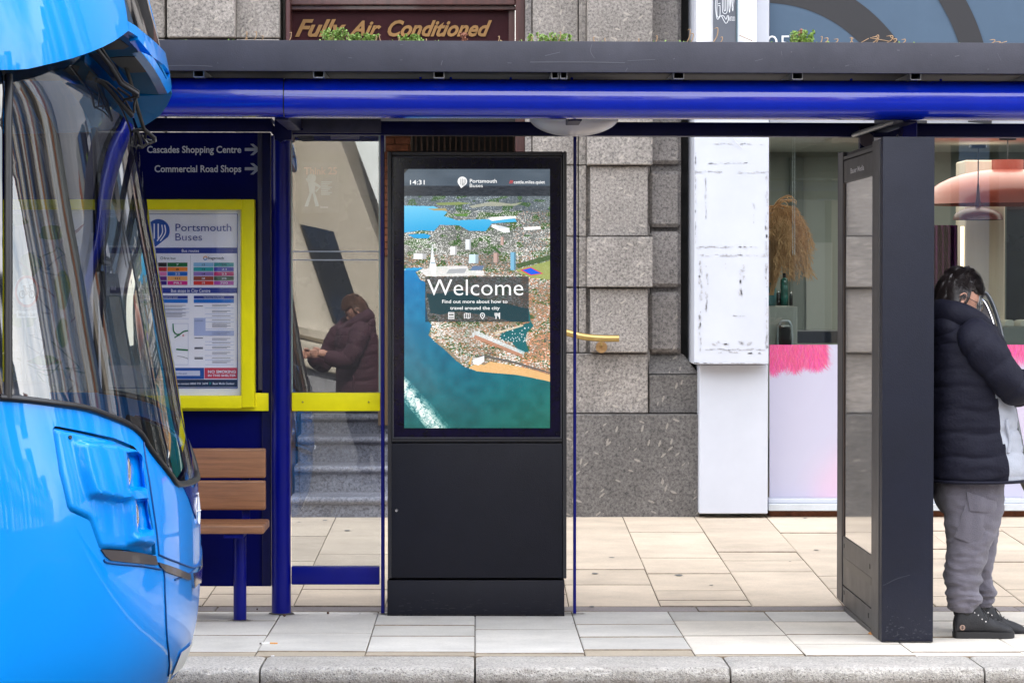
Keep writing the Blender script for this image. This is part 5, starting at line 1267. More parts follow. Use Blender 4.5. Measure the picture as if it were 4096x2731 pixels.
# windscreen, side windows, pillars
Lc = [inv(32, y) for y in (1590, 1400, 1200, 1000, 800, 600, 450, 300)]
hT = 2.34
ws = [p for p in waist if p[0] >= Lc[0][0]] + [(0.0, hT), (Lc[-1][0], hT)] + Lc[::-1][:] + []
ws = [(0.0, hC)] + [(0.0, hT), (Lc[-1][0], hT)] + Lc[::-1] + [p for p in waist[1:-1] if p[0] > Lc[0][0]]
panel('windscreen', ws, BGL, off=-.004, join=True, step=.05)
gk = smooth_path([Vector((p[0], p[1], 0)) for p in waist[1:]], 3)
for s in (1, -1): tube('windscreen_gasket', [hull(p.x * s, p.y + .006) + hnorm(p.x * s, p.y) * .002 for p in gk], .011, RUB, bus, 8)
gk = smooth_path([Vector((p[0], p[1], 0)) for p in Lc], 3)
for s in (1, -1): tube('pillar_gasket', [hull(p.x * s, p.y) + hnorm(p.x * s, p.y) * .002 for p in gk], .013, RUB, bus, 8)
thp = Lc[0][0]
sw = [(SIDE - 1.6, hW0 + .01)] + [(p[0] - .02, p[1]) for p in Lc] + [(Lc[-1][0] - .02, 2.45), (SIDE - 1.6, 2.45)]
panel('cab_side_window', sw, BGLD, off=-.004, mirror=False)
# nearside: slim pillar, clear door glass
def npanel(name, loop, mat, off=0.0, **k):
    return panel(name, loop, mat, off=off, mirror=False, **k)
npanel('door_pillar', [(abs(thp) + .02, hW0), (abs(thp) + .10, hW0), (abs(thp) + .10, 2.45), (abs(thp) + .02, 2.45)], RUB)
npanel('door_glass', [(abs(thp) + .10, hW0), (-SIDE + .75, hW0), (-SIDE + .75, 2.45), (abs(thp) + .10, 2.45)], BGL)
npanel('side_body', [(-SIDE + .75, hW0), (-SIDE + 4.5, hW0), (-SIDE + 4.5, 2.45), (-SIDE + .75, 2.45)], BGLD)
panel('side_glazing', [(SIDE - 4.5, hW0 + .01), (SIDE - 1.6, hW0 + .01), (SIDE - 1.6, 2.45), (SIDE - 4.5, 2.45)], BGLD, mirror=False, off=-.004)
# upper deck: side panel with creased front edge, visor lip, glazing
ub = [(0, 281), (60, 280), (102, 277), (210, 252), (280, 234), (351, 210), (400, 190), (446, 166), (500, 127)]
UB = [inv(a, b, UP) for a, b in ub]; ue = [(497, 90), (490, 40), (482, 0), (474, -60)]
UE = [inv(a, b, UP) for a, b in ue]
panel('upper_side_panel', [(SIDE - 4.5, UB[0][1])] + UB + UE + [(UE[-1][0] - .05, 2.95), (SIDE - 4.5, 2.95)], BBLUE, pf=UP, off=.012, solid=.02)
lt = [(500, 90), (530, 108), (561, 134), (600, 166), (638, 204), (656, 240), (668, 272)]; lb = [(500, 127), (540, 152), (578, 186), (616, 224), (650, 272), (670, 316)]
LTq = [inv(a, b, UP) for a, b in lt] + [(0.0, P(686, 322, BYC).z)]; LBq = [inv(a, b, UP) for a, b in lb] + [(0.0, P(689, 376, BYC).z)]
panel('visor_lip', LBq + LTq[::-1], BBLUE, pf=UP, off=.012, solid=.03, step=.03)
panel('upper_windscreen', LTq + [(0.0, 3.75), (UE[-1][0] - .05, 3.75), (UE[-1][0] - .05, 2.9)] + UE[::-1], BGLD, pf=UP, join=True)
panel('upper_side_window', [(SIDE - 4.5, 2.95), (UE[-1][0] - .05, 2.95), (UE[-1][0] - .05, 3.75), (SIDE - 4.5, 3.75)], BGLD, pf=UP)
panel('roof_edge', [(SIDE - 4.5, 3.75), (0.0, 3.75), (0.0, 4.15), (SIDE - 4.5, 4.15)], BBLUE, pf=UP, join=True)
box('roof', -7.4, -1.75, BYC - 1.2, BYC + 1.2, 4.0, 4.13, BBLUE, bus, .05)
# visor underside: facets between the lip and the windscreen head, with dark wiper recesses
def face3(name, pts, mat, th=.01):
    n = len(pts); V = [P(a, b, y) for a, b, y in pts]; c = sum(V, Vector()) / n
    nn = (V[1] - V[0]).cross(V[2] - V[0]).normalized()
    if nn.dot(-c + Vector((0, 0, CZ))) < 0: V.reverse(); nn = -nn
    V2 = [v - nn * th for v in V]
    bm = bmesh.new(); a = [bm.verts.new(v) for v in V]; b = [bm.verts.new(v) for v in V2]
    bm.faces.new(a); bm.faces.new(b[::-1])
    for i in range(n): bm.faces.new((a[i], b[i], b[(i + 1) % n], a[(i + 1) % n]))
    bmesh.ops.triangulate(bm, faces=[f for f in bm.faces if len(f.verts) > 4])
    bmesh.ops.recalc_face_normals(bm, faces=bm.faces)
    return bmobj(name, bm, mat, bus)
yy_ = lambda py: 9.30 + (py - 127) / 249. * .80
VU = [(500, 129), (540, 156), (580, 192), (616, 230), (650, 280), (672, 324), (688, 378), (556, 384), (520, 330), (470, 262), (400, 214), (351, 214), (446, 170)]
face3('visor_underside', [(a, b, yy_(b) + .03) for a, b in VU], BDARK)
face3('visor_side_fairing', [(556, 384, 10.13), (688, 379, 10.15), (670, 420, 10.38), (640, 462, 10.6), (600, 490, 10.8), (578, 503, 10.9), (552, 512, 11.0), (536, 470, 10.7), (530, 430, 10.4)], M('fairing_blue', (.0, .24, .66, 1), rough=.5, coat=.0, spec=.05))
face3('wiper_recess', [(a, b, yy_(b) + .02) for a, b in ((415, 176), (478, 158), (516, 187), (494, 198), (418, 200))], BLACK, .006)
face3('wiper_recess', [(a, b, yy_(b) + .02) for a, b in ((440, 232), (500, 228), (562, 228), (580, 242), (612, 281), (575, 290), (524, 292), (470, 262))], BLACK, .006)
# closed head above the windscreen and cab interior
DARKI = M('cab_dark_plastic', (.020, .020, .024, 1), rough=.6, mot=.2, mscale=6)
box('cab_header', -1.9, -1.33, BYC - .9, BYC + .9, 2.30, 2.5, DARKI, bus); box('deck_floor', -7.3, -1.9, BYC - 1.2, BYC + 1.2, 2.42, 2.55, DARKI, bus)
box('lower_floor', -7.3, -1.7, BYC - 1.2, BYC + 1.2, .3, .36, DARKI, bus)
box('bulkhead', -2.75, -2.70, BYC - 1.2, BYC - .1, .36, 2.42, DARKI, bus)
DASH = M('dash_top', (.20, .20, .24, 1), rough=.6, mot=.1)
a = P(30, 1532, 9.2); b = P(520, 1435, 9.9)
box('dashboard', -2.1, -1.52, BYC - .95, BYC + .7, .80, 1.10, DARKI, bus, .02); box('dash_hood', -1.95, -1.5, BYC - .95, BYC + .30, 1.10, 1.20, DASH, bus, .03, 3)
V, Fs = [], []
cw = Vector((-2.0, BYC - .62, 1.33))
tube('steering_wheel', [cw + Vector((.10 * math.cos(t), .22 * math.sin(t), .20 * math.cos(t))) for t in np.linspace(0, 2 * math.pi, 33)], .016, BLACK, bus, 8)
tube('steering_column', [cw, cw + Vector((.18, 0, -.25))], .03, BLACK, bus, 8)
bm = bmesh.new(); bm_box(bm, -2.62, -2.45, BYC - .88, BYC - .38, .75, 1.75, .06, 3); bm_box(bm, -2.5, -2.05, BYC - .88, BYC - .38, .66, .80, .05, 3); bmobj('driver_seat', bm, DARKI, bus, autos=40)
for k in range(4): tube('handpole', [Vector((-2.9 - k * 1.0, BYC + .35, .36)), Vector((-2.9 - k * 1.0, BYC + .35, 2.42))], .017, YELLOW, bus, 8)
# wheels
for s in (-1, 1):
    V, Fs = [], []; cxw, czw = -3.55, .385
    V, Fs = tube_geo([Vector((cxw, BYC + s * 1.235, czw)), Vector((cxw, BYC + s * .95, czw))], .49, 40); w_ = mobj('wheel', V, Fs, RUB, bus, smooth=True, autos=40)
    V, Fs = tube_geo([Vector((cxw, BYC + s * 1.25, czw)), Vector((cxw, BYC + s * 1.2, czw))], .29, 30); mobj('rim', V, Fs, GALV, w_, smooth=True, autos=40)
# wipers
WY = M('wiper_black', (.016, .015, .017, 1), rough=.35, coat=.2)
def wp(name, pts, r, mat=WY): return tube(name, [P(a, b, y) for a, b, y in pts], r, mat, bus, 8)
wp('wiper_arm', [(388, 196, 9.42), (440, 262, 9.45), (482, 334, 9.5), (549, 376, 9.55)], .0085); wp('wiper_arm', [(404, 190, 9.44), (452, 262, 9.47), (492, 326, 9.52), (553, 366, 9.56), (551, 390, 9.55)], .005)
wp('wiper_arm', [(491, 233, 9.75), (508, 280, 9.8), (530, 355, 9.9), (549, 430, 10.0), (576, 518, 10.1), (618, 552, 10.15), (620, 568, 10.15)], .0075)
wp('wiper_blade', [(384, 320, 9.5), (410, 330, 9.52), (450, 372, 9.55), (490, 420, 9.6), (528, 464, 9.65)], .0085); wp('wiper_blade', [(392, 316, 9.5), (430, 330, 9.52), (470, 366, 9.55), (505, 410, 9.6), (532, 458, 9.65)], .004)
for q in (((549, 384, 9.55), (500, 398, 9.58), (486, 416, 9.6)), ((549, 384, 9.55), (538, 410, 9.6), (536, 450, 9.65)), ((470, 352, 9.55), (520, 386, 9.56)), ((500, 396, 9.6), (530, 404, 9.6))): wp('wiper_linkage', q, .0042)
wp('wiper_blade', [(474, 450, 10.0), (498, 492, 10.05), (515, 540, 10.1), (540, 576, 10.12), (566, 590, 10.12)], .0048)
wp('wiper_blade', [(520, 520, 10.1), (548, 526, 10.1), (560, 560, 10.12), (566, 594, 10.13)], .008)
for q in (((576, 520, 10.1), (548, 518, 10.1), (530, 530, 10.1)), ((620, 566, 10.15), (590, 574, 10.14), (566, 592, 10.13)), ((585, 530, 10.11), (580, 556, 10.12), (605, 562, 10.14)), ((566, 540, 10.12), (590, 574, 10.12))): wp('wiper_linkage', q, .005)

# ---------------------------------------------------------------- far side of the street, behind the camera (unseen, invented to feed reflections)
STC = M('sunlit_stone', (.50, .45, .36, 1), rough=.8, mot=.15, mscale=1); STG = M('grey_render', (.30, .30, .31, 1), rough=.85, mot=.2, mscale=1)
BRK = M('far_brick', (.24, .11, .07, 1), rough=.85, mot=.3, mscale=3); WIN = M('far_window', (.02, .025, .03, 1), rough=.08, coat=1); WHT = M('far_white', (.75, .75, .74, 1), rough=.6)
def tower(name, label, x0, x1, Yf, h, wall, bay, colm=None):
    e = empty(name, ((x0 + x1) / 2, Yf, 0), label, 'building')
    box('wall', x0, x1, Yf - 8, Yf, -.13, h, wall, e)
    n = max(1, int((x1 - x0) / bay)); bw = (x1 - x0) / n
    for i in range(n):
        if colm:
            V, Fs = lathe_geo([(.34, 1.5), (.42, 1.56), (.42, 1.66), (.30, 1.8), (.27, 5.2), (.36, 5.4), (.36, 5.6)], x0 + bw * i, Yf + .5, 20); mobj('column', V, Fs, colm, e, smooth=True, autos=40)
        z = 1.3
        while z < h - 2:
            box('window', x0 + bw * i + bw * .28, x0 + bw * i + bw * .72, Yf + .002, Yf + .03, z, z + 1.7, WIN, e); z += 3.1
    if colm:
        box('plinth', x0 - .5, x1 + .5, Yf, Yf + 1.1, -.13, 1.15, STG, e); box('moulding', x0 - .5, x1 + .5, Yf, Yf + 1.2, 1.15, 1.28, STC, e, .05, 3); box('moulding', x0 - .5, x1 + .5, Yf, Yf + 1.12, 1.285, 1.495, STC, e, .05, 3); box('cornice', x0 - .5, x1 + .5, Yf, Yf + 1.1, 5.6, 6.4, STC, e)
    return e
tower('raked_reflection_facade', 'unseen pale stone building with round columns, sheared so its reflection leans in the shelter glass', -8.1, -1.1, -11.5, 10, STC, 1.0, STC)
for o_ in list(bpy.data.objects['raked_reflection_facade'].children):      # unseen facade sheared so that its reflection leans in the pane
    for v in o_.data.vertices: v.co.x += -(v.co.z + 0 - 1.6) * .36; v.co.z += -(v.co.x + 3.9 - 4.6 + 1.6) * .22 if v.co.z > .5 else 0
tower('dark_reflection_block', 'unseen dark slate block added behind the camera to darken the kiosk reflections', -1.0, 1.15, -11.8, 10, M('dark_reflection_slate', (.03, .032, .04, 1), rough=.8), 1.0)  # added dark block, keeps bright reflections off the kiosk
def far(col): return M('reflection_block_wall', col, rough=.8, mot=.15, mscale=1)
for x0, x1, yf, h, col, lab in ((-48, -30, -13, 13, (.22, .22, .23, 1), 'unseen wide grey block added far to the left for reflections'), (-27, -18, -12, 9, (.24, .11, .07, 1), 'unseen red brick block added left of the columned facade for reflections'), (-17.5, -14, -12, 7.5, (.5, .48, .44, 1), 'unseen narrow cream block added beside the red brick one for reflections'),
                            (-13, -9, -13, 12, (.10, .12, .16, 1), 'unseen dark slate blue block added beside the columned facade for reflections'), (1.2, 2.4, -10.5, 9, (.38, .36, .33, 1), 'unseen slim pale stone block added right of the columned facade for reflections'), (3.4, 4.4, -10, 8, (.30, .15, .08, 1), 'unseen slim orange brick block added for reflections'),
                            ):
    tower('reflection_block', lab, x0, x1, yf, h, far(col), 2.2)  # unseen blocks added to streak the reflections in bus and glass
rt = random.Random(9)
for nm_lab, x, xe, yf in (('unseen row of narrow fronts in many colours, added for bus windscreen reflections', 5.2, 26, -10.5), ('unseen long row of mixed fronts added further right for reflections', 27, 110, -12)):
    e = empty('reflection_terrace', ((x + xe) / 2, yf, 0), nm_lab, 'building'); k = 0  # invented fronts, coloured to streak the windscreen reflections
    cols = [(.74, .74, .72, 1), (.03, .035, .045, 1), (.36, .14, .06, 1), (.55, .48, .38, 1), (.06, .11, .22, 1), (.74, .74, .72, 1), (.10, .08, .06, 1), (.30, .31, .30, 1)]
    mats = [M('reflection_front_paint', c, rough=.8, mot=.15, mscale=1) for c in cols]
    while x < xe:
        w_ = (.35 + .035 * x) * rt.uniform(.5, 1.5); h_ = rt.uniform(5.5, 14); c_ = mats[k % 8] if x > 11 else mats[(1, 6, 4)[k % 3]]  # nearest fronts kept dark so the salon glass mirrors little brightness
        box('front_bay', x, x + w_, yf - 4 - rt.random(), yf + rt.uniform(0, .5), -.13, h_, c_, e)
        if w_ > .8: box('window', x + w_ * .3, x + w_ * .7, yf + .5, yf + .53, 1.2, 3.0, WIN, e); box('window', x + w_ * .3, x + w_ * .7, yf + .5, yf + .53, 4.4, 6, WIN, e)
        x += w_ + (.25 * w_ if rt.random() < .3 else .01); k += 1
# upper storeys of the near side: they keep the pavement and the bus in shade
box('upper_storey', -14, 4.35, 18.9, 26, 4.62, 15.6, GRAN2, gb)
box('upper_storey', 4.36, 12, 18.5, 26, 4.21, 15.2, M('salon_upper_render', (.42, .42, .42, 1), rough=.85, mot=.15, mscale=1), sb)
for x0, x1, h, nm, lb_ in ((-40, -14.05, 15.5, 'corner_building', 'grey building further left on the same side as the shelter'),):
    o = box(nm, x0, x1, 18.6, 26, -.1, h, STG); tag(o, lb_, 'building', 'neighbouring buildings')
box('ground_storey', -14, X(-700) - .01, 18.6, 26, 0, 4.6, GRAN2, gb)
box('flank_wall', 5.1 + 0.6, 12, 18.36, 18.5, 0, 4.2, STG, sb)
x, k = 5.8, 0
e = empty('reflection_terrace', (30, 18.2, 0), 'unseen row of narrow fronts added along the salon side for windscreen reflections', 'building')  # added fronts, with sky gaps for bright streaks in the windscreen
while x < 170:
    w_ = (.2 + .05 * x) * rt.uniform(.5, 1.5); box('front_bay', x, x + w_, 18.0 - rt.uniform(0, .4), 18.35 if x < 12 else 24, -.05, 4.1 if x < 12 else rt.uniform(9, 17) + x * .12, mats[(k * 3 + 1) % 8], e)
    if w_ > .7: box('window', x + w_ * .2, x + w_ * .8, 17.58, 17.6, .6, 2.8, WIN, e)
    x += w_ + (.02 if x < 12 or rt.random() < .62 else w_ * rt.uniform(.1, .4)); k += 1
# ---------------------------------------------------------------- plants on the shelter roof
LEAFG = M('sedum_leaf', (.20, .33, .06, 1), rough=.5, mot=.3, mscale=40); LEAFR = M('reddish_leaf', (.30, .12, .07, 1), rough=.6, mot=.3, mscale=40)
STEM = M('dry_stem', (.42, .27, .15, 1), rough=.8, mot=.3, mscale=40); STEMP = M('pinkish_stem', (.50, .24, .17, 1), rough=.7)
rp_ = random.Random(21)
def leaf(V, Fs, c, r, up):
    d = Vector((rp_.uniform(-1, 1), rp_.uniform(-1, 1), rp_.uniform(.1, 1))).normalized(); s = d.cross(Vector((rp_.uniform(-1, 1), 1, rp_.uniform(-1, 1)))).normalized() * r * .45; b = len(V)
    V += [c, c + d * r * .5 + s, c + d * r, c + d * r * .5 - s]; Fs.append((b, b + 1, b + 2, b + 3))
def sprig(name, px, hpx, wpx, n, lm, label=None, leafy=1.0, Y=None):
    Y = Y or 12.26 + rp_.uniform(0, .12); base = PS(px, 176, Y)
    e = empty(name, base, label, 'plant', 'plants growing on the shelter roof') if label else None
    V, Fs, V2, F2 = [], [], [], []
    for k in range(n):
        a = base + Vector((rp_.uniform(-.5, .5) * wpx * Y / F, rp_.uniform(0, .05), 0)); hgt = hpx * Y / F * rp_.uniform(.45, 1.0) + .014
        b = a + Vector((rp_.uniform(-.4, .4) * hgt, rp_.uniform(-.2, .2) * hgt, hgt)); m = a.lerp(b, .5) + Vector((rp_.uniform(-.2, .2) * hgt, 0, 0))
        q = smooth_path([a, m, b], 3); tube_geo(q, [.0016, .0015, .0014, .0013, .0012, .0011, .001][:len(q)], 4, V, Fs)
        for p in q[2:]:
            for _ in range(int(7 * leafy)): leaf(V2, F2, p + Vector((rp_.uniform(-.006, .006), rp_.uniform(-.006, .006), rp_.uniform(-.003, .005))), rp_.uniform(.006, .013), 1)
    return V, Fs, V2, F2, e
for px, hp, wp_, n, lm, st_, lab in ((1345, 46, 110, 16, LEAFG, STEM, 'bright green leafy plant on the shelter roof left of the gold lettering'), (1450, 20, 130, 16, LEAFG, STEM, 'low green plants spreading along the roof edge below the gold lettering'),
                                     (1640, 22, 90, 10, LEAFG, STEMP, 'green and rust coloured plant on the roof edge above the kiosk'), (3205, 40, 90, 16, LEAFG, STEM, 'feathery green plant with a red tip on the roof beside the street number'),
                                     (3215, 54, 26, 4, LEAFR, STEMP, 'reddish flower head rising out of the feathery green roof plant'), (2200, 30, 170, 14, LEAFG, STEMP, 'curling brown and green plant on the roof by the granite pier'),
                                     (1862, 30, 18, 3, LEAFR, STEMP, 'single red topped sprout on the shelter roof')):
    V, Fs, V2, F2, e = sprig('roof_plant', px, hp, wp_, n, lm, lab); mobj('stem', V, Fs, st_, e, smooth=True); mobj('leaf_cluster', V2, F2, lm, e)['kind'] = 'stuff'
V, Fs, V2, F2 = [], [], [], []
def curl(px, h, w_, Y=12.28):
    b = PS(px, 172, Y); k = Y / F; q = smooth_path([b, b + Vector((w_ * .6 * k, 0, h * .5 * k)), b + Vector((w_ * .7 * k, 0, h * k)), b + Vector((w_ * .2 * k, 0, h * .95 * k))], 4); tube_geo(q, [.0022] * (len(q) - 3) + [.0016, .0012, .0008], 5, V, Fs)
for px, h, w_ in ((978, 40, 14), (992, 34, -8), (1012, 40, 20), (1040, 24, 18), (1155, 38, 14), (2620, 30, 12), (2745, 56, 22), (2760, 40, 18), (2850, 62, 30), (2878, 26, 16), (2230, 44, 18), (2120, 24, 12), (2385, 24, -16), (2425, 20, -8), (2550, 18, 8), (3280, 30, 12), (3290, 24, 30), (3395, 26, 18), (3480, 30, 40), (3500, 36, 20), (3535, 34, 50), (3560, 22, 36), (3600, 20, 30), (3950, 20, 40), (3965, 12, 50), (1500, 26, 8), (1525, 30, -10), (1590, 20, 10), (1700, 14, 8), (1990, 26, 10), (3330, 20, 30), (3420, 24, -20)): curl(px, h, w_)
rw_ = smooth_path([PS(3500, 165, 12.3), PS(3480, 155, 12.3)], 2)
for a, b in (((3440, 168), (3475, 148)), ((3480, 146), (3560, 160)), ((2958, 138), (3010, 160)), ((3985, 170), (4028, 158)), ((3560, 140), (3580, 158)), ((2000, 160), (2020, 172))): tube_geo([PS(*a, 12.27), PS(*b, 12.27)], .0016, 4, V, Fs)
for k in range(420):
    px = rp_.uniform(700, 4300); w_ = rp_.random()
    if (abs(px - 1500) < 260 or abs(px - 3200) < 120 or abs(px - 2250) < 170 or w_ < .22):
        c = PS(px, rp_.uniform(164, 176), 12.25 + rp_.uniform(0, .3)); leaf(V2, F2, c, rp_.uniform(.005, .012), 1)
o = mobj('roof_dry_stems', V, Fs, STEM, smooth=True); tag(o, 'dry curled stems poking above the shelter roof edge', kind='stuff')
o = mobj('roof_ground_cover', V2, F2, LEAFG); tag(o, 'small scattered leaves along the shelter roof edge', kind='stuff')
# ---------------------------------------------------------------- litter
def lying(px, py, dx, dz=0): g = G(px, py, 0); g.z = gz(g.y) + dz; return g
a = lying(1046, 2586, 0, .005); e = empty('cigarette_end', a, 'white and orange cigarette end lying on the pavement near the bus', 'cigarette end')
k = a.y / F
tube('paper', [a + Vector((0, 0, 0)), a + Vector((34 * k, .004, 0))], .0042, M('cigarette_paper', (.8, .79, .77, 1), rough=.8), e, 8); tube('filter', [a + Vector((34 * k, .004, 0)), a + Vector((64 * k, -.002, 0))], .0044, M('cigarette_filter', (.72, .33, .07, 1), rough=.8), e, 8)
tube('ash_tip', [a + Vector((-8 * k, 0, 0)), a], .0035, M('ash', (.15, .13, .12, 1), rough=1), e, 6)
NUT = M('brown_seed', (.11, .055, .035, 1), rough=.7, mot=.4, mscale=60)
for px, py, r, lab in ((1312, 2455, 5.5, 'small round brown seed on the slabs below the glass screen'), (1138, 2466, 6, 'small brown seed beside the foot of the thick blue post'), (1029, 2437, 3.5, 'tiny dark seed between the bench leg and the thick post')):
    g = lying(px, py, 0); bm = bmesh.new(); bmesh.ops.create_icosphere(bm, subdivisions=2, radius=r * g.y / F)
    for v in bm.verts: v.co *= 1 + .12 * mn.noise(v.co * 300)
    bmesh.ops.translate(bm, verts=bm.verts, vec=(g.x, g.y, g.z + r * .9 * g.y / F)); o = bmobj('seed', bm, NUT, smooth=True); tag(o, lab, 'seed', 'seeds on the pavement')
g = lying(3478, 2545, 0, .002); bm = bmesh.new()
for pts in (((0, 0, 0), (.012, .01, .012), (.03, .004, .004), (.016, -.008, .0)), ((.006, 0, 0), (.02, .02, .006), (.034, .018, .014), (.03, .004, .004)), ((-.006, .01, .004), (.006, .02, .012), (.016, .012, .004), (.004, .002, 0))): bm.faces.new([bm.verts.new(g + Vector(p)) for p in pts])
o = bmobj('dead_leaf', bm, M('orange_leaf', (.55, .26, .08, 1), rough=.8)); tag(o, 'crumpled orange leaf against the foot of the totem', 'leaf')
g = lying(1090, 2638, 0, .001); o = mobj('paper_scrap', [g + Vector(p) for p in ((-.008, 0, .001), (.008, .002, .001), (.006, .012, .004), (-.006, .01, .002))], [(0, 1, 2, 3)], WHITE); tag(o, 'tiny white paper scrap on the edge of the kerb', 'scrap')
# dark patches painting in dirt and contact shade where things stand on the slabs
GR_ = M('base_shade_grime', (.10, .085, .065, 1), rough=1, mot=.5, mscale=60); bm = bmesh.new()
def base_shade_grime(x0, x1, Y, n, w_=.012):
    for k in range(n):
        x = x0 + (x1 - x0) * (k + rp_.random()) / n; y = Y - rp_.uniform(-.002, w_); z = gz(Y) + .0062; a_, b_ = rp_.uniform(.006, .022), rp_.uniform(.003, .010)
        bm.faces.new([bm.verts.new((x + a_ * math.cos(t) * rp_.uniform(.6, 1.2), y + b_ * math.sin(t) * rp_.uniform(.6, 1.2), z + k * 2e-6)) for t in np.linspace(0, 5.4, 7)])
base_shade_grime(P(1549, 2458, YKi).x, P(2258, 2458, YKi).x, YKi, 60); base_shade_grime(tx0, tx1, TY0, 20); base_shade_grime(P(1500, 2456, YS).x, P(1560, 2456, YS).x, YS - .02, 12, .03); base_shade_grime(P(2262, 2456, YS).x, P(2330, 2456, YS).x, YS - .02, 14, .03); base_shade_grime(P(1070, 2458, YS).x, P(1190, 2458, YS).x, YS - .06, 16, .03); base_shade_grime(P(915, 2482, YBn).x, P(1005, 2482, YBn).x, YBn - .04, 12, .02)
o = bmobj('base_shade_grime', bm, GR_, pave); o['kind'] = 'stuff'
# chewing gum spots and stains on the slabs
bm = bmesh.new(); GUM = M('gum_spot', (.14, .14, .135, 1), rough=.9)
for px, py, r in ((2448, 2231, 13), (2716, 2295, 18), (3025, 2204, 9), (2380, 2289, 14), (2366, 2410, 12), (2845, 2332, 9), (3160, 2245, 6), (3218, 2088, 6), (3265, 2203, 10), (1389, 2132, 14), (1218, 2084, 6), (1300, 2095, 12), (1196, 2101, 8), (2292, 2480, 4), (3222, 2086, 7), (1440, 2440, 5), (3820, 2450, 5)):
    g = G(px, py, .02); g.z = gz(g.y) + .0045; rx = r * g.y / F
    bm.faces.new([bm.verts.new(g + Vector((rx * math.cos(t) * rp_.uniform(.8, 1.1), rx * 1.6 * math.sin(t) * rp_.uniform(.8, 1.1), 0))) for t in np.linspace(0, 5.6, 9)])
o = bmobj('gum_spots', bm, GUM, pave); o['kind'] = 'stuff'
# ---------------------------------------------------------------- arched pavement sign behind the person
sg = empty('pavement_sign', P(3990, 2060, 16.0), 'black arched pavement sign standing behind the person near the salon window', 'sign'); YSg = 15.6
AR = [(3925, 1560), (3918, 1400), (3916, 1250), (3922, 1190), (3934, 1172), (3950, 1180), (3972, 1220), (3998, 1300), (4018, 1400), (4036, 1500), (4052, 1600), (4090, 1800), (4140, 2040)]
def yv(b): return YSg + (b - 1200) / 850 * -.25
tube('arch_frame', smooth_path([P(a, b, yv(b)) for a, b in AR], 4), .012, M('sign_tube', (.02, .024, .03, 1), rough=.2, coat=.8), sg, 12)
tube('inner_trim', smooth_path([P(a - 16, b + 22, yv(b) - .005) for a, b in AR[4:11]], 4), .0035, CHROME, sg, 6)
pts = [P(a, b, yv(b) + .01) for a, b in ((3928, 1700), (3926, 1260), (3936, 1196), (3950, 1204), (3976, 1262), (4004, 1380), (4030, 1520), (4050, 1640), (4072, 1760), (4085, 1900), (3928, 1900))]
bm = bmesh.new(); vs = [bm.verts.new(p) for p in pts]; f = bm.faces.new(vs); r = bmesh.ops.extrude_face_region(bm, geom=[f]); bmesh.ops.translate(bm, verts=[v for v in r['geom'] if isinstance(v, bmesh.types.BMVert)], vec=(0, .012, 0)); bmesh.ops.triangulate(bm, faces=[f for f in bm.faces if len(f.verts) > 4]); bmesh.ops.recalc_face_normals(bm, faces=bm.faces)
bmobj('sign_panel', bm, M('sign_panel_grey', (.05, .045, .05, 1), rough=.25, coat=.5), sg)
for a, b in ((4028, 1408), (4044, 1444)): tube('clip', [P(a - 16, b - 6, yv(b) - .015), P(a + 8, b + 8, yv(b) - .015)], .006, CHROME, sg, 6)
tube('rear_leg', [P(4060, 1870, YSg + .3), P(4130, 2010, YSg + .6), P(4136, 2040, YSg + .6)], .014, BLACK, sg, 8)
tube('rear_leg', [P(3925, 1560, YSg), P(3932, 2120, YSg)], .012, BLACK, sg, 8)
pprism('foot_bar', [(4030, 1880), (4110, 1900), (4150, 1935), (4150, 1950), (4080, 1925), (4030, 1905)], YSg - .1, .03, BLACK, sg)
# ---------------------------------------------------------------- the person waiting beyond the totem
PY = 12.53
def pp(px, py, dy=0.0): return P(px, py, PY + dy)
KP = F / PY
man = empty('person', Vector((pp(3900, 2540).x, PY, .01)), 'person with short dark hair and glasses in a black and grey puffer jacket, head bowed', 'person')
SKIN = M('skin', (.52, .27, .19, 1), rough=.5, mot=.1, mscale=30)
JB = M('black_padded_cloth', (.006, .0062, .017, 1), rough=.68, spec=.28, mot=.15, mscale=12, bump=.25, bscale=90); JG = M('pale_grey_padded_cloth', (.40, .42, .48, 1), rough=.65, mot=.06, mscale=12, bump=.2, bscale=90)
TR = M('grey_cargo_cloth', (.135, .125, .155, 1), rough=.85, mot=.18, mscale=9, bump=.5, bscale=260); TR.node_tree.nodes['Principled BSDF'].inputs['Sheen Weight'].default_value = .2
BT = M('black_nubuck', (.013, .013, .016, 1), rough=.6, mot=.2, mscale=30, bump=.3, bscale=200); HAIR = M('dark_hair', (.022, .016, .016, 1), rough=.36, mot=.0)
def nz3(p, s, seed=0): return mn.noise(Vector((p[0] * s + seed, p[1] * s - seed, p[2] * s + seed * 2)))
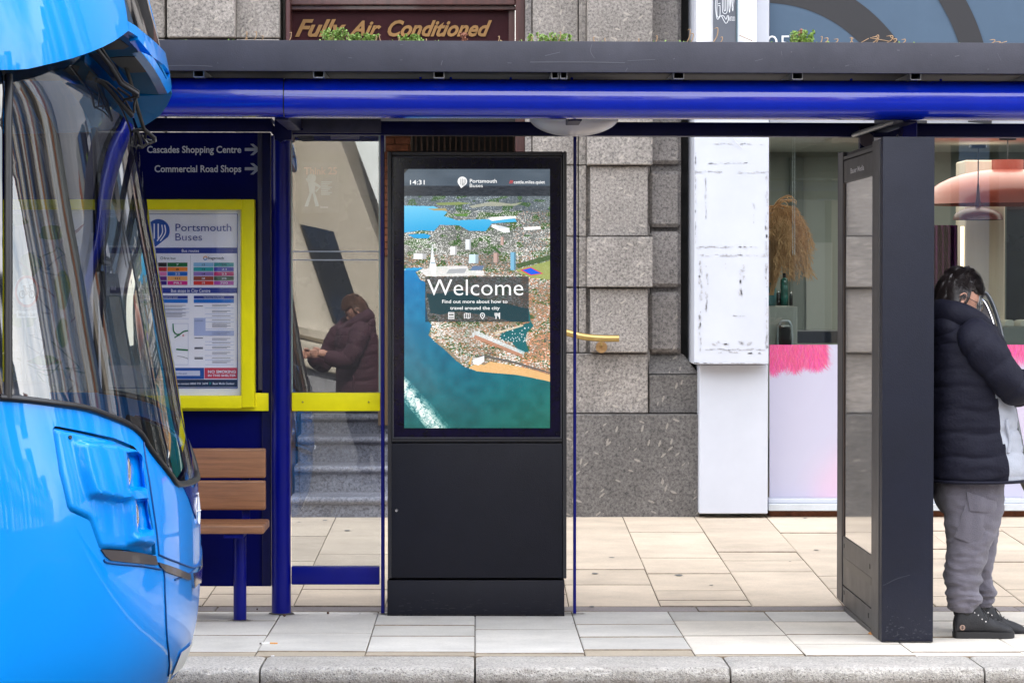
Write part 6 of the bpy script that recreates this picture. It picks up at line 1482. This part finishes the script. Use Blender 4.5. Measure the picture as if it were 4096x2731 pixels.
def rings(levels, n=72, sub=5, ex=2.3, quilt=None, fold=None):
    """levels: (px, py, half depth in px, half width in m, dy); closed loft through superelliptic rings"""
    L_ = []
    for i in range(len(levels) - 1):
        a, b, c, d = levels[max(i - 1, 0)], levels[i], levels[i + 1], levels[min(i + 2, len(levels) - 1)]
        for k in range(sub):
            t = k / sub; L_.append(tuple(.5 * ((2 * b[q]) + (c[q] - a[q]) * t + (2 * a[q] - 5 * b[q] + 4 * c[q] - d[q]) * t * t + (3 * b[q] - a[q] - 3 * c[q] + d[q]) * t ** 3) for q in range(5)))
    L_.append(levels[-1]); V, Fs, info = [], [], []
    for (cx, cy, hx, hy, dy) in L_:
        for k in range(n):
            t = 2 * math.pi * k / n; c, s = math.cos(t), math.sin(t)
            ux = math.copysign(abs(c) ** (2 / ex), c); uy = math.copysign(abs(s) ** (2 / ex), s)
            o = pp(cx, cy, dy); q = Vector((ux, uy, 0)); d = 0.0
            if quilt: d += quilt(cx + hx * ux, cy, t)
            p = o + Vector((ux * hx / KP, uy * hy, 0)) + Vector((c, s, 0)) * d
            if fold: p += Vector((c, s, 0)) * fold(p)
            V.append(p); info.append((cx + hx * ux, cy, t))
    m = len(L_)
    for i in range(m - 1):
        for k in range(n): k2 = (k + 1) % n; Fs.append((i * n + k, (i + 1) * n + k, (i + 1) * n + k2, i * n + k2))
    Fs.append(tuple(range(n))); Fs.append(tuple((m - 1) * n + k for k in reversed(range(n))))
    return V, Fs, info
def limb(pts, seed=0, n=28, sub=8, quilt=None, amp=.004):
    """pts: (px, py, dy, radius m)"""
    Q = smooth_path([pp(a, b, c) for a, b, c, r in pts], sub); rs = []
    for i in range(len(pts) - 1):
        for k in range(sub): rs.append(pts[i][3] + (pts[i + 1][3] - pts[i][3]) * k / sub)
    rs.append(pts[-1][3]); L_ = [0.0]
    for i in range(1, len(Q)): L_.append(L_[-1] + (Q[i] - Q[i - 1]).length)
    if quilt: rs = [r + quilt(l) for r, l in zip(rs, L_)]
    V, Fs = tube_geo(Q, rs, n)
    for v in V:
        c = min(Q, key=lambda q: (q - v).length_squared); d = v - c
        if d.length > 1e-6: v += d.normalized() * nz3(v, 9, seed) * amp
    return V, Fs
def joinmesh(parts):
    V, Fs = [], []
    for v, f in parts: b = len(V); V += list(v); Fs += [tuple(i + b for i in q) for q in f]
    return V, Fs
# ---- body: one continuous surface (head, neck, trunk, arms, hands, legs)
hc = pp(3826, 1188, 0.0); ya, pa = math.radians(12), math.radians(28)
Fv = Vector((math.cos(pa) * math.cos(ya), math.cos(pa) * math.sin(ya), -math.sin(pa))); Lv = Vector((-math.sin(ya), math.cos(ya), 0)); Uv = Fv.cross(Lv).normalized()
def hd_(a, b, c): return hc + Fv * a + Lv * b + Uv * c
def gss(x, s): return math.exp(-(x / s) ** 2)
def headmesh(nu=96, nv=72):
    V, Fs = [], []
    for j in range(nv + 1):
        ph = math.pi * j / nv
        for i in range(nu):
            t = 2 * math.pi * i / nu; x, y, z = math.sin(ph) * math.cos(t), math.sin(ph) * math.sin(t), math.cos(ph)
            a = x * .095; b = y * .074; c = z * .118
            if z < 0: b *= 1 - .28 * z * z * (.4 + .6 * max(0, x)); a += .012 * max(0, x) * (-z) 
            if z < 0 and x < 0: a *= 1 - .35 * z * z
            if x > 0:
                a += .022 * gss(y, .16) * gss(z + .18, .20) - .010 * gss(abs(y) - .36, .16) * gss(z - .06, .12) + .006 * gss(abs(y) - .35, .25) * gss(z - .22, .08)
                a += .006 * gss(y, .3) * gss(z + .55, .07) + .005 * gss(y, .3) * gss(z + .63, .06) - .004 * gss(y, .3) * gss(z + .59, .03) + .008 * gss(y, .35) * gss(z + .85, .14)
            V.append(hd_(a, b, c))
    for j in range(nv):
        for i in range(nu): i2 = (i + 1) % nu; Fs.append((j * nu + i, (j + 1) * nu + i, (j + 1) * nu + i2, j * nu + i2))
    return V, Fs
def ear(s):
    V, Fs = [], []
    q = [hd_(-.006 + .017 * math.cos(t) + .004 * math.sin(t), s * (.078 + .010 * (1 - math.cos(t)) * .5 + .004), -.012 + .030 * math.sin(t)) for t in np.linspace(-2.3, 2.9, 18)]
    tube_geo(q, [.0045] * 18, 8, V, Fs)
    return V, Fs
def ell(c, r, n=16):
    V, Fs = [], []
    for j in range(n + 1):
        for i in range(n * 2):
            ph = math.pi * j / n; t = math.pi * i / n; V.append(Vector(c) + Vector((r[0] * math.sin(ph) * math.cos(t), r[1] * math.sin(ph) * math.sin(t), r[2] * math.cos(ph))))
    for j in range(n):
        for i in range(n * 2): i2 = (i + 1) % (n * 2); Fs.append((j * n * 2 + i, (j + 1) * n * 2 + i, (j + 1) * n * 2 + i2, j * n * 2 + i2))
    return V, Fs
hands = []
for s, hx_, hy_, dy in ((-1, 4205, 1468, -.10), (1, 4215, 1462, .10)):
    w0 = pp(hx_ - 60, hy_ + 22, dy * 1.2); palm = pp(hx_, hy_, dy); hands.append(tube_geo([w0, w0.lerp(palm, .5), palm, palm + Vector((.03, -s * .004, .012))], [.026, .032, .038, .030], 12))
    for k in range(4):
        b0 = palm + Vector((.03, s * (-.03 + .0), -.022 + .017 * k)); ln_ = (.060, .072, .076, .066)[k]
        q = [b0, b0 + Vector((ln_ * .42, -s * .012, .004)), b0 + Vector((ln_ * .62, -s * .034, .004)), b0 + Vector((ln_ * .45, -s * .055, .002))]
        hands.append(tube_geo(smooth_path(q, 4), [.0095] * 9 + [.009] * 3 + [.0075], 8))
    b0 = palm + Vector((.0, -s * .02, .03)); q = [b0, b0 + Vector((.028, -s * .020, .020)), b0 + Vector((.052, -s * .034, .022))]; hands.append(tube_geo(smooth_path(q, 4), [.012] * 4 + [.011] * 4 + [.009], 8))
    hands.append(limb([(3900, 1345, s * .17, .055), (3975, 1450, s * .21, .048), (4055, 1555, s * .2, .04), (hx_ - 50, hy_ + 24, dy * 1.2, .028)]))
neck = tube_geo([pp(3822, 1330), pp(3826, 1270), pp(3832, 1210)], [.062, .056, .056], 24)
trunk = rings([(3850, 1300, 60, .08, 0), (3858, 1345, 95, .17, 0), (3866, 1450, 115, .18, 0), (3880, 1640, 110, .16, 0), (3885, 1800, 110, .165, 0), (3885, 1930, 112, .175, 0), (3885, 2010, 100, .165, 0)])[:2]
legs = [limb([(3885, 1930, s * .09, .085), (3885 + (8 if s > 0 else 0), 2080, s * .095, .075), (3872 + (22 if s > 0 else 0), 2220, s * .095, .055), (3855 + (55 if s > 0 else 0), 2340, s * .09, .04), (3862 + (55 if s > 0 else 0), 2440, s * .09, .030), (3866 + 54 * (s > 0), 2495, s * .09, .026), (3915 + 50 * (s > 0), 2512, s * .09, .018)]) for s in (-1, 1)]
V, Fs = joinmesh([headmesh(), ear(-1), ear(1), ell(hd_(-.004, -.077, -.014), (.012, .006, .022), 8), neck, trunk] + hands + legs)
tmp = mobj('tmp', V, Fs, SKIN); md = tmp.modifiers.new('r', 'REMESH'); md.mode = 'VOXEL'; md.voxel_size = .0048; md.use_smooth_shade = True
bpy.context.view_layer.update(); me = bpy.data.meshes.new_from_object(tmp.evaluated_get(bpy.context.evaluated_depsgraph_get())); bpy.data.objects.remove(tmp)
for v in me.vertices: v.co -= man.location
me.polygons.foreach_set('use_smooth', [True] * len(me.polygons)); me.materials.clear(); me.materials.append(SKIN); link('body', me, man)
# ---- hair: close cap plus many short locks
def hairline(a, b, c):   # inside the hair?
    x, y, z = a / .095, b / .074, c / .118
    if x > .40: return z > .48 - .15 * abs(y)
    if x > -.02: return z > .24 + .4 * max(0, x) or (x > .14 and x < .26 and z > -.15)
    return z > -.62 - .1 * x
hv = []; V, Fs = [], []; nu, nv = 120, 90
for j in range(nv + 1):
    ph = math.pi * j / nv
    for i in range(nu):
        t = 2 * math.pi * i / nu; x, y, z = math.sin(ph) * math.cos(t), math.sin(ph) * math.sin(t), math.cos(ph)
        a, b, c = x * .095, y * .074, z * .118; ins = hairline(a, b, c)
        k = 1.0 + (.075 + .08 * max(0, z) if ins else -.10); p = hd_(a * k, b * k, c * (k + .02 * (z > 0)))
        if ins: p += (p - hc).normalized() * (mn.noise(Vector((t * 5, ph * 3, 1))) * .010 + mn.noise(Vector((t * 14, ph * 4, 7))) * .006)
        V.append(p)
for j in range(nv):
    for i in range(nu): i2 = (i + 1) % nu; Fs.append((j * nu + i, (j + 1) * nu + i, (j + 1) * nu + i2, j * nu + i2))
hair = mobj('hair', V, Fs, HAIR, man, smooth=True)
rh = random.Random(3); V, Fs = [], []
for _ in range(9000):
    z = rh.uniform(-.75, 1); t = rh.uniform(0, 2 * math.pi); r = math.sqrt(max(0, 1 - z * z)); x, y = r * math.cos(t), r * math.sin(t)
    if not hairline(x * .095, y * .074, z * .118): continue
    if x > 0 and z < .5: continue
    k = 1.065 + .08 * max(0, z); p = hd_(x * .095 * k, y * .074 * k, z * .118 * (k + .02)); n = (p - hc).normalized()
    cl = Vector((mn.noise(n * 3.5), mn.noise(n * 3.5 + Vector((9, 0, 0))), mn.noise(n * 3.5 + Vector((0, 9, 0)))))
    dn = (Vector((0, 0, -1)) - n * n.dot(Vector((0, 0, -1)))) * .8 + (Fv - n * n.dot(Fv)) * (.9 if z > .3 else .25) + cl * .45; dn.normalize(); ln_ = rh.uniform(.018, .040)
    q = [p - n * .003, p + dn * ln_ * .5 + n * .0065, p + dn * ln_ + n * rh.uniform(0, .006)]; sd_ = n.cross(dn).normalized() * .0011
    b = len(V); V += [q[0] - sd_, q[0] + sd_, q[1] - sd_, q[1] + sd_, q[2]]; Fs += [(b, b + 1, b + 3, b + 2), (b + 2, b + 3, b + 4)]
o = mobj('hair_locks', V, Fs, HAIR, hair, smooth=True); o['kind'] = 'stuff'
# ---- glasses
gls = empty('glasses', hd_(.095, 0, .012)); gls.parent = man; gls.location = hd_(.095, 0, .012) - man.location
DKF = M('dark_spectacle_frame', (.03, .025, .022, 1), rough=.3)
for s in (-1, 1):
    cc = [hd_(.112, s * (.034 + .026 * math.cos(t)), .002 + .022 * math.sin(t)) for t in np.linspace(0, 2 * math.pi, 25)]
    tube('rim', cc, .0016, DKF, gls, 6); mobj('lens', cc[:-1], [tuple(range(24))], glass('lens_glass', (.92, .94, .95), 1.9), gls)
    tube('temple_arm', [hd_(.112, s * .060, .012), hd_(.07, s * .074, .010), hd_(.02, s * .079, .008), hd_(-.006, s * .081, .002)], .0015, DKF, gls, 6)
tube('bridge', [hd_(.112, -.009, .006), hd_(.118, 0, .009), hd_(.112, .009, .006)], .0016, DKF, gls, 6)
# ---- jacket
SE = [1300, 1372, 1472, 1539, 1631, 1724, 1816, 1908]
def quilt(px, py, t):
    y = py + .05 * (px - 3850) + 7 * math.sin(px / 37.)
    for a, b in zip(SE, SE[1:]):
        if a <= y < b: u = (y - a) / (b - a); return .011 * (math.sin(math.pi * u) ** .30) - .010
    return -.006
def fold(p): return nz3(p, 7, 3) * .006 + (nz3((p.x * .6, p.y * .6, p.z * 1.5), 24, 5)) * .004
V, Fs, info = rings([(3838, 1262, 70, .085, 0), (3850, 1292, 112, .150, 0), (3858, 1330, 142, .195, 0), (3864, 1385, 160, .212, 0), (3868, 1480, 170, .222, 0), (3874, 1600, 178, .225, 0), (3884, 1720, 186, .230, 0), (3895, 1830, 196, .235, 0), (3900, 1900, 200, .238, 0), (3900, 1922, 190, .230, 0)], n=110, sub=16, quilt=quilt, fold=fold)
jk = mobj('jacket', V, Fs, [JB, JG], man, smooth=True)
for p in jk.data.polygons:
    i = p.vertices[0]; px, py, t = info[i]
    if py > 1528 and px > 3938 + (py - 1535) * .17: p.material_index = 1
def sq(l): u = (l % .105) / .105; return .010 * (math.sin(math.pi * u) ** .30) - .009
for s in (-1, 1):
    V, Fs = limb([(3878, 1322, s * .145, .070), (3912, 1362, s * .195, .092), (3962, 1428, s * .225, .086), (4014, 1500, s * .235, .080), (4056, 1546, s * .225, .078), (4100, 1545, s * .20, .072), (4150, 1520, s * .16, .062), (4180, 1496, s * .13, .050)], seed=s * 4, n=40, sub=10, quilt=sq, amp=.014)
    mobj('sleeve', V, Fs, JB, man, smooth=True)
    V, Fs = tube_geo([pp(4150, 1520, s * .16), pp(4184, 1494, s * .128)], [.052, .046], 24); mobj('cuff', V, Fs, JB, man, smooth=True)
hq = [(3762, 1262, 0, .075), (3778, 1262, -.07, .070), (3820, 1260, -.115, .062), (3880, 1275, -.125, .050), (3930, 1300, -.09, .040), (3958, 1322, -.035, .034), (3958, 1322, .035, .034), (3930, 1300, .09, .040), (3880, 1275, .125, .050), (3820, 1260, .115, .062), (3778, 1262, .07, .070), (3762, 1262, 0, .075)]
V1, F1 = limb(hq, seed=2, n=28, sub=8, amp=.010)
V2, F2, _ = rings([(3770, 1212, 40, .06, 0), (3782, 1232, 78, .12, 0), (3790, 1270, 100, .150, 0), (3795, 1312, 100, .155, -.01), (3788, 1350, 78, .135, -.015), (3780, 1372, 40, .09, -.02)], n=60, sub=8, ex=2.0, fold=lambda p: nz3(p, 10, 9) * .014)
V, Fs = joinmesh([(V1, F1), (V2, F2)]); mobj('hood', V, Fs, JB, man, smooth=True)
tube('side_pocket_welt', smooth_path([pp(4027, 1676, -.190), pp(4030, 1710, -.200), pp(4040, 1760, -.195), pp(4034, 1810, -.205)], 5), .0075, JG, man, 8)
tube('hem', [Vector(v) for v in rings([(3900, 1915, 196, .234, 0), (3900, 1921, 194, .232, 0)], n=60, sub=1)[0][:60]] + [Vector(rings([(3900, 1915, 196, .234, 0), (3900, 1921, 194, .232, 0)], n=60, sub=1)[0][0])], .007, JB, man, 8)
# ---- trousers
def wr(amp, lowamp):
    def f(p):
        h = max(0, min(1, (.42 - p.z) / .3)); return nz3((p.x * .6, p.y * .6, p.z * 1.6), 12, 1) * (amp + lowamp * h) + (.5 - abs(nz3((p.x * .7 + p.z * .5, p.y * .5, p.z * 2.0), 17, 6))) * (amp * 1.1 + lowamp * 1.3 * h) + (.5 - abs(nz3((p.x, p.y * .5, p.z * 1.2), 30, 16))) * (amp * .4 + lowamp * .3 * h)
    return f
T1 = rings([(3880, 1880, 135, .17, 0), (3876, 1950, 138, .18, 0), (3874, 2010, 130, .178, 0), (3872, 2050, 100, .15, 0)], n=64, sub=6, fold=wr(.008, .0))[:2]
T2 = rings([(3884, 1930, 118, .088, -.085), (3892, 2030, 112, .092, -.088), (3884, 2130, 96, .088, -.09), (3868, 2220, 78, .080, -.09), (3850, 2300, 68, .072, -.088), (3856, 2370, 63, .070, -.088), (3864, 2410, 54, .058, -.088), (3868, 2445, 42, .046, -.088)], n=56, sub=12, fold=wr(.011, .014))[:2]
T3 = rings([(3890, 1930, 112, .088, .085), (3902, 2060, 100, .090, .09), (3908, 2200, 74, .076, .09), (3918, 2290, 44, .060, .09), (3928, 2350, 42, .062, .09), (3926, 2400, 38, .05, .09), (3924, 2425, 34, .044, .09)], n=48, sub=10, fold=wr(.009, .016))[:2]
V, Fs = joinmesh([T1, T2, T3]); tmp = mobj('tmp', V, Fs, TR); md = tmp.modifiers.new('r', 'REMESH'); md.mode = 'VOXEL'; md.voxel_size = .0055; md.use_smooth_shade = True
bpy.context.view_layer.update(); me = bpy.data.meshes.new_from_object(tmp.evaluated_get(bpy.context.evaluated_depsgraph_get())); bpy.data.objects.remove(tmp)
for v in me.vertices: v.co -= man.location
me.polygons.foreach_set('use_smooth', [True] * len(me.polygons)); me.materials.clear(); me.materials.append(TR); tr = link('trousers', me, man)
def legsurf(px, py, off):
    lv = [(3884, 1930, 118, .088), (3892, 2030, 112, .092), (3884, 2130, 96, .088), (3868, 2220, 78, .080)]
    ys = [q[1] for q in lv]; cx = np.interp(py, ys, [q[0] for q in lv]); hx = np.interp(py, ys, [q[2] for q in lv]); hy = np.interp(py, ys, [q[3] for q in lv])
    u = min(.97, abs((px - cx) / hx)); return pp(px, py, -.088 - hy * (1 - u ** 2.3) ** (1 / 2.3) - off)
def patch(name, poly, off, th=.005):
    V, Fs = [], []; na, nb = 14, 12
    for i in range(na + 1):
        for j in range(nb + 1):
            s, t = i / na, j / nb
            a = [poly[0][q] * (1 - s) + poly[1][q] * s for q in (0, 1)]; b = [poly[3][q] * (1 - s) + poly[2][q] * s for q in (0, 1)]
            px, py = a[0] * (1 - t) + b[0] * t, a[1] * (1 - t) + b[1] * t; v = legsurf(px, py, off + .004 * math.sin(math.pi * s) * math.sin(math.pi * t) + .002 * math.sin(px / 9.)); V.append(v)
    n = len(V)
    for i in range(na):
        for j in range(nb): a = i * (nb + 1) + j; Fs.append((a, a + 1, a + nb + 2, a + nb + 1))
    bm = bmesh.new(); vs = [bm.verts.new(v) for v in V]
    for f in Fs: bm.faces.new([vs[i] for i in f])
    r = bmesh.ops.extrude_face_region(bm, geom=list(bm.faces)); bmesh.ops.translate(bm, verts=[v for v in r['geom'] if isinstance(v, bmesh.types.BMVert)], vec=(0, .02, 0)); bmesh.ops.recalc_face_normals(bm, faces=bm.faces)
    return bmobj(name, bm, TR, tr, autos=50)
patch('cargo_pocket', [(3872, 1990), (3992, 2040), (3958, 2196), (3818, 2148)], .010); patch('pocket_flap', [(3866, 1965), (3998, 2010), (3990, 2052), (3880, 2042)], .018)
# ---- ankle boots
def boot(ox, dy, lab=None):
    PR = [(3816, 2470, 2534, .034), (3822, 2446, 2534, .040), (3836, 2412, 2534, .042), (3870, 2402, 2534, .042), (3906, 2408, 2534, .041), (3922, 2428, 2534, .041), (3942, 2456, 2534, .043), (3970, 2474, 2534, .047), (4005, 2486, 2534, .049), (4032, 2498, 2534, .045), (4047, 2510, 2532, .032), (4052, 2520, 2530, .014)]
    V, Fs = [], []; n = 22; sm = []
    for i in range(len(PR) - 1):
        for k in range(3): t = k / 3; sm.append(tuple(PR[i][q] * (1 - t) + PR[i + 1][q] * t for q in range(4)))
    sm.append(PR[-1])
    for (px, yt, yb, hw) in sm:
        a = pp(px + ox, yt, dy); b = pp(px + ox, yb, dy); cz = (a.z + b.z) / 2; hz = (a.z - b.z) / 2
        for k in range(n):
            t = 2 * math.pi * k / n; c, s = math.cos(t), math.sin(t); wz = 1 if s < 0 else (1 - .35 * s * (1 if px < 3930 else .4))
            V.append(Vector((a.x, PY + dy + math.copysign(abs(c) ** .8, c) * hw * wz, cz + math.copysign(abs(s) ** .75, s) * hz)))
    m = len(sm)
    for i in range(m - 1):
        for k in range(n): k2 = (k + 1) % n; Fs.append((i * n + k, i * n + k2, (i + 1) * n + k2, (i + 1) * n + k))
    Fs.append(tuple(range(n))); Fs.append(tuple((m - 1) * n + k for k in reversed(range(n))))
    bt = mobj('boot', V, Fs, BT, man, smooth=True)
    RS = M('boot_sole', (.01, .01, .012, 1), rough=.5) if 'boot_sole' not in bpy.data.materials else bpy.data.materials['boot_sole']
    o = []
    for px, hw in ((3812, .024), (3820, .038), (3860, .044), (3920, .043), (3970, .050), (4015, .053), (4045, .040), (4056, .018)): o.append((pp(px + ox, 2530, dy).x, hw))
    ol = [(x, PY + dy - w) for x, w in o] + [(x, PY + dy + w) for x, w in reversed(o)]; z0, z1 = gz(PY) + .001, pp(3900 + ox, 2522, dy).z - .0; nn = len(ol)
    V = [(x, y, z0) for x, y in ol] + [(x, y, z1) for x, y in ol]; bm = bmesh.new(); vs = [bm.verts.new(v) for v in V]; bm.faces.new(vs[:nn][::-1]); bm.faces.new(vs[nn:])
    for i in range(nn): bm.faces.new((vs[i], vs[(i + 1) % nn], vs[(i + 1) % nn + nn], vs[i + nn]))
    bmesh.ops.recalc_face_normals(bm, faces=bm.faces); bmesh.ops.bevel(bm, geom=list(bm.edges), offset=.003, segments=2, affect='EDGES'); bmobj('sole', bm, RS, bt, autos=50)
    for k in range(5):
        a = (3908 + 15 * k + ox, 2436 + 10 * k + (6 if k > 1 else 0)); tube('lace', [pp(a[0] - 10, a[1] + 12, dy - .030), pp(a[0] + 4, a[1] - 2, dy - .012), pp(a[0] + 9, a[1] - 8, dy + .02)], .0022, BLACK, bt, 6)
        c = pp(a[0] - 10, a[1] + 12, dy - .037); V, Fs = tube_geo([c, c - Vector((0, .004, 0))], .0035, 8); mobj('eyelet', V, Fs, CHROME, bt, smooth=True, autos=40)
    tube('lace_bow', smooth_path([pp(3925 + ox, 2428, dy - .03), pp(3945 + ox, 2450, dy - .055), pp(3956 + ox, 2478, dy - .05), pp(3940 + ox, 2462, dy - .05), pp(3926 + ox, 2432, dy - .03)], 4), .002, BLACK, bt, 6)
    tube('pull_tab', smooth_path([pp(3830 + ox, 2418, dy), pp(3816 + ox, 2432, dy), pp(3820 + ox, 2456, dy)], 4), .005, BT, bt, 6)
    if lab:
        EB = M('boot_emblem', (.36, .24, .19, 1), rough=.6); c = (3850 + ox, 2508); yy = PY + dy - .0455
        V = [P(c[0] + 11 * math.cos(t), c[1] + 11 * math.sin(t), yy) for t in np.linspace(0, 2 * math.pi, 19)[:-1]]; mobj('heel_emblem', V, [tuple(range(18))[::-1]], EB, bt)
        for q in ([(c[0], c[1] + 9), (c[0], c[1] - 8)], [(c[0] - 7, c[1]), (c[0] + 7, c[1])], [(c[0] - 5, c[1] - 5), (c[0] + 5, c[1] - 5)], [(c[0] - 7, c[1] + 4), (c[0] + 7, c[1] + 4)]): stroke('emblem_mark', q, 2.0, yy - .001, BT, bt, 1)
boot(0, -.088, True); boot(54, .09)
for s in (-1, 1):
    V, Fs = tube_geo([pp(3858 + (56 if s > 0 else 0), 2380, s * .089), pp(3866 + (54 if s > 0 else 0), 2475, s * .089)], [.043, .038], 20); mobj('sock', V, Fs, BLACK, man, smooth=True)
# phone in the hands
ph_ = pp(4240, 1440, 0); o = box('phone', ph_.x - .005, ph_.x + .005, ph_.y - .038, ph_.y + .038, ph_.z - .06, ph_.z + .09, BLACKG, None, .003); tag(o, 'dark mobile phone held up in both hands of the person', 'phone')

# ---- passer-by behind the camera's left, seen in the shelter's glass pane
CL = {'skin': SKIN, 'black_padded_cloth': M('burgundy_jacket_cloth', (.045, .008, .018, 1), rough=.7, mot=.2, mscale=8), 'pale_grey_padded_cloth': None, 'grey_cargo_cloth': M('black_trouser_cloth', (.015, .015, .02, 1), rough=.8), 'dark_hair': M('brown_hair', (.12, .05, .022, 1), rough=.5, mot=.3, mscale=40)}
CL['pale_grey_padded_cloth'] = CL['black_padded_cloth']
wm = copy_tree(man); wm.location = (-.82, 3.1, -.12); wm.rotation_euler = (0, math.radians(10), math.radians(160)); wm.scale = (.97, .97, .98)
wm['label'] = 'person in a burgundy jacket seen only as a reflection in the shelter glass'
def reskin(o):
    if o.type == 'MESH':
        if any(m and m.name in CL for m in o.data.materials):
            o.data = o.data.copy()
            for i, m in enumerate(o.data.materials):
                if m and m.name in CL: o.data.materials[i] = CL[m.name]
    for c in o.children: reskin(c)
reskin(wm)
# ---- small round cycling sign on a post, seen through the bus windscreen
c0 = P(107, 1165, 12.7); RS_ = 65 * 12.7 / F; ang = math.radians(52)
cs = empty('cycling_sign', Vector((c0.x, c0.y, 0)), 'small round red and white cycling sign on a post, seen through the bus windscreen', 'sign')
ux_, fn_ = Vector((math.cos(ang), math.sin(ang), 0)), Vector((math.sin(ang), -math.cos(ang), 0))
def sg3(u, v, d=0.0): return c0 + ux_ * u + Vector((0, 0, v)) + fn_ * d
SRED = M('sign_red', (.55, .02, .02, 1), rough=.4); SBLK = M('sign_black', (.01, .01, .01, 1), rough=.5); SWHT = M('sign_white', (.8, .8, .8, 1), rough=.4)
V, Fs = tube_geo([sg3(0, 0, -.004), sg3(0, 0, 0)], RS_, 36); mobj('disc', V, Fs, SWHT, cs, smooth=True, autos=40)
n_ = 36; V = [sg3(RS_ * math.cos(t), RS_ * math.sin(t), .001) for t in np.linspace(0, 2 * math.pi, n_ + 1)] + [sg3(RS_ * .82 * math.cos(t), RS_ * .82 * math.sin(t), .001) for t in np.linspace(0, 2 * math.pi, n_ + 1)]
mobj('red_ring', V, [(i, i + 1, n_ + 2 + i, n_ + 1 + i) for i in range(n_)], SRED, cs)
for q in ([(-.40 + .22 * math.cos(t), -.18 + .22 * math.sin(t)) for t in np.linspace(0, 6.283, 17)], [(.40 + .22 * math.cos(t), -.18 + .22 * math.sin(t)) for t in np.linspace(0, 6.283, 17)], [(-.40, -.18), (-.18, .2), (.26, .2), (.0, -.18), (-.40, -.18)], [(.0, -.18), (-.22, .32)], [(.40, -.18), (.22, .38), (.36, .42)], [(-.32, .32), (-.12, .32)]):
    tube('bicycle_mark', [sg3(a_ * RS_, b_ * RS_, .002) for a_, b_ in q], RS_ * .035, SBLK, cs, 4)
V = [sg3(a_ * RS_, b_ * RS_, d_) for d_ in (.0, -.004) for a_, b_ in ((-.8, -1.62), (.8, -1.62), (.8, -1.2), (-.8, -1.2))]
mobj('time_plate', V, [(0, 1, 2, 3), (7, 6, 5, 4), (0, 4, 5, 1), (2, 6, 7, 3), (1, 5, 6, 2), (3, 7, 4, 0)], SWHT, cs)
Vt, Ft = text_geo('Mon - Sat', .01); xs_ = [v[0] for v in Vt]; w2_ = max(xs_) - min(xs_)
mobj('lettering', [sg3((-.7 + 1.4 * (v[0] - min(xs_)) / w2_) * RS_, (-1.53 + .24 * v[1] / CAP) * RS_, .0012) for v in Vt], Ft, SBLK, cs)
tube('post', [Vector((c0.x, c0.y, 0)) - fn_ * .018, sg3(0, RS_ * .9, -.018)], .012, GALV, cs, 12)
